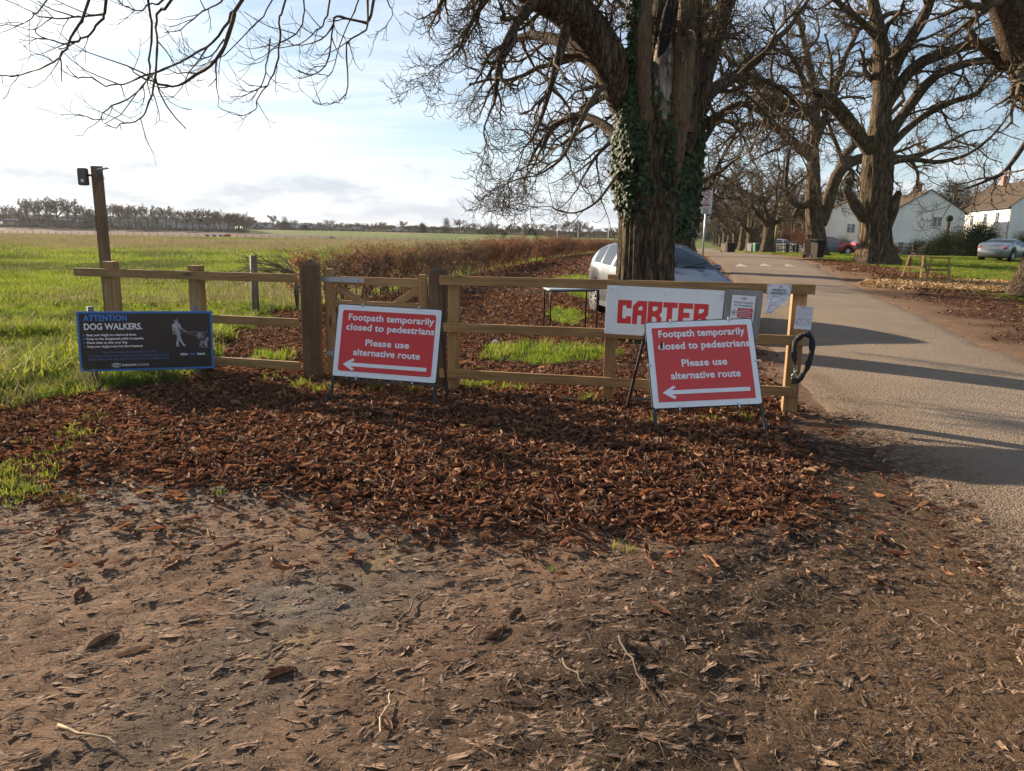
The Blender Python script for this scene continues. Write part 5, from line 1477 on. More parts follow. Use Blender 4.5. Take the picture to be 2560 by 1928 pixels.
dog1 = [(1856, 530), (1868, 505), (1880, 475), (1895, 455), (1935, 455), (1965, 445), (1972, 412), (1985, 420), (2000, 425), (2030, 440), (2032, 450), (2010, 458), (1998, 480), (1990, 520), (1980, 545), (1985, 568), (1972, 570), (1965, 535), (1945, 525), (1938, 530), (1945, 565), (1930, 568), (1922, 540), (1912, 520), (1898, 540), (1902, 565), (1888, 570), (1880, 545), (1882, 520), (1872, 528)]
dog2 = [(1890, 680), (1896, 655), (1908, 630), (1915, 600), (1925, 582), (1985, 578), (2010, 560), (2016, 535), (2040, 528), (2062, 540), (2072, 552), (2068, 566), (2050, 572), (2042, 600), (2030, 640), (2030, 680), (2042, 690), (2022, 690), (2012, 650), (2005, 650), (2005, 690), (2012, 700), (1994, 700), (1988, 650), (1962, 632), (1940, 650), (1955, 680), (1968, 684), (1962, 694), (1940, 688), (1925, 655), (1912, 655), (1905, 685)]
flat(dw, 'dog_pictogram', pic(dog1)[::-1], LETWHITE); flat(dw, 'dog_pictogram', pic(dog2)[::-1], LETWHITE)
for q in ((1690, 438, 1960, 450), (1695, 445, 1870, 505), (1610, 452, 1680, 438)):
    a, b = pic([(q[0], q[1]), (q[2], q[3])]); MB().beam((a[0], -.003, a[1]), (b[0], -.003, b[1]), .0018, .001, (0, 1, 0)).build('lead_line', LETWHITE, dw)

# ------------------------------------------------------------------ white company board
def on_fence(px, py, off=-.03):
    "point on the front plane of the right fence seen at this pixel"
    d = ray(px, py); n = Vector((-(R1.y - R0.y), (R1.x - R0.x), 0)).normalized(); p0 = R0 + n * -.02 + n * off
    dv = Vector(d); o = Vector((0, 0, EYE)); t = (p0 - o).dot(n) / dv.dot(n); return o + dv * t


M, W, H = frame_matrix(on_fence(1517, 713), on_fence(1811, 727), on_fence(1511, 834))
cb = empty('company_board', (0, 0, 0), 0, 'white board with bold red capitals screwed to the fence rails', 'sign'); cb.matrix_world = M
MB().box((W / 2, .004, H / 2), (W, .01, H)).build('board', SIGNWHITE, cb, bevel=.002)
for x, zs in ((.05, (H - .02, H - .05)), (W * .51, (H - .03, H - .062)), (W - .035, (H - .04, H - .072)), (.045, (.05, .02))):
    for z in zs: MB().ell((x, -.004, z), (.011, .007, .011), 10, 6).build('screw_cap', SIGNWHITE, cb, True)
# letters, traced as blocks: unit cell 0..1 wide, 0..1 high
glyph = {
 'C': [[(0, 0), (0, 1), (.98, 1), (.98, .66), (.62, .66), (.62, .77), (.35, .77), (.35, .22), (.62, .22), (.62, .32), (.98, .32), (.98, 0)]],
 'A': [[(0, 0), (0, .77), (.38, 1), (1, 1), (1, 0), (.65, 0), (.65, .37), (.36, .37), (.36, 0)], [(.40, .60), (.68, .60), (.68, .77), (.53, .77), (.40, .68)]],
 'R': [[(0, 0), (0, 1), (1, 1), (1, .55), (.82, .44), (1, .33), (1, 0), (.66, 0), (.66, .27), (.5, .36), (.33, .36), (.33, 0)], [(.34, .60), (.52, .60), (.68, .68), (.68, .78), (.34, .78)]],
 'T': [[(.28, 0), (.28, .77), (0, .77), (0, 1), (1, 1), (1, .77), (.66, .77), (.66, 0)]],
 'E': [[(0, 0), (0, 1), (1, 1), (1, .77), (.36, .77), (.36, .60), (.80, .60), (.80, .38), (.36, .38), (.36, .22), (1, .22), (1, 0)]]}
cx0, cx1, zb, zt = W * .105, W * .888, H * .235, H * .715
for i, ch in enumerate('CARTER'):
    w_ = (cx1 - cx0) / 6; x0 = cx0 + w_ * i; ww = w_ * .93; cv = lambda p: (x0 + p[0] * ww, zb + p[1] * (zt - zb))
    y = -.003
    flat(cb, 'letter', [cv(p) for p in glyph[ch][0]], LETRED, y, .0015)
    if len(glyph[ch]) > 1: flat(cb, 'letter_counter', [cv(p) for p in glyph[ch][1]], SIGNWHITE, y - .0012, .001)

# grey plywood with the trespassing notice
M, W, H = frame_matrix(on_fence(1813, 722, -.045), on_fence(1906, 728, -.045), on_fence(1803, 842, -.045))
pb = empty('plywood_board', (0, 0, 0), 0, 'weathered grey plywood panel fixed beside the white board', 'board'); pb.matrix_world = M
uvbox(MB().box((W / 2, .006, H / 2), (W, .012, H)).build('panel', PLY, pb, bevel=.002))
M2, W2, H2 = frame_matrix(on_fence(1830, 737, -.058), on_fence(1889, 741, -.058), on_fence(1822, 817, -.058))
nb = empty('trespassing_notice', (0, 0, 0), 0, 'white private property no trespassing notice with a red box on the plywood', 'sign'); nb.matrix_world = M2
flat(nb, 'sheet', rrect(0, W2, 0, H2, .006), SIGNWHITE, 0, .002)
MAG = mat('lettering_magenta', (.45, .04, .14), .5); LRD = mat('notice_red', (.50, .05, .05), .5)
text(nb, '1O8', W2 * .40, W2 * .62, H2 * .88, .018, MAG, -.001, .03); text(nb, '-- --', W2 * .25, W2 * .37, H2 * .90, .012, mat('faint_print', (.5, .45, .45)), -.001, 0)
text(nb, 'Private Property', W2 * .10, W2 * .92, H2 * .755, .018, LETBLACK, -.001, .012)
text(nb, 'No Trespassing', W2 * .12, W2 * .90, H2 * .665, .018, LETBLACK, -.001, .012)
flat(nb, 'red_box', rrect(W2 * .30, W2 * .94, H2 * .30, H2 * .61, .003), LRD, -.001, .0008)
for i, s_ in enumerate(('Unauthorised', 'persons will be', 'removed from', 'Campus by', 'Security Personnel')): text(nb, s_, W2 * (.38 if i in (0, 3) else .34), W2 * (.84 if i in (0, 3) else .90), H2 * (.545 - .055 * i), .0085, LETWHITE, -.002, .02)
MB().lathe([(W2 * .12, 0), (W2 * .095, 0)], 20, Matrix.Translation((W2 * .155, -.001, H2 * .46)), 'Y').build('prohibition_ring', LRD, nb)
flat(nb, 'hand_symbol', [(W2 * a, H2 * b) for a, b in ((.11, .44), (.10, .48), (.13, .485), (.14, .50), (.17, .50), (.19, .485), (.20, .46), (.18, .435), (.14, .43))][::-1], LETBLACK, -.0012)
for i in range(4): flat(nb, 'small_print', rrect(W2 * .70, W2 * .93, H2 * (.21 - .045 * i), H2 * (.222 - .045 * i), .0008), LETBLACK, -.001, .0005)

# plastic sleeve, half torn, with the PRIVATE PROPERTY sheet hanging from the top rail
M3, W3, H3 = frame_matrix(on_fence(1909, 709, -.03), on_fence(1970, 712, -.03), on_fence(1911, 782, -.03))
pv = empty('private_property_sheet', (0, 0, 0), 0, 'crumpled paper PRIVATE PROPERTY sheet in a torn clear sleeve pinned to the top rail', 'notice'); pv.matrix_world = M3
def crumple(poly_fn, nu, nv, amp, m, name):
    V = []; F = []
    for i in range(nu + 1):
        for j in range(nv + 1):
            a, b = poly_fn(i / nu, j / nv); V.append((a, amp * (vnoise(np.array([a * 38]), np.array([b * 38]), 5)[0] - .5) - .002 - .02 * (1 - b / H3) * .4, b))
    for i in range(nu):
        for j in range(nv): q = i * (nv + 1) + j; F.append((q, q + 1, q + nv + 2, q + nv + 1))
    return link(name, mkmesh(name, V, F, m, True), pv)
shm = mat('printed_sheet', (.7, .7, .76), .35); t = NT(shm); v_ = t.coord((1, 1, 1)); sx = t.node('ShaderNodeSeparateXYZ'); t.l.new(v_, sx.inputs[0])
f_ = t.math('MULTIPLY', t.ramp(t.noise(v_, 14, 3, .6), [(.45, (0, 0, 0)), (.6, (1, 1, 1))]), t.math('LESS_THAN', sx.outputs[2], H3 * .52))
pc = t.ramp(t.noise(v_, 25, 3, .6), [(.4, (.65, .10, .12)), (.5, (.70, .45, .50)), (.62, (.30, .28, .60))]); t.base(t.mix(t.math('MULTIPLY', f_, .75), (.68, .69, .76), pc))
t.bump(t.noise(v_, 30, 4, .6), .6, .01)
crumple(lambda a, b: (W3 * ((.02 + a * .96) if b > .62 else .02 + a * (.25 + .72 * b / .62)), H3 * (-.02 + 1.0 * b)), 12, 14, .012, shm, 'sheet')
sleeve = mat('clear_plastic_sleeve', (.85, .87, .9), .12, Transmission_Weight=.0); sleeve.node_tree.nodes['Principled BSDF'].inputs['Alpha'].default_value = .28
t = NT(sleeve); t.bump(t.noise(t.coord((1, 1, 1)), 28, 4, .6), .8, .01)
crumple(lambda a, b: (W3 * (.0 + a * 1.0) - .012 * (1 - b), H3 * (.28 - .2 * (1 - a) + (.72 + .2 * (1 - a)) * b)), 12, 12, .016, sleeve, 'sleeve')
text(pv, 'PRIVATE', W3 * .24, W3 * .78, H3 * .755, .022, LETBLACK, -.013, .012)
text(pv, 'PROPERTY', W3 * .17, W3 * .88, H3 * .645, .022, LETBLACK, -.013, .012)
text(pv, '1O8', W3 * .47, W3 * .62, H3 * .90, .014, MAG, -.011, .02)
text(pv, 'No Tres', W3 * .30, W3 * .50, H3 * .56, .010, LETBLACK, -.014, .02)
for (a, b) in ((.06, .93), (.92, .93), (.03, .66), (.93, .66)): MB().ell((W3 * a, -.014, H3 * b), (.006, .004, .006), 8, 5).build('pin', BLACK, pv)

# small planning notice on the end post
M4, W4, H4 = frame_matrix(on_fence(1992, 765, -.02), on_fence(2034, 768, -.02), on_fence(1985, 822, -.02))
sn = empty('planning_notice', (0, 0, 0), 0, 'small white printed notice with a site map on the end post', 'notice'); sn.matrix_world = M4
mm = mat('printed_notice', (.62, .62, .67), .5); t = NT(mm); v_ = t.coord((1, 1, 1)); sx = t.node('ShaderNodeSeparateXYZ'); t.l.new(v_, sx.inputs[0])
wv = t.math('GREATER_THAN', t.math('SINE', t.math('MULTIPLY', sx.outputs[2], 620.0)), .35); tx = t.math('MULTIPLY', t.math('GREATER_THAN', sx.outputs[2], H4 * .55), wv); tx = t.math('MULTIPLY', tx, t.math('GREATER_THAN', t.noise(v_, 90, 2, .5), .42))
mpv = t.node('ShaderNodeTexVoronoi', feature='DISTANCE_TO_EDGE'); mpv.inputs['Scale'].default_value = 55; t.l.new(v_, mpv.inputs['Vector'])
mp_ = t.math('MULTIPLY', t.math('LESS_THAN', mpv.outputs['Distance'], .09), t.math('MULTIPLY', t.math('LESS_THAN', sx.outputs[2], H4 * .50), t.math('GREATER_THAN', sx.outputs[2], H4 * .15)))
t.base(t.mix(t.math('MULTIPLY', t.math('MAXIMUM', tx, mp_), .6), (.64, .64, .70), (.12, .12, .16)))
flat(sn, 'sheet', [(0, 0), (0, H4), (W4, H4), (W4, 0)], mm, 0, .002)
text(sn, 'PUBLIC NOTICE', W4 * .28, W4 * .68, H4 * .93, .007, LETBLACK, -.001, .02)

# chain in a black sleeve looped round the end post, with a padlock
ch_ = empty('padlocked_chain', (2.55, 6.68, .8), 0, 'chain in a crumpled black fabric sleeve looped round the end post', 'chain')
slm = mat('black_fabric_sleeve', (.018, .018, .02), .75, spec=.4); NT(slm).bump(NT(slm).noise(NT(slm).coord((1, 1, 1)), 60, 4, .6), 1, .01)
cp = [(1995, 846, 6.63), (2005, 838, 6.60), (2018, 836, 6.58), (2029, 846, 6.56), (2030, 872, 6.56), (2025, 900, 6.56), (2014, 925, 6.56), (2003, 942, 6.56), (1992, 954, 6.56), (1985, 950, 6.57)]
pp, _ = smooth_path([at(*q) for q in cp], [1] * len(cp), 7)
b = MB(); b.tube([Vector(q) - Vector((2.55, 6.68, .8)) for q in pp], [.024 * (1 + .08 * sin(i * 1.9) + .14 * sin(i * .53) + .06 * sin(i * 3.1)) for i in range(len(pp))], 12); b.build('sleeve', slm, ch_, True)
cp = [(1993, 848, 6.66), (1986, 862, 6.60), (1986, 890, 6.58), (1988, 910, 6.58), (1985, 930, 6.58)]
pp, _ = smooth_path([at(*q) for q in cp], [1] * len(cp), 7)
b = MB(); b.tube([Vector(q) - Vector((2.55, 6.68, .8)) for q in pp], [.022 * (1 + .10 * sin(i * 1.7) + .1 * sin(i * .6)) * (1 if i < 19 else .4) for i in range(len(pp))], 12); b.build('sleeve', slm, ch_, True)
lk = at(1984, 952, 6.54) - Vector((2.55, 6.68, .8))
b = MB(); b.box((lk.x, lk.y, lk.z), (.05, .03, .055)); b.build('padlock', mat('brass_black_padlock', (.05, .045, .04), .35, .8), ch_, bevel=.006)
b = MB(); b.tube([lk + Vector((-.017, 0, .02)), lk + Vector((-.018, 0, .05)), lk + Vector((0, 0, .066)), lk + Vector((.018, 0, .05)), lk + Vector((.017, 0, .02))], .0045, 8); b.build('shackle', GALV, ch_, True)
for i in range(3):
    c_ = lk + Vector((.004 * i, -.004 * i, .075 + .022 * i)); P_ = [c_ + Vector((.011 * cos(a) * (1 if i % 2 else .4), .011 * cos(a) * (0 if i % 2 else 1), .017 * sin(a))) for a in [j * pi / 5 for j in range(11)]]
    MB().tube(P_, .0035, 6, False).build('chain_link', GALV, ch_, True)

# ------------------------------------------------------------------ leaning pole with the camera box
plb = Vector((-5.02, 9.45, -.05)); plt = at(241, 415, 9.2) + Vector((0, 0, -.0))
cp_ = empty('camera_pole', plb, 0, 'leaning square timber pole with a surveillance box and bracket at its top', 'pole')
d = plt - plb
uvbox(MB().beam((0, 0, 0), d, .098, .098, (0, 1, 0)).build('pole', WOODP, cp_, bevel=.006))
cam_c = at(208, 442, 9.1) - plb
BROWN = mat('brown_housing', (.10, .075, .06), .45)
MB().box(tuple(cam_c), (.10, .09, .195)).build('camera_box', BROWN, cp_, bevel=.018)
MB().box((cam_c.x + .01, cam_c.y - .047, cam_c.z - .045), (.03, .003, .035)).build('sticker', SIGNWHITE, cp_)
MB().tube([cam_c + Vector((.05, 0, .02)), cam_c + Vector((.16, .02, .015))], .013, 10).build('bracket_arm', BROWN, cp_, True)
MB().box((cam_c.x + .155, cam_c.y + .02, cam_c.z + .01), (.05, .05, .055)).build('clamp', BROWN, cp_, bevel=.006)
rc = at(256, 423, 9.05) - plb
b = MB(); b.beam(rc + Vector((-.05, 0, -.005)), rc + Vector((.07, -.02, .01)), .05, .018); b.build('small_lamp', GALV, cp_, bevel=.004)
for i in range(5):
    s_ = rc + Vector((-.05 + .012 * i, .01, 0)); P_ = [s_ + Vector((.035 * sin(a * (1 + .2 * i)), -.02, -.05 - .035 * cos(a) - .012 * i)) for a in [j * .7 for j in range(9)]]
    MB().tube(P_, .0016, 5, False).build('wire_coil', BLACK, cp_)
for i, e in enumerate(((-.01, 0, .07), (.03, 0, .08), (.045, 0, .05))): MB().tube([rc + Vector((-.03, 0, 0)), rc + Vector(e)], .0012, 4).build('antenna', BLACK, cp_)

# ------------------------------------------------------------------ wire fence with round stakes
wf = empty('wire_fence', (-4.75, 14.0, 0), 0, 'barbed wire field fence on round wooden stakes behind the timber fence', 'fence')
stks = [(-4.76, 14.02, 1.10), (-9.6, 12.2, 1.0), (-14.8, 10.6, 1.0), (-4.0, 19.5, 1.1)]
for x, y, h in stks:
    z = gh(x, y); o = MB().tube([(x + 4.75, y - 14, z - .1), (x + 4.76, y - 14, z + h)], [.068, .062], 14).build('stake', WOODG, wf, True); uvbox(o)
for h in (.35, .70, 1.0):
    for a, b in ((stks[2], stks[1]), (stks[1], stks[0]), (stks[0], stks[3])):
        P_ = []
        for i in range(13):
            u = i / 12; x = a[0] + (b[0] - a[0]) * u; y = a[1] + (b[1] - a[1]) * u; P_.append((x + 4.75, y - 14, gh(x, y) + h - .10 * sin(pi * u)))
        w = MB().tube(P_, .0022, 4, False)
        for i in range(1, 12): q = Vector(P_[i]); w.tube([q + Vector((.01, 0, .012)), q - Vector((.01, 0, .012))], .0015, 3)
        w.build('barbed_wire', RUST, wf)

# ------------------------------------------------------------------ school table on the path
tb = empty('school_table', (.95, 11.75, gh(.95, 11.75)), 0, 'small metal-framed table with a grey-blue top on the leafy path', 'table')
TOPM = mat('table_top_laminate', (.34, .40, .46), .35)
cn = [(-.42, -.42), (.36, -.12), (.22, .32), (-.50, .04)]
b = MB(); zt_ = .735
b.add([(x, y, zt_ - .022) for x, y in cn] + [(x, y, zt_) for x, y in cn], [(3, 2, 1, 0), (4, 5, 6, 7)] + [(i, (i + 1) % 4, 4 + (i + 1) % 4, 4 + i) for i in range(4)])
b.build('table_top', TOPM, tb, bevel=.006)
for i, (x, y) in enumerate(cn):
    nx_, ny_ = cn[(i + 1) % 4]; g0 = gh(.95 + x, 11.75 + y) - gh(.95, 11.75)
    cxm, cym = sum(q[0] for q in cn) / 4, sum(q[1] for q in cn) / 4; ix, iy = cxm + (x - cxm) * .93, cym + (y - cym) * .93
    ix2, iy2 = cxm + (nx_ - cxm) * .93, cym + (ny_ - cym) * .93
    MB().tube([(ix, iy, g0), (ix, iy, zt_ - .07), (ix + (ix2 - ix) * .02, iy + (iy2 - iy) * .02, zt_ - .042), (ix + (ix2 - ix) * .08, iy + (iy2 - iy) * .08, zt_ - .034)], .0125, 8).build('leg', DARKSTEEL, tb, True)
    MB().tube([(ix + (ix2 - ix) * .06, iy + (iy2 - iy) * .06, zt_ - .034), (ix + (ix2 - ix) * .94, iy + (iy2 - iy) * .94, zt_ - .034)], .011, 8).build('frame_rail', DARKSTEEL, tb, True)

# litter
LIT = mat('crumpled_white_litter', (.62, .65, .72), .4)
for (px, py, lab, r) in ((495, 822, 'scrap of white litter among the leaves behind the left fence', .045), (1237, 862, 'crumpled white tissue on the path behind the fence', .05), (516, 826, 'small pale blue scrap beside the white litter', .022)):
    gx_, gy_ = gt(px, py); b = MB(); b.ell((0, 0, r * .35), (r, r * .7, r * .45), 9, 6); V = [Vector(v) * (1 + random.uniform(-.35, .35)) for v in b.v]
    o = link('litter', mkmesh('litter', V, b.f, LIT)); o.location = (gx_, gy_, gh(gx_, gy_)); tag(o, lab, 'litter')

# ------------------------------------------------------------------ beech hedge beside the path
HBARK = bark_mat('hedge_bark', (.22, .16, .10), (.08, .056, .04), (.34, .26, .18), 2.5, .35, .006)
BEECH = leaf_mat('beech_leaf', [(0, (.12, .048, .024)), (.4, (.27, .105, .042)), (.8, (.38, .165, .07)), (1, (.45, .25, .13))], .6, .45)


def leaves_mesh(name, P_, rnd, size, m, droop=.5):
    V = []; F = []
    for p in P_:
        a = rnd.uniform(0, 6.28); e = rnd.uniform(-1, .4) * droop * 2; L = size * rnd.uniform(.6, 1.2); w = L * .32
        d = Vector((cos(a) * cos(e), sin(a) * cos(e), sin(e))); s = d.cross(Vector((rnd.gauss(0, .5), rnd.gauss(0, .5), 1))).normalized(); k = len(V); p = Vector(p); c = d.cross(s) * L * .12
        V += [p, p + d * L * .5 + s * w + c, p + d * L, p + d * L * .5 - s * w + c]; F.append((k, k + 1, k + 2, k + 3))
    return mkmesh(name, V, F, m)


def hedge_plant_meshes(seed, leafy, H=1.32, nst=None):
    rnd = random.Random(seed); T = Tubes(); tips = []
    for s_ in range(nst or rnd.choice((2, 2, 3))):
        x = rnd.uniform(-.1, .1); y = rnd.uniform(-.1, .1); pts = [(x, y, -.05)]; dx, dy = rnd.gauss(0, .15), rnd.gauss(0, .15); z = -.05
        hh = H * rnd.uniform(.5, .68)
        for i in range(6): x += dx * hh / 6; y += dy * hh / 6; z += hh / 6; dx += rnd.gauss(0, .22); dy += rnd.gauss(0, .22); dx *= .8; dy *= .8; pts.append((x, y, z))
        r0 = rnd.uniform(.014, .026); rad = [r0 * (1 - .07 * i) for i in range(7)]; T.add(pts, rad, 6)
        for k in range(rnd.randint(9, 13)):
            f = rnd.uniform(.25, 1.0) if k > 3 else 1.0; q = min(f * 6, 5.99); i = int(q); p = tuple(pts[i][c] + (pts[i + 1][c] - pts[i][c]) * (q - i) for c in range(3))
            a = rnd.uniform(0, 6.28); el = rnd.uniform(.25, 1.2); L = min((H + .08 - p[2]) / max(sin(el), .35), rnd.uniform(.3, .6)); x2, y2, z2 = p; bp = [p]; d = [cos(a) * cos(el), sin(a) * cos(el), sin(el)]
            for j in range(5):
                x2 += d[0] * L / 5; y2 += d[1] * L / 5; z2 += d[2] * L / 5; bp.append((x2, y2, z2)); tips.append((x2, y2, z2)); d = [d[0] + rnd.gauss(0, .3), d[1] + rnd.gauss(0, .3), d[2] + rnd.gauss(.05, .25)]; d = list(unit(d))
            T.add(bp, [r0 * .5 * (1 - .15 * j) for j in range(6)], 4)
            for m_ in range(4):
                p3 = bp[rnd.randint(1, 5)]; d3 = unit((rnd.gauss(0, 1), rnd.gauss(0, 1), rnd.gauss(.3, .6))); tp_ = [p3]; l3 = rnd.uniform(.1, .28)
                for j in range(3): p3 = tuple(p3[c] + d3[c] * l3 / 3 + rnd.gauss(0, .01) for c in range(3)); tp_.append(p3); tips.append(p3)
                T.add(tp_, [.0045, .004, .003, .002], 3)
    LP = []
    for t_ in tips:
        if rnd.random() < leafy:
            for _ in range(rnd.randint(2, 5)): LP.append(tuple(c + rnd.gauss(0, .045) for c in t_))
    hm_ = T.mesh('hedge_plant', HBARK); vv = np.empty(len(hm_.vertices) * 3, np.float32); hm_.vertices.foreach_get('co', vv); vv = vv.reshape(-1, 3); o_ = vv[:, 2] > H; vv[o_, 2] = H + (vv[o_, 2] - H) * .15; hm_.vertices.foreach_set('co', vv.ravel()); hm_.update()
    LP = [(a, b, min(c, H + .03)) for a, b, c in LP]
    return hm_, leaves_mesh('foliage', LP or [(0, 0, .5)], rnd, .055, BEECH)


HV = [hedge_plant_meshes(100 + i, [.14, .2, .3, .45, .24, .6][i]) for i in range(6)]
HVF = [hedge_plant_meshes(120 + i, 1.0, 1.35, 2) for i in range(3)]
y = 15.6; k = 0
first = True
while y < 118:
    j = RNG.integers(0, 6) if y < 40 or RNG.random() < .3 else RNG.integers(0, 3); mv = (HV if y < 30 else (HV + HVF)[::-1][:5])[int(j) % 5] if y >= 30 else HV[int(j)]
    x = hedge_x(y) + RNG.normal(0, .07); o = link('hedge_plant', mv[0]); f = link('foliage', mv[1], o)
    o.location = (x, y, gh(x, y)); o.rotation_euler = (0, 0, RNG.uniform(0, 6.28)); s_ = RNG.uniform(.92, 1.06); o.scale = (s_ * (1 if y < 40 else 1.25), s_ * (1 if y < 40 else 1.25), s_ * 1.02)
    if k == 0: lab = 'first bare stem of the clipped beech hedge, nearest the gate'
    else: lab = 'one of the leggy clipped beech stems with rusty leaves forming the hedge row'
    tag(o, lab, 'hedge plant', 'beech plants of the clipped hedge row'); y += (.33 if y < 36 else .62) * RNG.uniform(.75, 1.25); k += 1
# leafy brown bush and low branching shrub at the near end of the hedge
sx_, sy_ = gt(855, 742); bm = hedge_plant_meshes(201, 1.0, 1.4, 4); o = link('beech_bush', bm[0]); link('foliage', bm[1], o); o.location = (sx_, 15.4, gh(sx_, 15.4)); o.scale = (.9, .9, .92)
tag(o, 'dense rusty-leaved beech bush at the near end of the hedge', 'bush')
rnd = random.Random(9); T = Tubes()
for i in range(9):
    a = rnd.uniform(2.3, 4.0) if i < 6 else rnd.uniform(0, 6.28); el = rnd.uniform(.2, .8); x2, y2, z2 = 0, 0, .55 + .2 * rnd.random(); bp = [(0, 0, 0), (rnd.uniform(-.05, .05), 0, .4), (x2, y2, z2)]; d = [cos(a) * cos(el), sin(a) * cos(el) * .5, sin(el)]
    for j in range(6):
        x2 += d[0] * .2; y2 += d[1] * .2; z2 += d[2] * .14; bp.append((x2, y2, z2)); d = list(unit((d[0] + rnd.gauss(0, .25), d[1] + rnd.gauss(0, .2), d[2] + rnd.gauss(0, .2) - .08)))
    T.add(bp, [.02, .019, .018, .016, .014, .012, .010, .008, .005], 6)
    for q in range(9):
        p3 = bp[rnd.randint(3, 8)]; d3 = unit((d[0] + rnd.gauss(0, .7), rnd.gauss(0, .5), rnd.gauss(.5, .5))); tp_ = [p3]
        for j in range(3): p3 = tuple(p3[c] + d3[c] * .07 for c in range(3)); tp_.append(p3)
        T.add(tp_, [.006, .005, .004, .003], 4)
o = link('spreading_shrub', T.mesh('spreading_shrub', HBARK)); o.location = (-4.15, 14.6, gh(-4.15, 14.6)); tag(o, 'low bare shrub spreading its branches left behind the pyramid-topped hinge post', 'shrub')

# ------------------------------------------------------------------ cars
def car_paint(name, col, metal=.35, rough=.28):
    m = mat(name, col, rough + .07, metal); m.node_tree.nodes['Principled BSDF'].inputs['Coat Weight'].default_value = .8; m.node_tree.nodes['Principled BSDF'].inputs['Coat Roughness'].default_value = .05; return m


GLASS = mat('car_glass', (.02, .027, .03), .04, 0, 1.0)
CHROME = mat('alloy_wheel', (.55, .56, .58), .3, .8)
TAILR = mat('tail_lamp_red', (.35, .02, .02), .15)
HEADL = mat('headlamp_glass', (.55, .60, .66), .08, .3)
PLATEY = mat('rear_plate_yellow', (.55, .42, .06), .5)
PROF = {
 'hatch': dict(L=3.9, W=1.70, H=1.46, s=[0, .03, .08, .18, .27, .36, .45, .58, .72, .84, .92, .97, 1], b=[.52, .66, .76, .86, .94, .97, .98, 1.0, 1.02, 1.04, 1.03, .95, .78], r=[.53, .68, .79, .91, 1.0, 1.22, 1.40, 1.46, 1.45, 1.38, 1.18, .99, .80], ws=(.265, .455), rw=(.845, .955), sg=[(.36, .56), (.585, .73), (.75, .85)], ax=(.195, .815), wr=.31),
 'suv': dict(L=4.35, W=1.82, H=1.68, s=[0, .03, .07, .18, .27, .35, .43, .58, .74, .87, .94, .98, 1], b=[.62, .80, .93, 1.02, 1.08, 1.10, 1.11, 1.13, 1.15, 1.17, 1.17, 1.08, .85], r=[.64, .83, .97, 1.08, 1.16, 1.42, 1.61, 1.68, 1.68, 1.62, 1.42, 1.14, .88], ws=(.275, .44), rw=(.88, .965), sg=[(.36, .54), (.57, .74), (.77, .88)], ax=(.19, .80), wr=.345),
 'coupe': dict(L=4.1, W=1.76, H=1.30, s=[0, .03, .10, .22, .32, .42, .50, .60, .68, .76, .84, .95, 1], b=[.50, .62, .72, .82, .88, .90, .91, .93, .95, .98, .99, .96, .74], r=[.51, .64, .75, .86, .93, 1.16, 1.28, 1.30, 1.27, 1.16, 1.03, .985, .76], ws=(.315, .495), rw=(.69, .815), sg=[(.42, .68), (.69, .74)], ax=(.18, .80), wr=.32),
}


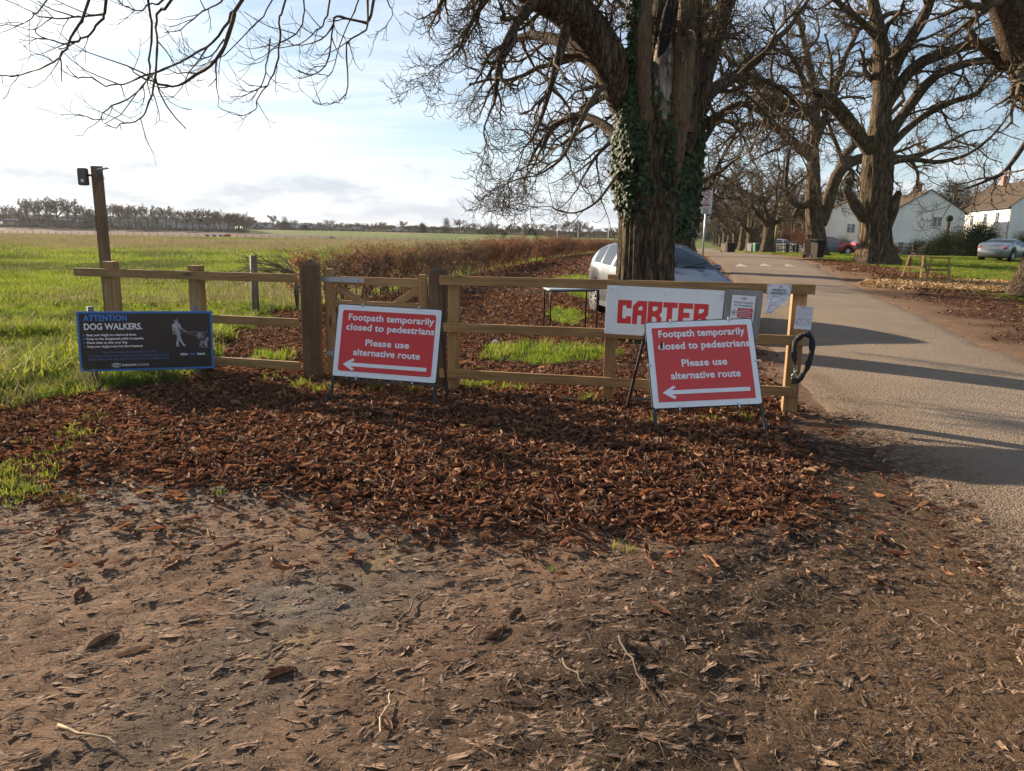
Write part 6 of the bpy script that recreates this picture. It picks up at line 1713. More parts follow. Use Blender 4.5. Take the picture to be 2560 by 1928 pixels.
def car(name, label, loc, heading, kind, paint, trim=None, group='parked cars', plate='rear', roof_paint=None, scale=1.0, door_paint=None):
    d = PROF[kind]; L, W = d['L'], d['W']; N = 64; S = np.linspace(0, 1, N); zb = np.interp(S, d['s'], d['b']); zr_ = np.interp(S, d['s'], d['r'])
    ker = np.array([1, 2, 3, 2, 1]) / 9.; zb = np.convolve(np.pad(zb, 2, 'edge'), ker, 'valid'); zr_ = np.convolve(np.pad(zr_, 2, 'edge'), ker, 'valid'); zr_ = np.maximum(zr_, zb + .01)
    wf_ = np.interp(S, [0, .02, .06, .16, .84, .94, .98, 1], [.66, .80, .92, .985, .99, .94, .86, .74]) * W / 2
    xs = L * (.5 - S); wrd = d['wr']; secs = []
    for i in range(N):
        zl = .20 + .10 * max(0, abs(2 * S[i] - 1) - .85) / .15
        for a in d['ax']:
            dx = abs(S[i] - a) * L
            if dx < wrd + .045: zl = max(zl, wrd + sqrt((wrd + .045) ** 2 - dx ** 2))
        w = wf_[i]; g = max(zr_[i] - zb[i] - .03, 0); wr = w * (.955 - .30 * min(g / .5, 1)); z3 = max((zl + zb[i]) / 2 + .06, zl + .05); kz = min(zl + .10, (zl + z3) / 2)
        secs.append([(0, zl), (w * .88, zl), (w * .985, kz), (w * 1.0, z3), (w * .99, z3 + (zb[i] - z3) * .6), (w * .955, zb[i]), (wr + (w * .955 - wr) * .12, zb[i] + (zr_[i] - zb[i]) * .84), (wr * .90, zr_[i] - .02 - .0 * g), (wr * .5, zr_[i]), (0, zr_[i] + .008)])
    K = 10; body = MB(); V = []
    for i in range(N):
        for (yy, zz) in secs[i]: V.append((xs[i], -yy, zz))
        for (yy, zz) in secs[i][::-1][1:-1]: V.append((xs[i], yy, zz))
    R_ = 2 * K - 2; fb = []; parts = {}
    for i in range(N - 1):
        sm = (S[i] + S[i + 1]) / 2
        for j in range(R_):
            jj = j if j < K - 1 else R_ - 1 - j      # strip index, mirrored
            f = (i * R_ + j, (i + 1) * R_ + j, (i + 1) * R_ + (j + 1) % R_, i * R_ + (j + 1) % R_)
            key = None
            if jj == 5 and any(a < sm < b for a, b in d['sg']): key = ('side_window', j, [n_ for n_, (a, b) in enumerate(d['sg']) if a < sm < b][0])
            if jj >= 6 and d['ws'][0] < sm < d['ws'][1]: key = ('windscreen', 0, 0)
            if jj >= 6 and d['rw'][0] < sm < d['rw'][1]: key = ('rear_window', 0, 0)
            if jj in (2, 3, 4) and door_paint is not None and .40 < sm < .70: key = ('door', j < K - 1, 0)
            if key: parts.setdefault(key, []).append(f)
            else: fb.append(f)
    fb.append(tuple(range(R_))); fb.append(tuple((N - 1) * R_ + j for j in reversed(range(R_))))
    root = empty(name, loc, heading, label, 'car', group); root.scale = (scale,) * 3

    def sub(nm, fs, m):
        u_ = sorted({i for f in fs for i in f}); mp_ = {a: b for b, a in enumerate(u_)}
        return link(nm, mkmesh(nm, [V[i] for i in u_], [tuple(mp_[i] for i in f) for f in fs], m, True), root)
    sub('body', fb, paint)
    for key, fs in parts.items(): sub(key[0], fs, door_paint if key[0] == 'door' else GLASS)
    for a in d['ax']:
        for sd in (-1, 1):
            cx = L * (.5 - a); cy = sd * (W / 2 - .11)
            t_ = MB(); t_.lathe([(wrd * .62, -.095), (wrd * .93, -.10), (wrd, -.07), (wrd, .07), (wrd * .93, .10), (wrd * .62, .095)], 28, Matrix.Translation((cx, cy, wrd)), 'Y'); t_.lathe([(.01, .0), (wrd * .64, .0)], 20, Matrix.Translation((cx, cy, wrd)), 'Y')
            ty = t_.build('wheel', RUBBER, root, True)
            r_ = MB(); M_ = Matrix.Translation((cx, cy + sd * .085, wrd)); r_.lathe([(wrd * .66, 0), (wrd * .60, .01 * sd), (wrd * .58, -.02 * sd)], 28, M_, 'Y'); r_.lathe([(.001, .012 * sd), (.05, .012 * sd), (.055, -.01 * sd)], 12, M_, 'Y')
            for q in range(9):
                an = 2 * pi * q / 9; r_.beam(M_ @ Vector((.03 * cos(an), 0, .03 * sin(an))), M_ @ Vector((wrd * .61 * cos(an), 0, wrd * .61 * sin(an))), .035, .02, (0, 1, 0))
            r_.build('rim', CHROME, ty)
    # dark bellypan and wheel housings so no light shows through
    MB().box((0, 0, .42), (L * .9, W * .78, .34)).build('underbody', BLACK, root)
    zh = float(np.interp(.05, S, zb)); zt2 = float(np.interp(.96, S, zb))
    for sd in (-1, 1):
        MB().ell((L * .452, sd * W * .36, zh - .05), (.13, .15, .075), 12, 8).build('headlight', HEADL, root, True)
        MB().ell((-L * .476, sd * W * .36, zt2 - .13), (.10, .15, .13 if kind != 'coupe' else .075), 12, 8).build('tail_light', TAILR, root, True)
        b = MB(); b.ell((L * (.5 - d['ws'][0]) - .30, sd * (W / 2 + .07), float(np.interp(.36, S, zb)) + .05), (.07, .10, .065), 12, 8); b.build('door_mirror', trim or paint, root, True)
        MB().box((L * .02 - .25, sd * (W / 2 * .99), .80 if kind != 'suv' else .95), (.16, .03, .025)).build('door_handle', trim or paint, root, bevel=.008)
        MB().box((0, sd * W * .485, .25), (L * .42, .04, .09)).build('sill', BLACK, root)
    MB().box((L * .495, 0, .42), (.03, W * .45, .10)).build('lower_grille', BLACK, root)
    MB().box((-L * .497, 0, zt2 - .17 if kind != 'hatch' else .55), (.012, .52, .11)).build('number_plate', PLATEY, root)
    MB().box((L * .512, 0, .48), (.012, .50, .10)).build('number_plate', SIGNWHITE, root)
    zw = float(np.interp(d['ws'][0], S, zr_)); x_ = L * (.5 - d['ws'][0]) - .01
    for y_ in (-.45, .1): MB().tube([(x_ - .03, y_, zw + .02), (x_ - .12, y_ + .52, zw + .11)], .012, 6).build('wiper', BLACK, root)
    return root


GREYP = car_paint('grey_metallic_paint', (.12, .13, .15), .25); WHITEP = car_paint('white_paint', (.72, .74, .76), .0); REDP = car_paint('red_paint', (.34, .02, .025), .0); BLUEP = car_paint('blue_grey_paint', (.06, .08, .11), .3); SILVP = car_paint('silver_paint', (.24, .25, .265), .5)
a_ = radians(12)
cx, cy = 2.60, 14.0
car('hatchback', 'grey hatchback parked nose towards the fence, half hidden by the ivy-clad trunk', (cx, cy, gh(cx, cy) - .01), radians(-90 + 12), 'hatch', GREYP, scale=.96)


def car_at(px, Y, off, *a, **k):
    p = at(px, 620, Y); return car(*a[:2], (p.x, Y, gh(p.x, Y) + off), *a[2:], **k)


car_at(1958, 98, 0, 'parked_suv', 'white compact SUV parked side-on beside the copper hedge', radians(-6), 'suv', WHITEP)
car_at(2075, 71, .02, 'parked_car', 'red hatchback with blue-grey doors, parked behind the wheelie bins', radians(-6), 'hatch', REDP, door_paint=BLUEP, scale=1.12)
car_at(2188, 74, .02, 'parked_car', 'second red car, mostly hidden behind the massive forked trunk', radians(-5), 'hatch', REDP, scale=1.12)
p = at(2512, 640, 45.5); car('parked_coupe', 'silver coupe with yellow rear plate parked on the grass at the right edge', (p.x, 45.5, gh(p.x, 45.5) + .02), radians(38), 'coupe', SILVP)

# ------------------------------------------------------------------ houses
RENDER = mat('painted_render', (.66, .64, .60), .9); t = NT(RENDER); t.base(t.mix(t.ramp(t.noise(t.coord((.5, .5, .25)), 1.2, 6, .65), [(.4, (0, 0, 0)), (.75, (.8, .8, .8))]), (.78, .76, .71), (.58, .55, .49))); t.bump(t.noise(t.coord((1, 1, 1)), 25, 3, .6), .3, .01)
TILE = mat('brown_roof_tile', (.13, .10, .075), .95, spec=.1); t = NT(TILE); v_ = t.coord((1, 1, 1)); sx = t.node('ShaderNodeSeparateXYZ'); t.l.new(v_, sx.inputs[0])
t.base(t.mix(t.noise(v_, 2.5, 6, .7), (.045, .034, .026), (.105, .078, .056))); BRICKM = mat('chimney_brick', (.25, .13, .08), .9)
UPVC = mat('white_window_frame', (.72, .73, .74), .4); PANE = mat('window_pane', (.03, .04, .05), .06, 0, 1.0); GUT = mat('black_gutter', (.05, .05, .05), .5)
HROT = -atan(.25)


def house(label, p0, w, l, eave, ridge, gwin=(), lwin=(), chimneys=(), porch=None):
    root = empty('house', (p0[0], p0[1], gh(p0[0] + 3, p0[1] + 3) - .2), HROT, label, 'house', 'white rendered houses behind the green')
    e, r = eave - root.location.z, ridge - root.location.z
    MB().prism([(0, 0), (w, 0), (w, e), (w / 2, r), (0, e)], 0, l).build('wall', RENDER, root)
    for sd in (0, 1):
        x0, x1 = (0, w / 2) if sd == 0 else (w, w / 2); sl_ = (r - e) / (w / 2); o_ = -.35 if sd == 0 else .35
        rf = MB(); n_ = 26
        for k_ in range(n_):  # tile courses, each lapping the one below
            f0, f1 = k_ / n_, (k_ + 1) / n_; xa = x0 + o_ + (x1 - x0 - o_) * f0; xb = x0 + o_ + (x1 - x0 - o_) * f1
            za = e + (abs(xa - x0) * (1 if f0 > .06 else -1)) * sl_ if (xa - x0) * (x1 - x0) > 0 else e - abs(xa - x0) * sl_; zb_ = e + abs(xb - x0) * sl_ if (xb - x0) * (x1 - x0) > 0 else e - abs(xb - x0) * sl_
            y0, y1 = -.15, l + .15
            rf.add([(xa, y0, za + .10), (xb, y0, zb_ + .06), (xb, y1, zb_ + .06), (xa, y1, za + .10), (xa, y0, za + .02), (xa, y1, za + .02)], [(0, 1, 2, 3), (4, 0, 3, 5)])
        rf.add([(x0 + o_, -.15, e - .35 * sl_), (x1, -.15, r), (x1, -.15, r + .12), (x0 + o_, -.15, e - .35 * sl_ + .1)], [(0, 1, 2, 3)])
        o = rf.build('roof', TILE, root)
        MB().tube([(x0 + o_ * 1.05, -.1, e - .33 * sl_), (x0 + o_ * 1.05, l + .1, e - .33 * sl_)], .06, 8).build('gutter', GUT, root)
    MB().tube([(-.10, .12, e - .1), (-.07, .12, e - .5), (-.07, .12, 0)], .04, 8).build('drainpipe', GUT, root)
    for (cy_, cw) in chimneys:
        c_ = MB().box((w / 2, cy_, r + .45), (.7, cw, 1.3)).box((w / 2, cy_, r + 1.13), (.8, cw + .1, .08)).build('chimney', BRICKM, root)
        for q in (-.2, .2): MB().lathe([(.10, 0), (.09, .35), (.07, .35)], 10, Matrix.Translation((w / 2, cy_ + q * cw, r + 1.17))).build('chimney_pot', BRICKM, c_)

    def win(side, u_, z, ww, hh, mull=1):
        M_ = Matrix.Translation((u_, -.01, z)) if side == 'g' else Matrix.Translation((-.01, u_, z)) @ Matrix.Rotation(-pi / 2, 4, 'Z')
        MB().box((0, -.005, hh / 2), (ww - .05, .02, hh - .05), M_).build('pane', PANE, (fo := MB().box((0, -.03, .03), (ww, .05, .06), M_).box((0, -.03, hh - .03), (ww, .05, .06), M_).box((-ww / 2 + .03, -.03, hh / 2), (.06, .05, hh - .12), M_).box((ww / 2 - .03, -.03, hh / 2), (.06, .05, hh - .12), M_).box((0, -.03, hh * .5), (.07, .045, hh - .12), M_).box((-ww / 4, -.03, hh * .7), (ww / 2 - .1, .04, .05), M_).build('window', UPVC, root)))
        MB().box((0, -.06, -.03), (ww + .15, .14, .05), M_).build('sill', UPVC, fo)
        if side == 'l': MB().box((ww * .42, .012, hh / 2), (ww * .16, .012, hh - .2), M_).build('curtain', RENDER, fo)
    for q in gwin: win('g', *q)
    for q in lwin: win('l', *q)
    if porch:
        x_, w_, h_ = porch; MB().box((x_, -.8, h_ / 2), (w_, 1.6, h_)).build('porch', RENDER, root); MB().box((x_, -.85, h_ + .06), (w_ + .3, 1.9, .12)).build('porch_roof', WOODG, root)
    return root


p2 = at(2225, 600, 100)
house('middle white house with its gable and one upstairs window facing the lane', (p2.x, 100), 8.3, 14, 4.9, 7.65, gwin=[(5.25, 3.75, 1.1, 1.3), (1.35, 1.0, .65, .85)], lwin=[(4, 3.4, .9, 1.2)], chimneys=[(6.5, .9)], porch=(6.2, 3.0, 1.9))
p1 = at(2052, 600, 114)
house('left white house, smallest gable, seen between the two tree trunks', (p1.x, 114), 8.3, 12, 5.1, 7.1, gwin=[(3.95, 3.0, 1.15, 1.35)])
p3 = at(2517, 600, 100)


def lt(px): r_ = at(px, 560, 1.0).x; return (p3.x - 100 * r_) / (.97 * r_ - .2425)


house('right-hand house with a long sunlit wall of paired upstairs windows', (p3.x, 100), 8.6, 23.5, 5.95, 9.6, gwin=[(4.5, 3.4, 1.1, 1.3)], lwin=[(lt(2407), 4.3, 1.3, 1.45), (lt(2429), 4.3, 1.3, 1.45), (lt(2462), 4.4, 1.3, 1.5), (lt(2492), 4.4, 1.3, 1.5), (lt(2490), .3, 1.3, 2.0), (lt(2440), .9, 1.5, 1.2)], chimneys=[(2.6, 1.3), (17, 1.1)])

# ------------------------------------------------------------------ shrubs and evergreens
def leaf_clump_mesh(seed, n, size, m, rad=1.0, flat_=.8):
    rnd = random.Random(seed); P_ = [tuple(rnd.gauss(0, rad * .42) * (1 if c < 2 else flat_) for c in range(3)) for _ in range(n)]; return leaves_mesh('leaf_clump_shape', P_, rnd, size, m, .6)


EVG = leaf_mat('evergreen_leaf', [(0, (.010, .022, .008)), (.6, (.022, .042, .014)), (1, (.045, .065, .02))], .85, .15)
COPPER = leaf_mat('copper_leaf', [(0, (.10, .03, .015)), (.5, (.22, .075, .035)), (1, (.33, .14, .07))], .6, .3)
BUSHG = leaf_mat('bush_leaf', [(0, (.02, .035, .012)), (.6, (.045, .065, .022)), (1, (.07, .085, .03))], .85, .2)
CL_E = [leaf_clump_mesh(i, 110, .16, EVG) for i in range(3)]; CL_C = [leaf_clump_mesh(10 + i, 90, .13, COPPER) for i in range(3)]; CL_B = [leaf_clump_mesh(20 + i, 90, .11, BUSHG) for i in range(3)]


def shrub(name, label, x, y, w, d, h, var, n, cat='shrub', group=None, cs=.5, trunkh=0, cone=False):
    z = gh(x, y); root = empty(name, (x, y, z), 0, label, cat, group); P_ = []
    T = Tubes(); rnd = random.Random(int(x * 10))
    for _ in range(n):
        a = RNG.uniform(0, 6.28); f = RNG.random() ** .5
        if cone: zz = RNG.random() ** 1.1; rr_ = (1 - zz) ** .75 * f; px_, py_, pz = cos(a) * rr_ * w / 2, sin(a) * rr_ * d / 2, trunkh + zz * (h - trunkh)
        else: el = RNG.uniform(-.2, 1.5); px_, py_, pz = cos(a) * cos(el) * f * w / 2, sin(a) * cos(el) * f * d / 2, trunkh + max(.1, sin(el) * f ** .5) * (h - trunkh - .2) * (1 + .22 * sin(a * 3 + w) - .12)
        P_.append((px_, py_, pz))
    for _ in range(10):
        q = P_[RNG.integers(0, n)]; T.add([(0, 0, -.1), (q[0] * .3, q[1] * .3, q[2] * .5), q], [.06 * h / 3, .04 * h / 3, .01], 5)
    if trunkh: T.add([(0, 0, -.1), (.05, 0, h * .45), (0, 0, h * .95)], [h * .03, h * .02, .02], 8)
    link('trunk' if trunkh else 'stems', T.mesh('trunk' if trunkh else 'stems', BARKFAR), root)
    scatter('foliage', P_, np.stack([RNG.normal(0, .4, n), RNG.normal(0, .4, n), RNG.uniform(0, 6.28, n)], 1), RNG.uniform(.7, 1.3, n) * cs, var, parent=root)
    return root


def sh_at(px, Y, *a, **k): p = at(px, 600, Y); return a, k, p.x


for (px, Y, w, d, h, var, n, nm, lab, kw) in [
    (2370, 66, 4.2, 3, 2.0, CL_B, 420, 'shrub', 'dark green bush in front of the house wall, left of the tallest bush', {}),
    (2445, 64, 4.6, 3, 2.9, CL_B, 600, 'shrub', 'largest rounded green bush before the sunlit house wall', {}),
    (2405, 70, 2.6, 2.5, 2.9, CL_C, 30, 'shrub', 'thin reddish-twigged shrub between the two green bushes', {}),
    (2300, 78, 3.6, 2.4, 1.5, CL_B, 220, 'shrub', 'low clipped hedge bush by the porch of the middle house', {}),
    (2557, 72, 2.5, 2.5, 2.4, CL_B, 200, 'shrub', 'green bush behind the silver coupe at the right edge', {}),
    (2108, 100, 3.6, 3, 1.9, CL_B, 200, 'shrub', 'green bush against the left house behind the red cars', {}),
    (1965, 112, 9, 4, 3.6, CL_C, 260, 'copper_hedge', 'tall copper-leaved hedge behind the white car', {}),
    (2020, 108, 7, 4, 3.2, CL_C, 190, 'copper_hedge', 'copper-leaved hedge just left of the twin-stemmed tree', {}),
    (2070, 112, 3.5, 3, 2.2, CL_C, 70, 'copper_hedge', 'small copper bush against the left house gable', {}),
    (2108, 135, 9, 8, 13, CL_E, 420, 'evergreen_tree', 'dark evergreen tree rising behind the left house roof', dict(trunkh=1.5, cs=.9, cone=True, cat='tree')),
    (2375, 128, 13, 9, 11.5, CL_E, 480, 'evergreen_tree', 'broad dark evergreen behind the roof of the middle house', dict(trunkh=2, cs=.95, cat='tree')),
    (2170, 128, 9, 8, 12, CL_E, 320, 'evergreen_tree', 'dark evergreen behind the massive forked trunk', dict(trunkh=2, cs=.9, cone=True, cat='tree')),
    (2000, 165, 26, 8, 8, CL_E, 300, 'evergreen_tree', 'dark evergreen belt far behind the copper hedge', dict(trunkh=1, cs=1.2, cat='tree')),
    (1880, 185, 30, 8, 7, CL_E, 300, 'evergreen_tree', 'dark evergreen belt beyond the avenue trunks', dict(trunkh=1, cs=1.2, cat='tree')),
    (1765, 330, 40, 10, 7.5, CL_E, 240, 'evergreen_tree', 'dark wood edge closing the view at the end of the lane', dict(trunkh=1, cs=1.8, cat='tree')),
]:
    x_ = at(px, 600, Y).x; kw = dict(kw); kw.setdefault('cs', .75); shrub(nm, lab, x_, Y, w, d, h, var, n, **kw)

# ------------------------------------------------------------------ wheelie bins
def bin_(label, x, y, rz, body_m, lid_m, h=1.07, w=.58, group='wheelie bins'):
    r_ = empty('wheelie_bin', (x, y, gh(x, y)), rz, label, 'wheelie bin', group)
    b = MB(); b.add([(-w * .40, -w * .45, .06), (w * .40, -w * .45, .06), (w * .40, w * .42, .06), (-w * .40, w * .42, .06), (-w / 2, -w * .58, h * .88), (w / 2, -w * .58, h * .88), (w / 2, w * .6, h * .92), (-w / 2, w * .6, h * .92)], [(0, 3, 2, 1), (4, 5, 6, 7), (0, 1, 5, 4), (1, 2, 6, 5), (2, 3, 7, 6), (3, 0, 4, 7)])
    for k_ in (-.22, 0, .22): b.beam((w * k_ * .8, -w * .455, .1), (w * k_, -w * .585, h * .82), .03, .03)
    b.build('body', body_m, r_, bevel=.02)
    l_ = MB(); l_.add([(-w * .54, -w * .66, h * .885), (w * .54, -w * .66, h * .885), (w * .54, w * .62, h * .925), (-w * .54, w * .62, h * .925), (-w * .46, -w * .55, h * .96), (w * .46, -w * .55, h * .96), (w * .46, w * .5, h), (-w * .46, w * .5, h)], [(0, 3, 2, 1), (4, 5, 6, 7), (0, 1, 5, 4), (1, 2, 6, 5), (2, 3, 7, 6), (3, 0, 4, 7)]); l_.build('lid', lid_m, r_, bevel=.015)
    MB().tube([(-w * .4, w * .68, h * .9), (w * .4, w * .68, h * .9)], .018, 8).build('handle', lid_m, r_)
    for sd in (-1, 1): MB().lathe([(.01, -.03), (.10, -.03), (.10, .03), (.01, .03)], 16, Matrix.Translation((sd * w * .44, w * .45, .10)) @ Matrix.Rotation(pi / 2, 4, 'Z'), 'Y').build('wheel', RUBBER, r_)
    return r_


BIN1 = mat('faded_brown_bin', (.20, .15, .11), .8, spec=.2); BIN2 = mat('dark_brown_bin', (.035, .027, .022), .8, spec=.2); BIN3 = mat('green_bin', (.03, .11, .055), .5); BIN4 = mat('pale_grey_bin', (.30, .28, .24), .6)
for (px, Y, m1, m2, lab, rz, s_) in [(2022, 47.5, BIN1, BIN1, 'faded brown wheelie bin, left one of the pair on the verge', 1.2, 1.15), (2043, 46, BIN2, BIN2, 'dark brown wheelie bin, right one of the pair on the verge', .3, 1.13),
    (1889, 86, BIN3, BIN3, 'green wheelie bin between two avenue trunks', .1, 1.07), (1875, 87, BIN4, BIN1, 'pale wheelie bin just left of the green one', .6, 1.07),
    (1811, 80, BIN1, BIN2, 'leftmost of three distant brown bins by the lane', .5, 1.02), (1820, 79, BIN2, BIN2, 'middle one of the three distant brown bins', .1, 1.05), (1829, 80, BIN2, BIN2, 'rightmost of the three distant brown bins', -.2, 1.02),
    (1962, 80, BLACK, BLACK, 'black bin behind the small rail fence by the white car', .1, 1.0), (1985, 80, BLACK, BLACK, 'second black bin behind the small rail fence', .2, .95)]:
    p = at(px, 640, Y); bin_(lab, p.x, Y, rz, m1, m2, s_)

# sawhorses
def sawhorse(label, x, y, rz):
    r_ = empty('sawhorse', (x, y, gh(x, y)), rz, label, 'sawhorse', 'timber sawhorses on the grass'); L_ = .58; H_ = .76
    uvbox(MB().box((0, 0, H_ - .02), (L_, .10, .045)).build('top_beam', WOOD, r_, bevel=.005))
    for ex in (-1, 1):
        for ey in (-1, 1):
            uvbox(MB().beam((ex * L_ * .40, ey * .03, H_ - .04), (ex * L_ * .56, ey * .27, -.02), .06, .04, (0, 1, 0)).build('leg', WOOD, r_, bevel=.004))
        uvbox(MB().add([(ex * L_ * .44, -.04, H_ - .06), (ex * L_ * .44, .04, H_ - .06), (ex * L_ * .50, .17, .36), (ex * L_ * .50, -.17, .36), (ex * (L_ * .44 - .015), -.04, H_ - .06), (ex * (L_ * .44 - .015), .04, H_ - .06), (ex * (L_ * .50 - .015), .17, .36), (ex * (L_ * .50 - .015), -.17, .36)], [(0, 1, 2, 3), (7, 6, 5, 4), (0, 4, 5, 1), (1, 5, 6, 2), (2, 6, 7, 3), (3, 7, 4, 0)]).build('end_panel', WOODG, r_))
    for ey in (-1, 1): uvbox(MB().beam((-L_ * .50, ey * .165, .37), (L_ * .50, ey * .165, .37), .035, .05).build('side_rail', WOOD, r_))
    return r_


p = at(2287, 690, 26.6); sawhorse('left-hand timber sawhorse, the one farther back on the grass', p.x, 26.6, radians(-52))
p = at(2344, 700, 23.8); sawhorse('right-hand timber sawhorse, nearer the wood chippings', p.x, 23.8, radians(-28))

# ------------------------------------------------------------------ road signs on poles
def pole_sign(label, px, Y, ptop, w, h, rz=0, kind='ten'):
    pb_ = at(px, 655, Y); r_ = empty('road_sign', (pb_.x, Y, gh(pb_.x, Y)), rz, label, 'road sign'); z1 = ptop - gh(pb_.x, Y)
    MB().tube([(0, .04, -.2), (.02, .04, z1 - .02)], .038, 12).build('pole', GALV, r_, True)
    if kind == 'ten':
        flat(r_, 'plate', rrect(-w / 2, w / 2, z1 - h, z1, .03), SIGNWHITE, -.005, .008)
        MB().lathe([(w * .33, 0), (w * .26, 0)], 28, Matrix.Translation((0, -.008, z1 - h * .19)), 'Y').build('red_ring', LETRED, r_)
        text(r_, '10', -w * .17, w * .17, z1 - h * .235, .11, LETBLACK, -.008, .03)
        zc = z1 - h * .52; tri = [(-w * .36, zc - .13), (w * .36, zc - .13), (0, zc + .20)]; flat(r_, 'triangle', tri[::-1], LETRED, -.008, .002); flat(r_, 'triangle_inner', [(-w * .24, zc - .09), (w * .24, zc - .09), (0, zc + .12)][::-1], SIGNWHITE, -.011, .002)
        flat(r_, 'hump_symbol', [(-w * .20, zc - .075), (-w * .08, zc - .04), (0, zc + .01), (w * .08, zc - .04), (w * .20, zc - .075)], LETBLACK, -.014, .002)
        flat(r_, 'sub_plate_border', rrect(-w * .46, w * .46, z1 - h * .985, z1 - h * .73, .02), LETBLACK, -.008, .002); flat(r_, 'sub_plate', rrect(-w * .43, w * .43, z1 - h * .972, z1 - h * .743, .016), SIGNWHITE, -.011, .002)
        for i, s_ in enumerate(('Speed', 'humps', 'ahead')): text(r_, s_, -w * .22, w * .22, z1 - h * (.805 + .07 * i), .055, LETBLACK, -.013, .02)
    else:
        flat(r_, 'plate', rrect(-w / 2, w / 2, z1 - h, z1, .02), SIGNWHITE, -.005, .008); flat(r_, 'red_panel', rrect(-w * .40, w * .40, z1 - h * .93, z1 - .04, .02), SIGNRED, -.008, .002)
        for i in range(5): flat(r_, 'print_line', rrect(-w * .28, w * .28, z1 - h * (.2 + .15 * i), z1 - h * (.165 + .15 * i), .004), LETWHITE, -.011, .001)
        flat(r_, 'lower_plate', rrect(-w * .5, w * .5, z1 - h * 1.35, z1 - h * 1.05, .02), SIGNWHITE, -.005, .008); flat(r_, 'small_plate', rrect(-w * .25, w * .25, z1 - h * 1.75, z1 - h * 1.42, .02), SIGNWHITE, -.005, .008)
    return r_


pole_sign('white ten limit and speed humps plate on a grey pole by the lane', 1756, 31, at(1766, 476, 31).z, .47, .92)
pole_sign('distant red notice on a pole left of the lane', 1726, 62, at(1731, 562, 62).z, .50, .68, kind='red')

# yellow-green leaning post, garden fences
p = at(1934, 628, 95); q = at(1953, 490, 95); o = empty('telegraph_pole', (p.x, 95, gh(p.x, 95)), 0, 'leaning mossy yellow-green pole standing in front of the white car', 'pole')
MOSSY = mat('mossy_pole_wood', (.24, .22, .07), .8); MB().tube([(0, 0, -.2), (q.x - p.x, 0, q.z - gh(p.x, 95))], [.20, .13], 12).build('pole', MOSSY, o, True)
uvb = None


def rail_fence(label, pts, h, rails, m, cat='fence', w=.09):
    o = empty('garden_fence', (pts[0][0], pts[0][1], 0), 0, label, cat, 'garden fences')
    for (x, y) in pts: uvbox(MB().box((x - pts[0][0], y - pts[0][1], gh(x, y) + h / 2 - .1), (w, w, h + .2)).build('post', m, o))
    for a, b in zip(pts, pts[1:]):
        for r_ in rails: board(o, (a[0] - pts[0][0], a[1] - pts[0][1], gh(*a) + r_), (b[0] - pts[0][0], b[1] - pts[0][1], gh(*b) + r_), .09, .04, m)


rail_fence('low dark rail fence in front of the two black bins', [(at(x, 600, 78).x, 78) for x in (1945, 1955, 1966, 1979, 1992)], 1.05, (.45, .85), WOODD)
rail_fence('grey timber fence running behind the forked trunk towards the bushes', [(at(x, 600, 68).x, 68) for x in (2228, 2256, 2285, 2314, 2343)], 1.15, (.2, .5, .8, 1.1), WOODG)
rail_fence('thin dark rail fence behind the white car and brown bins', [(at(x, 600, 90).x, 90) for x in (1925, 1955, 1990, 2025, 2060)], 1.3, (.7, 1.25), WOODD)
p = at(2335, 632, 68); o = empty('metal_trough', (p.x, 68, gh(p.x, 68)), -.05, 'long low grey metal trough lying on the grass before the bushes', 'trough')
MB().box((0, 0, .13), (3.3, .5, .26), taper=1.05).build('body', GALV, o, bevel=.02)
for i in range(5): MB().box((-1.5 + .75 * i, -.27, .13), (.04, .03, .26)).build('rib', DARKSTEEL, o)
p = at(2380, 505, 92); o = empty('telegraph_pole', (p.x - .3, 92, gh(p.x, 92)), 0, 'dark ivy-topped post at the corner of the middle house', 'pole'); MB().tube([(0, 0, -.1), (.25, 0, 4.3)], [.26, .19], 10).build('pole', BARKFAR, o, True); MB().ell((.25, 0, 4.3), (.42, .4, .4), 10, 8).build('ivy_cap', EVG, o, True)

# ------------------------------------------------------------------ far side of the field
def far_tree_mesh(seed, dens=1.0, spread=1.0):
    rnd = random.Random(seed); T = Tubes(); H = 1.0; tp = TP(n={1: 6, 2: 5, 3: 4, 4: 3, 5: 3}, ch={1: 8, 2: 7, 3: 4}, sides={1: 4, 2: 3, 3: 3, 4: 3}, maxl=4, rmin=.0035, wob={1: .14, 2: .2, 3: .24, 4: .2, 5: .2}, droop={1: 0, 2: 0, 3: 0, 4: 0, 5: 0}, up={1: .1, 2: .1, 3: .1, 4: .1, 5: 0}, lr={1: .42, 2: .45, 3: .5, 4: .5}, rr={1: .45, 2: .5, 3: .6, 4: .6}, ang=(.4, .9))
    T.add([(0, 0, -.05), (0, 0, .15), (.01, 0, .35), (.0, .01, .6), (.02, 0, .85)], [.035, .027, .022, .014, .006], 6)
    for i in range(int(9 * dens)):
        a = i * 2.4 + rnd.uniform(-.3, .3); z = rnd.uniform(.2, .6); el = rnd.uniform(.5, 1.15); L = (1.0 - z) * rnd.uniform(.65, .85) * spread
        p0 = (0, 0, z); pts = [p0]; d = (cos(a) * cos(el), sin(a) * cos(el), sin(el)); x, y, zz = p0
        for q in range(6): x += d[0] * L / 6; y += d[1] * L / 6; zz += d[2] * L / 6; pts.append((x, y, zz)); d = unit((d[0] + rnd.gauss(0, .1), d[1] + rnd.gauss(0, .1), d[2] + rnd.gauss(.05, .1)))
        rad = [.013 * (1 - .13 * q) for q in range(7)]; grow(T, None, None, .013, 1, 1, tp, rnd, pts, rad)
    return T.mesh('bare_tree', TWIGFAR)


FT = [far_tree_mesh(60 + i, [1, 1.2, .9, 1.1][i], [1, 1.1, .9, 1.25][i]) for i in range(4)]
def fhe(px): return 330 if px < 620 else np.interp(px, [620, 900, 1550], [380, 430, 450])


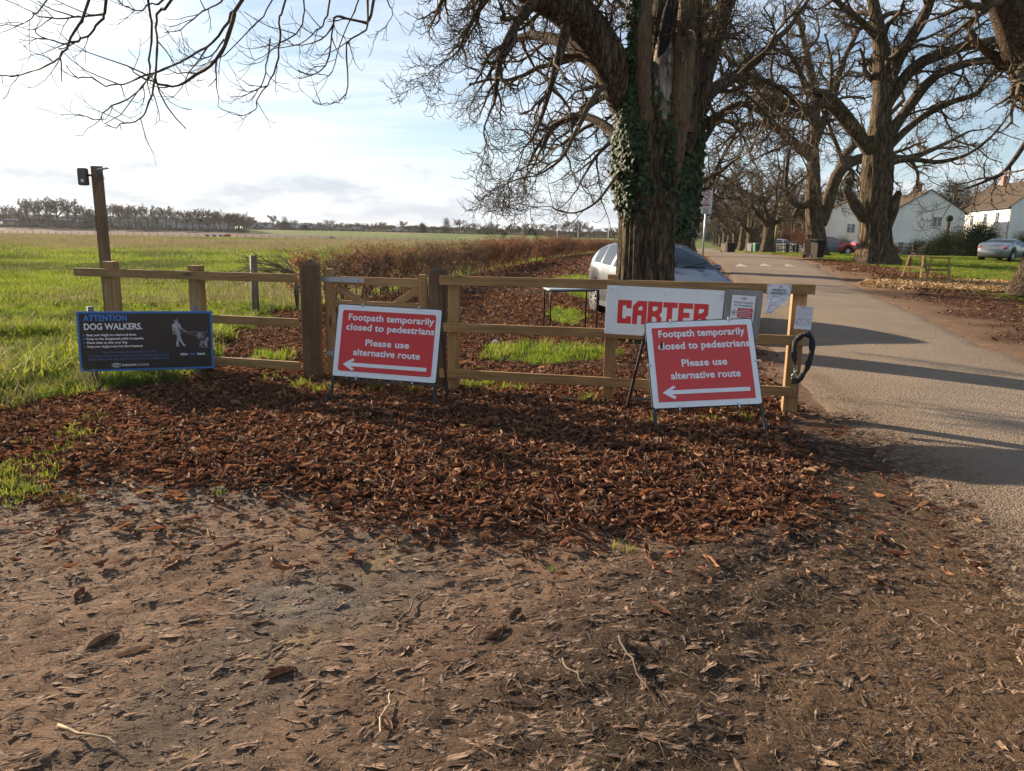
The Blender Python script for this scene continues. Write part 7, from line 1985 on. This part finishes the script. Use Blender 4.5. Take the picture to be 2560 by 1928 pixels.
ftops = [(11, 504), (50, 512), (72, 484), (100, 500), (119, 481), (145, 493), (172, 484), (190, 505), (213, 508), (235, 519), (262, 512), (278, 504), (300, 501), (322, 506), (340, 507), (369, 508), (390, 519), (416, 510), (441, 515), (466, 524), (480, 520), (499, 515), (524, 517), (537, 522), (550, 524), (571, 526), (583, 525), (597, 528), (610, 532), (622, 537), (683, 530), (700, 548), (736, 546), (775, 556), (800, 552), (824, 547), (852, 553), (875, 556), (894, 552), (915, 556), (937, 553), (957, 552), (980, 558), (1009, 550), (1035, 560), (1058, 559), (1080, 562), (1149, 545), (1165, 556), (1188, 554), (1205, 560), (1240, 556), (1279, 557), (1300, 562), (1314, 553), (1349, 555), (1370, 562), (1388, 557), (1410, 556), (1423, 547), (1452, 543), (1475, 562), (1497, 567), (1520, 566), (1545, 565)]
for i, (px, ty) in enumerate(ftops):
    Y = float(fhe(px)) + (i * 37 % 11) * 1.5 - 6; x = at(px, 570, Y).x; z = gh(x, Y); h = at(px, ty, Y).z - z
    o = link('bare_tree', FT[i % 4]); o.location = (x, Y, z); o.rotation_euler = (0, 0, i * 1.7); o.scale = (h * (1.15 if h > 9 else 1.3),) * 2 + (h,)
    lab = {2: 'pale-branched tall bare tree standing alone left on the horizon', 4: 'tallest dense bare tree at the left of the far tree line', 6: 'wide bare tree just left of the leaning camera pole on the horizon', 30: 'isolated rounded bare tree above the white sheds on the horizon', 60: 'largest bare tree on the horizon just left of the ivy trunk'}.get(i, 'one of the small bare trees in the far tree line across the field')
    tag(o, lab, 'tree', 'bare trees of the far tree line')
for (px, ty, w_, lab) in ((712, 544, 4.5, 'small dark evergreen in front of the white sheds on the horizon'), (761, 562, 3.5, 'tiny dark evergreen right of the arched white shed'), (1116, 549, 6.5, 'pointed dark conifer on the horizon above the hedge'), (1056, 561, 4, 'small dark conifer left of the pointed one'), (1222, 556, 12, 'broad dark evergreen on the horizon above the hedge'), (1332, 566, 8, 'low evergreen by the floodlight masts'), (1445, 560, 7, 'dark evergreen under the largest horizon tree')):
    Y = float(fhe(px)) - 12; x = at(px, 570, Y).x; h = at(px, ty, Y).z - gh(x, Y); shrub('evergreen_tree', lab, x, Y, w_, w_, h, CL_E, 60, cat='tree', cs=1.7, trunkh=.3, cone='pointed' in lab or 'conifer' in lab, group='evergreens of the far tree line')
# low woodland edge
P_ = []; S_ = []
for px in np.arange(-60, 1620, 4.2):
    for rep in range(2 if px < 600 else 4):
        Y = float(fhe(px)) + 14 + RNG.uniform(-6, 25) + rep * 25; x = at(float(px), 570, Y).x; P_.append((x, Y, gh(x, Y) - .3)); S_.append(RNG.uniform(2.6, 5.2) * (1.0 + .3 * (px < 640)))
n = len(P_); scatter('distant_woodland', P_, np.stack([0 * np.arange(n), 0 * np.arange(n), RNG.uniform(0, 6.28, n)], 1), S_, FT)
P_ = []
for px in np.arange(-60, 1620, 3.2):
    Y = float(fhe(px)) - 3 + RNG.uniform(-2, 4); x = at(float(px), 570, Y).x; P_.append((x, Y, gh(x, Y) + .5))
n = len(P_); CLH = [leaf_clump_mesh(30 + i, 70, .35, leaf_mat('hedgerow_twig', [(0, (.03, .028, .018)), (1, (.085, .07, .045))], .8, .1) if i == 0 else bpy.data.materials['hedgerow_twig'], 1.0) for i in range(2)]
scatter('distant_hedgerow', P_, np.stack([RNG.normal(0, .3, n), RNG.normal(0, .3, n), RNG.uniform(0, 6.28, n)], 1), RNG.uniform(.9, 1.6, n), CLH)

# far buildings
def fmat(n, c): return bpy.data.materials.get(n) or mat(n, c, .6)
FB = [(8, 42, 547, 561, 'shed_black', (.05, .05, .055), 'dark low shed with a tan front panel at the far left horizon', 'tan'), (48, 112, 541, 561, 'shed_brown', (.12, .075, .06), 'brown-walled building with a pale roof left on the horizon', 'roof'), (128, 160, 546, 561, 'shed_slate', (.09, .11, .14), 'slate-blue shed between the tall far trees', 'roof'), (178, 246, 538, 561, 'shed_navy', (.03, .04, .06), 'dark navy warehouse with a pink and white emblem on its wall', 'logo'),
      (262, 400, 548, 565, 'shed_grey', (.30, .29, .28), 'long grey shed behind the far trees, right of the camera pole', 'roof'), (408, 478, 547, 567, 'shed_pale', (.50, .52, .55), 'pale grey shed roof showing through the far trees', 'roof'), (482, 556, 555, 569, 'shed_white', (.60, .62, .66), 'long white shed at the far tree line above the rugged horse', 'roof'), (628, 664, 559, 578, 'shed_white', (.60, .62, .66), 'small blue-white shed left of the isolated far tree', 'roof'), (716, 768, 559, 578, 'shed_white', (.62, .64, .68), 'white arched-roof shed on the horizon', 'arch'), (772, 818, 562, 579, 'shed_greenish', (.16, .22, .20), 'dull green warehouse right of the arched white shed', 'roof'), (842, 895, 566, 581, 'shed_white', (.55, .58, .62), 'low white unit behind far trees, left of the hedge top', 'roof'),
      (975, 1012, 568, 583, 'roof_dark', (.10, .08, .07), 'dark-roofed distant house left of the small white gable', 'gable'), (1038, 1064, 572, 584, 'shed_white', (.66, .68, .72), 'tiny white-gabled distant house', 'gable'), (1080, 1110, 575, 584, 'roof_dark', (.12, .09, .08), 'distant house under the pointed conifer', 'gable')]
for (a, b, t0, t1, mn, mc, lab, kind) in FB:
    Y = float(fhe((a + b) / 2)) + 12; x0 = at(a, 560, Y).x; x1 = at(b, 560, Y).x; z0 = gh((x0 + x1) / 2, Y) - .5; z1 = at((a + b) / 2, t0, Y).z; w_ = x1 - x0; h_ = z1 - z0
    r_ = empty('distant_building', (x0, Y, z0), 0, lab, 'building', 'distant buildings beyond the field'); wm_ = fmat(mn, mc)
    if kind == 'arch':
        MB().prism([(0, 0), (w_, 0)] + [(w_ / 2 + w_ / 2 * cos(q), h_ * .5 + h_ * .5 * sin(q)) for q in [pi * i / 10 for i in range(11)]], 0, 14).build('shell', wm_, r_)
    elif kind == 'gable': MB().prism([(0, 0), (w_, 0), (w_, h_ * .55), (w_ / 2, h_), (0, h_ * .55)], 0, 10).build('wall', fmat('far_white_wall', (.55, .55, .55)), r_); MB().prism([(-.3, h_ * .53), (w_ / 2, h_), (w_ + .3, h_ * .53), (w_ + .3, h_ * .6), (w_ / 2, h_ + .25), (-.3, h_ * .6)], -.2, 10.2).build('roof', fmat('roof_dark', (.10, .08, .07)), r_)
    else: MB().box((w_ / 2, 7, h_ * .4), (w_, 14, h_ * .8)).build('wall', wm_, r_); MB().prism([(-.3, h_ * .8), (w_ + .3, h_ * .8), (w_ * .97, h_), (w_ * .03, h_)], -.3, 14.3).build('roof', fmat('pale_sheet_roof', (.42, .43, .45)), r_)
    nw = max(2, int(w_ / 5))
    for i in range(nw): MB().box((w_ * (i + .5) / nw, -.06, h_ * .36), (1.6, .1, 1.3)).build('window', PANE, r_)
    if kind == 'tan': MB().box((w_ * .6, -.15, h_ * .4), (w_ * .5, .1, h_ * .5)).build('front_panel', fmat('tan_panel', (.45, .36, .20)), r_)
    if kind == 'logo': MB().lathe([(.01, 0), (.9, 0)], 14, Matrix.Translation((w_ * .24, -.15, h_ * .58)), 'Y').build('emblem', fmat('pink_white', (.7, .5, .6)), r_); MB().box((w_ * .36, -.15, h_ * .58), (3.2, .1, .5)).build('emblem', fmat('pink_white', (.7, .5, .6)), r_)
# floodlight masts
for px, ty, lab in ((1306, 552, 'leftmost floodlight mast on the horizon'), (1394, 562, 'short floodlight mast above the hedge'), (1446, 556, 'floodlight mast before the largest horizon tree'), (1522, 557, 'rightmost floodlight mast, close to the ivy-clad trunk')):
    Y = 400; q = at(px, ty, Y); o = empty('floodlight_mast', (q.x, Y, gh(q.x, Y)), 0, lab, 'mast', 'floodlight masts'); h = q.z - gh(q.x, Y)
    MB().tube([(0, 0, 0), (0, 0, h)], [.16, .09], 8).build('pole', GALV, o); MB().box((0, 0, h), (1.4, .3, .25)).build('lamp_head', GALV, o)
# paddock fence across the field
o = empty('paddock_fence', (0, 235, 0), 0, 'long thin post and wire paddock fence crossing the middle of the field', 'fence'); pm = None; prev = None; wires = MB()
for i in range(95):
    x = -165 + i * 2.6; Y = 236 - .08 * x; z = gh(x, Y)
    q = link('post', pm or mkmesh('post', (b := MB().box((0, 0, .6), (.16, .16, 1.25))).v, b.f, WOODG), o); pm = q.data; q.location = (x, Y - 235, z)
    cur = (x, Y - 235, z + 1.05)
    if prev: wires.beam(prev, cur, .03, .03)
    prev = cur
wires.build('top_rail', WOODG, o)['kind'] = 'stuff'
# horses
def horse(label, px, py, Y, rz, coat, rug=None):
    x = at(px, py, Y).x; z = gh(x, Y); r_ = empty('horse', (x, Y, z), rz, label, 'horse', 'grazing horses')
    sk = [(-.75, 0, 1.15, .30, None), (-.2, 0, 1.10, .33, 0), (.45, 0, 1.15, .30, 1), (.85, 0, .95, .17, 2), (1.15, 0, .55, .13, 3), (1.35, 0, .22, .11, 4), (1.50, 0, .08, .07, 5)]
    V = [q[:3] for q in sk]; Rr = [q[3] for q in sk]; E_ = [(q[4], i) for i, q in enumerate(sk) if q[4] is not None]
    for (bx_, sy, par, hind) in ((-.72, .16, 0, 1), (-.66, -.16, 0, 1), (.48, .15, 2, 0), (.56, -.15, 2, 0)):
        k_ = len(V); V += [(bx_, sy, .85), (bx_ + (-.02 if hind else .02), sy, .48), (bx_ + (.02 if hind else 0), sy, .08), (bx_ + .06, sy, .03)]; Rr += [.15, .075, .05, .06]; E_ += [(par, k_), (k_, k_ + 1), (k_ + 1, k_ + 2), (k_ + 2, k_ + 3)]
    k_ = len(V); V += [(-1.0, 0, .95), (-1.08, 0, .5)]; Rr += [.05, .06]; E_ += [(0, k_), (k_, k_ + 1)]
    me_ = bpy.data.meshes.new('body'); me_.from_pydata(V, E_, []); me_.materials.append(coat); b_ = link('body', me_, r_); b_.modifiers.new('skin', 'SKIN'); sv = me_.skin_vertices[0].data
    for i, rr_ in enumerate(Rr): sv[i].radius = (rr_, rr_)
    sv[1].use_root = True; s_ = b_.modifiers.new('sub', 'SUBSURF'); s_.levels = 1; s_.render_levels = 1
    if rug:
        g_ = MB(); g_.lathe([(.30, -1.0), (.36, -.75), (.385, -.2), (.37, .4), (.30, .62)], 16, Matrix.Translation((0, 0, 1.06)) @ Matrix.Rotation(pi / 2, 4, 'Y') @ Matrix.Rotation(0, 4, 'Z')); g_.build('rug', rug, r_, True)
    return r_


horse('dark grazing horse wearing a red rug far out in the field', 567, 590, 226, pi, mat('dark_coat', (.04, .028, .02), .8), mat('red_rug', (.36, .03, .04), .8))
horse('pale grey horse grazing alone in the middle of the field', 829, 597, 222, -.6, mat('pale_coat', (.22, .19, .16), .8))
p = at(548, 588, 232); o = empty('field_shelter', (p.x - 1.5, 232, gh(p.x, 232)), 0, 'low dark flat-topped hay feeder beside the horse in the red rug', 'feeder')
MB().box((0, 0, 1.2), (4.6, 2, .18)).build('roof', GALV, o)
for q in (-2, 0, 2): MB().box((q, 0, .6), (.5, 1.4, 1.2)).build('support', BLACK, o)

# ------------------------------------------------------------------ single leaves and sticks lying proud of the mud
LG = 'large single chestnut leaves lying on the trodden ground'
rg2 = random.Random(77)
spots = [(255, 1610), (2080, 1350), (1880, 1385), (1940, 1400), (1555, 1450), (1760, 1480), (860, 1480), (1240, 1610), (500, 1370), (1100, 1360), (330, 1640), (700, 1700), (1300, 1790), (960, 1830), (1180, 1240), (200, 1500), (1450, 1540), (1650, 1560), (640, 1560), (430, 1420), (1000, 1650), (1290, 1560)]
for i, (px, py) in enumerate(spots):
    x, y = gt(px, py); L_ = rg2.uniform(.11, .17); m_ = leaf_mesh(rg2, L_, rg2.uniform(.045, .065), rg2.uniform(.1, .9), rg2.uniform(.3, 1.1), rg2.uniform(-1, 1), 9, 5, LEAFM if i % 2 else FRAGM); o = link('fallen_leaf', m_)
    o.location = (x, y, gh(x, y) - .004); o.rotation_euler = (rg2.gauss(0, .08), rg2.gauss(0, .08), rg2.uniform(0, 6.28))
    tag(o, {1: 'upright curled brown leaf on the dark bank at the lane edge', 4: 'big ridged brown leaf lying on the dark bank right of centre'}.get(i, 'one of the larger curled brown leaves lying singly on the trodden mud'), 'leaf', LG)
for i, (a, b, r_) in enumerate((((1225, 1365), (1275, 1335), .004), ((2225, 1363), (2275, 1390), .004), ((2325, 1560), (2395, 1605), .004), ((1545, 1640), (1620, 1770), .006), ((1000, 1580), (1060, 1480), .005), ((150, 1840), (310, 1890), .006), ((940, 1880), (980, 1760), .005), ((2050, 1700), (2090, 1720), .006), ((1400, 1690), (1470, 1770), .005), ((2450, 905), (2520, 925), .012))):
    p0 = gt(*a); p1 = gt(*b); P_ = []
    for k_ in range(8):
        u_ = k_ / 7; x = p0[0] + (p1[0] - p0[0]) * u_; y = p0[1] + (p1[1] - p0[1]) * u_; P_.append((x + .008 * sin(k_ * 1.7 + i), y + .008 * cos(k_ * 1.3), gh(x, y) + r_ + .012))
    o = MB().tube([Vector(q) - Vector(P_[0]) for q in P_], [r_ * (1 - .07 * k_) for k_ in range(8)], 6).build('stick', STALKM if r_ < .01 else HBARK, None, True); o.location = P_[0]; tag(o, 'pale thick stick on the right verge of the lane' if r_ > .01 else 'one of the thin pale stalks lying singly on the trodden mud', 'stick', 'single stalks on the mud' if r_ < .01 else None)

# ------------------------------------------------------------------ winter haze over the fields: one even, closed volume
hv = mat('haze_air', (1, 1, 1)); t = NT(hv); t.n.remove(t.b)
pv_ = t.node('ShaderNodeVolumePrincipled'); pv_.inputs['Density'].default_value = .00009; pv_.inputs['Color'].default_value = (.86, .90, .96, 1); pv_.inputs['Anisotropy'].default_value = .4
out = [q for q in t.n if q.type == 'OUTPUT_MATERIAL'][0]; t.l.new(pv_.outputs[0], out.inputs['Volume'])
zlo = float(Z.min()) - 1.0; zhi = 24.0
tag(MB().box((0, 2250, (zlo + zhi) / 2), (7900, 5400, zhi - zlo)).build('haze', hv), kind='stuff')
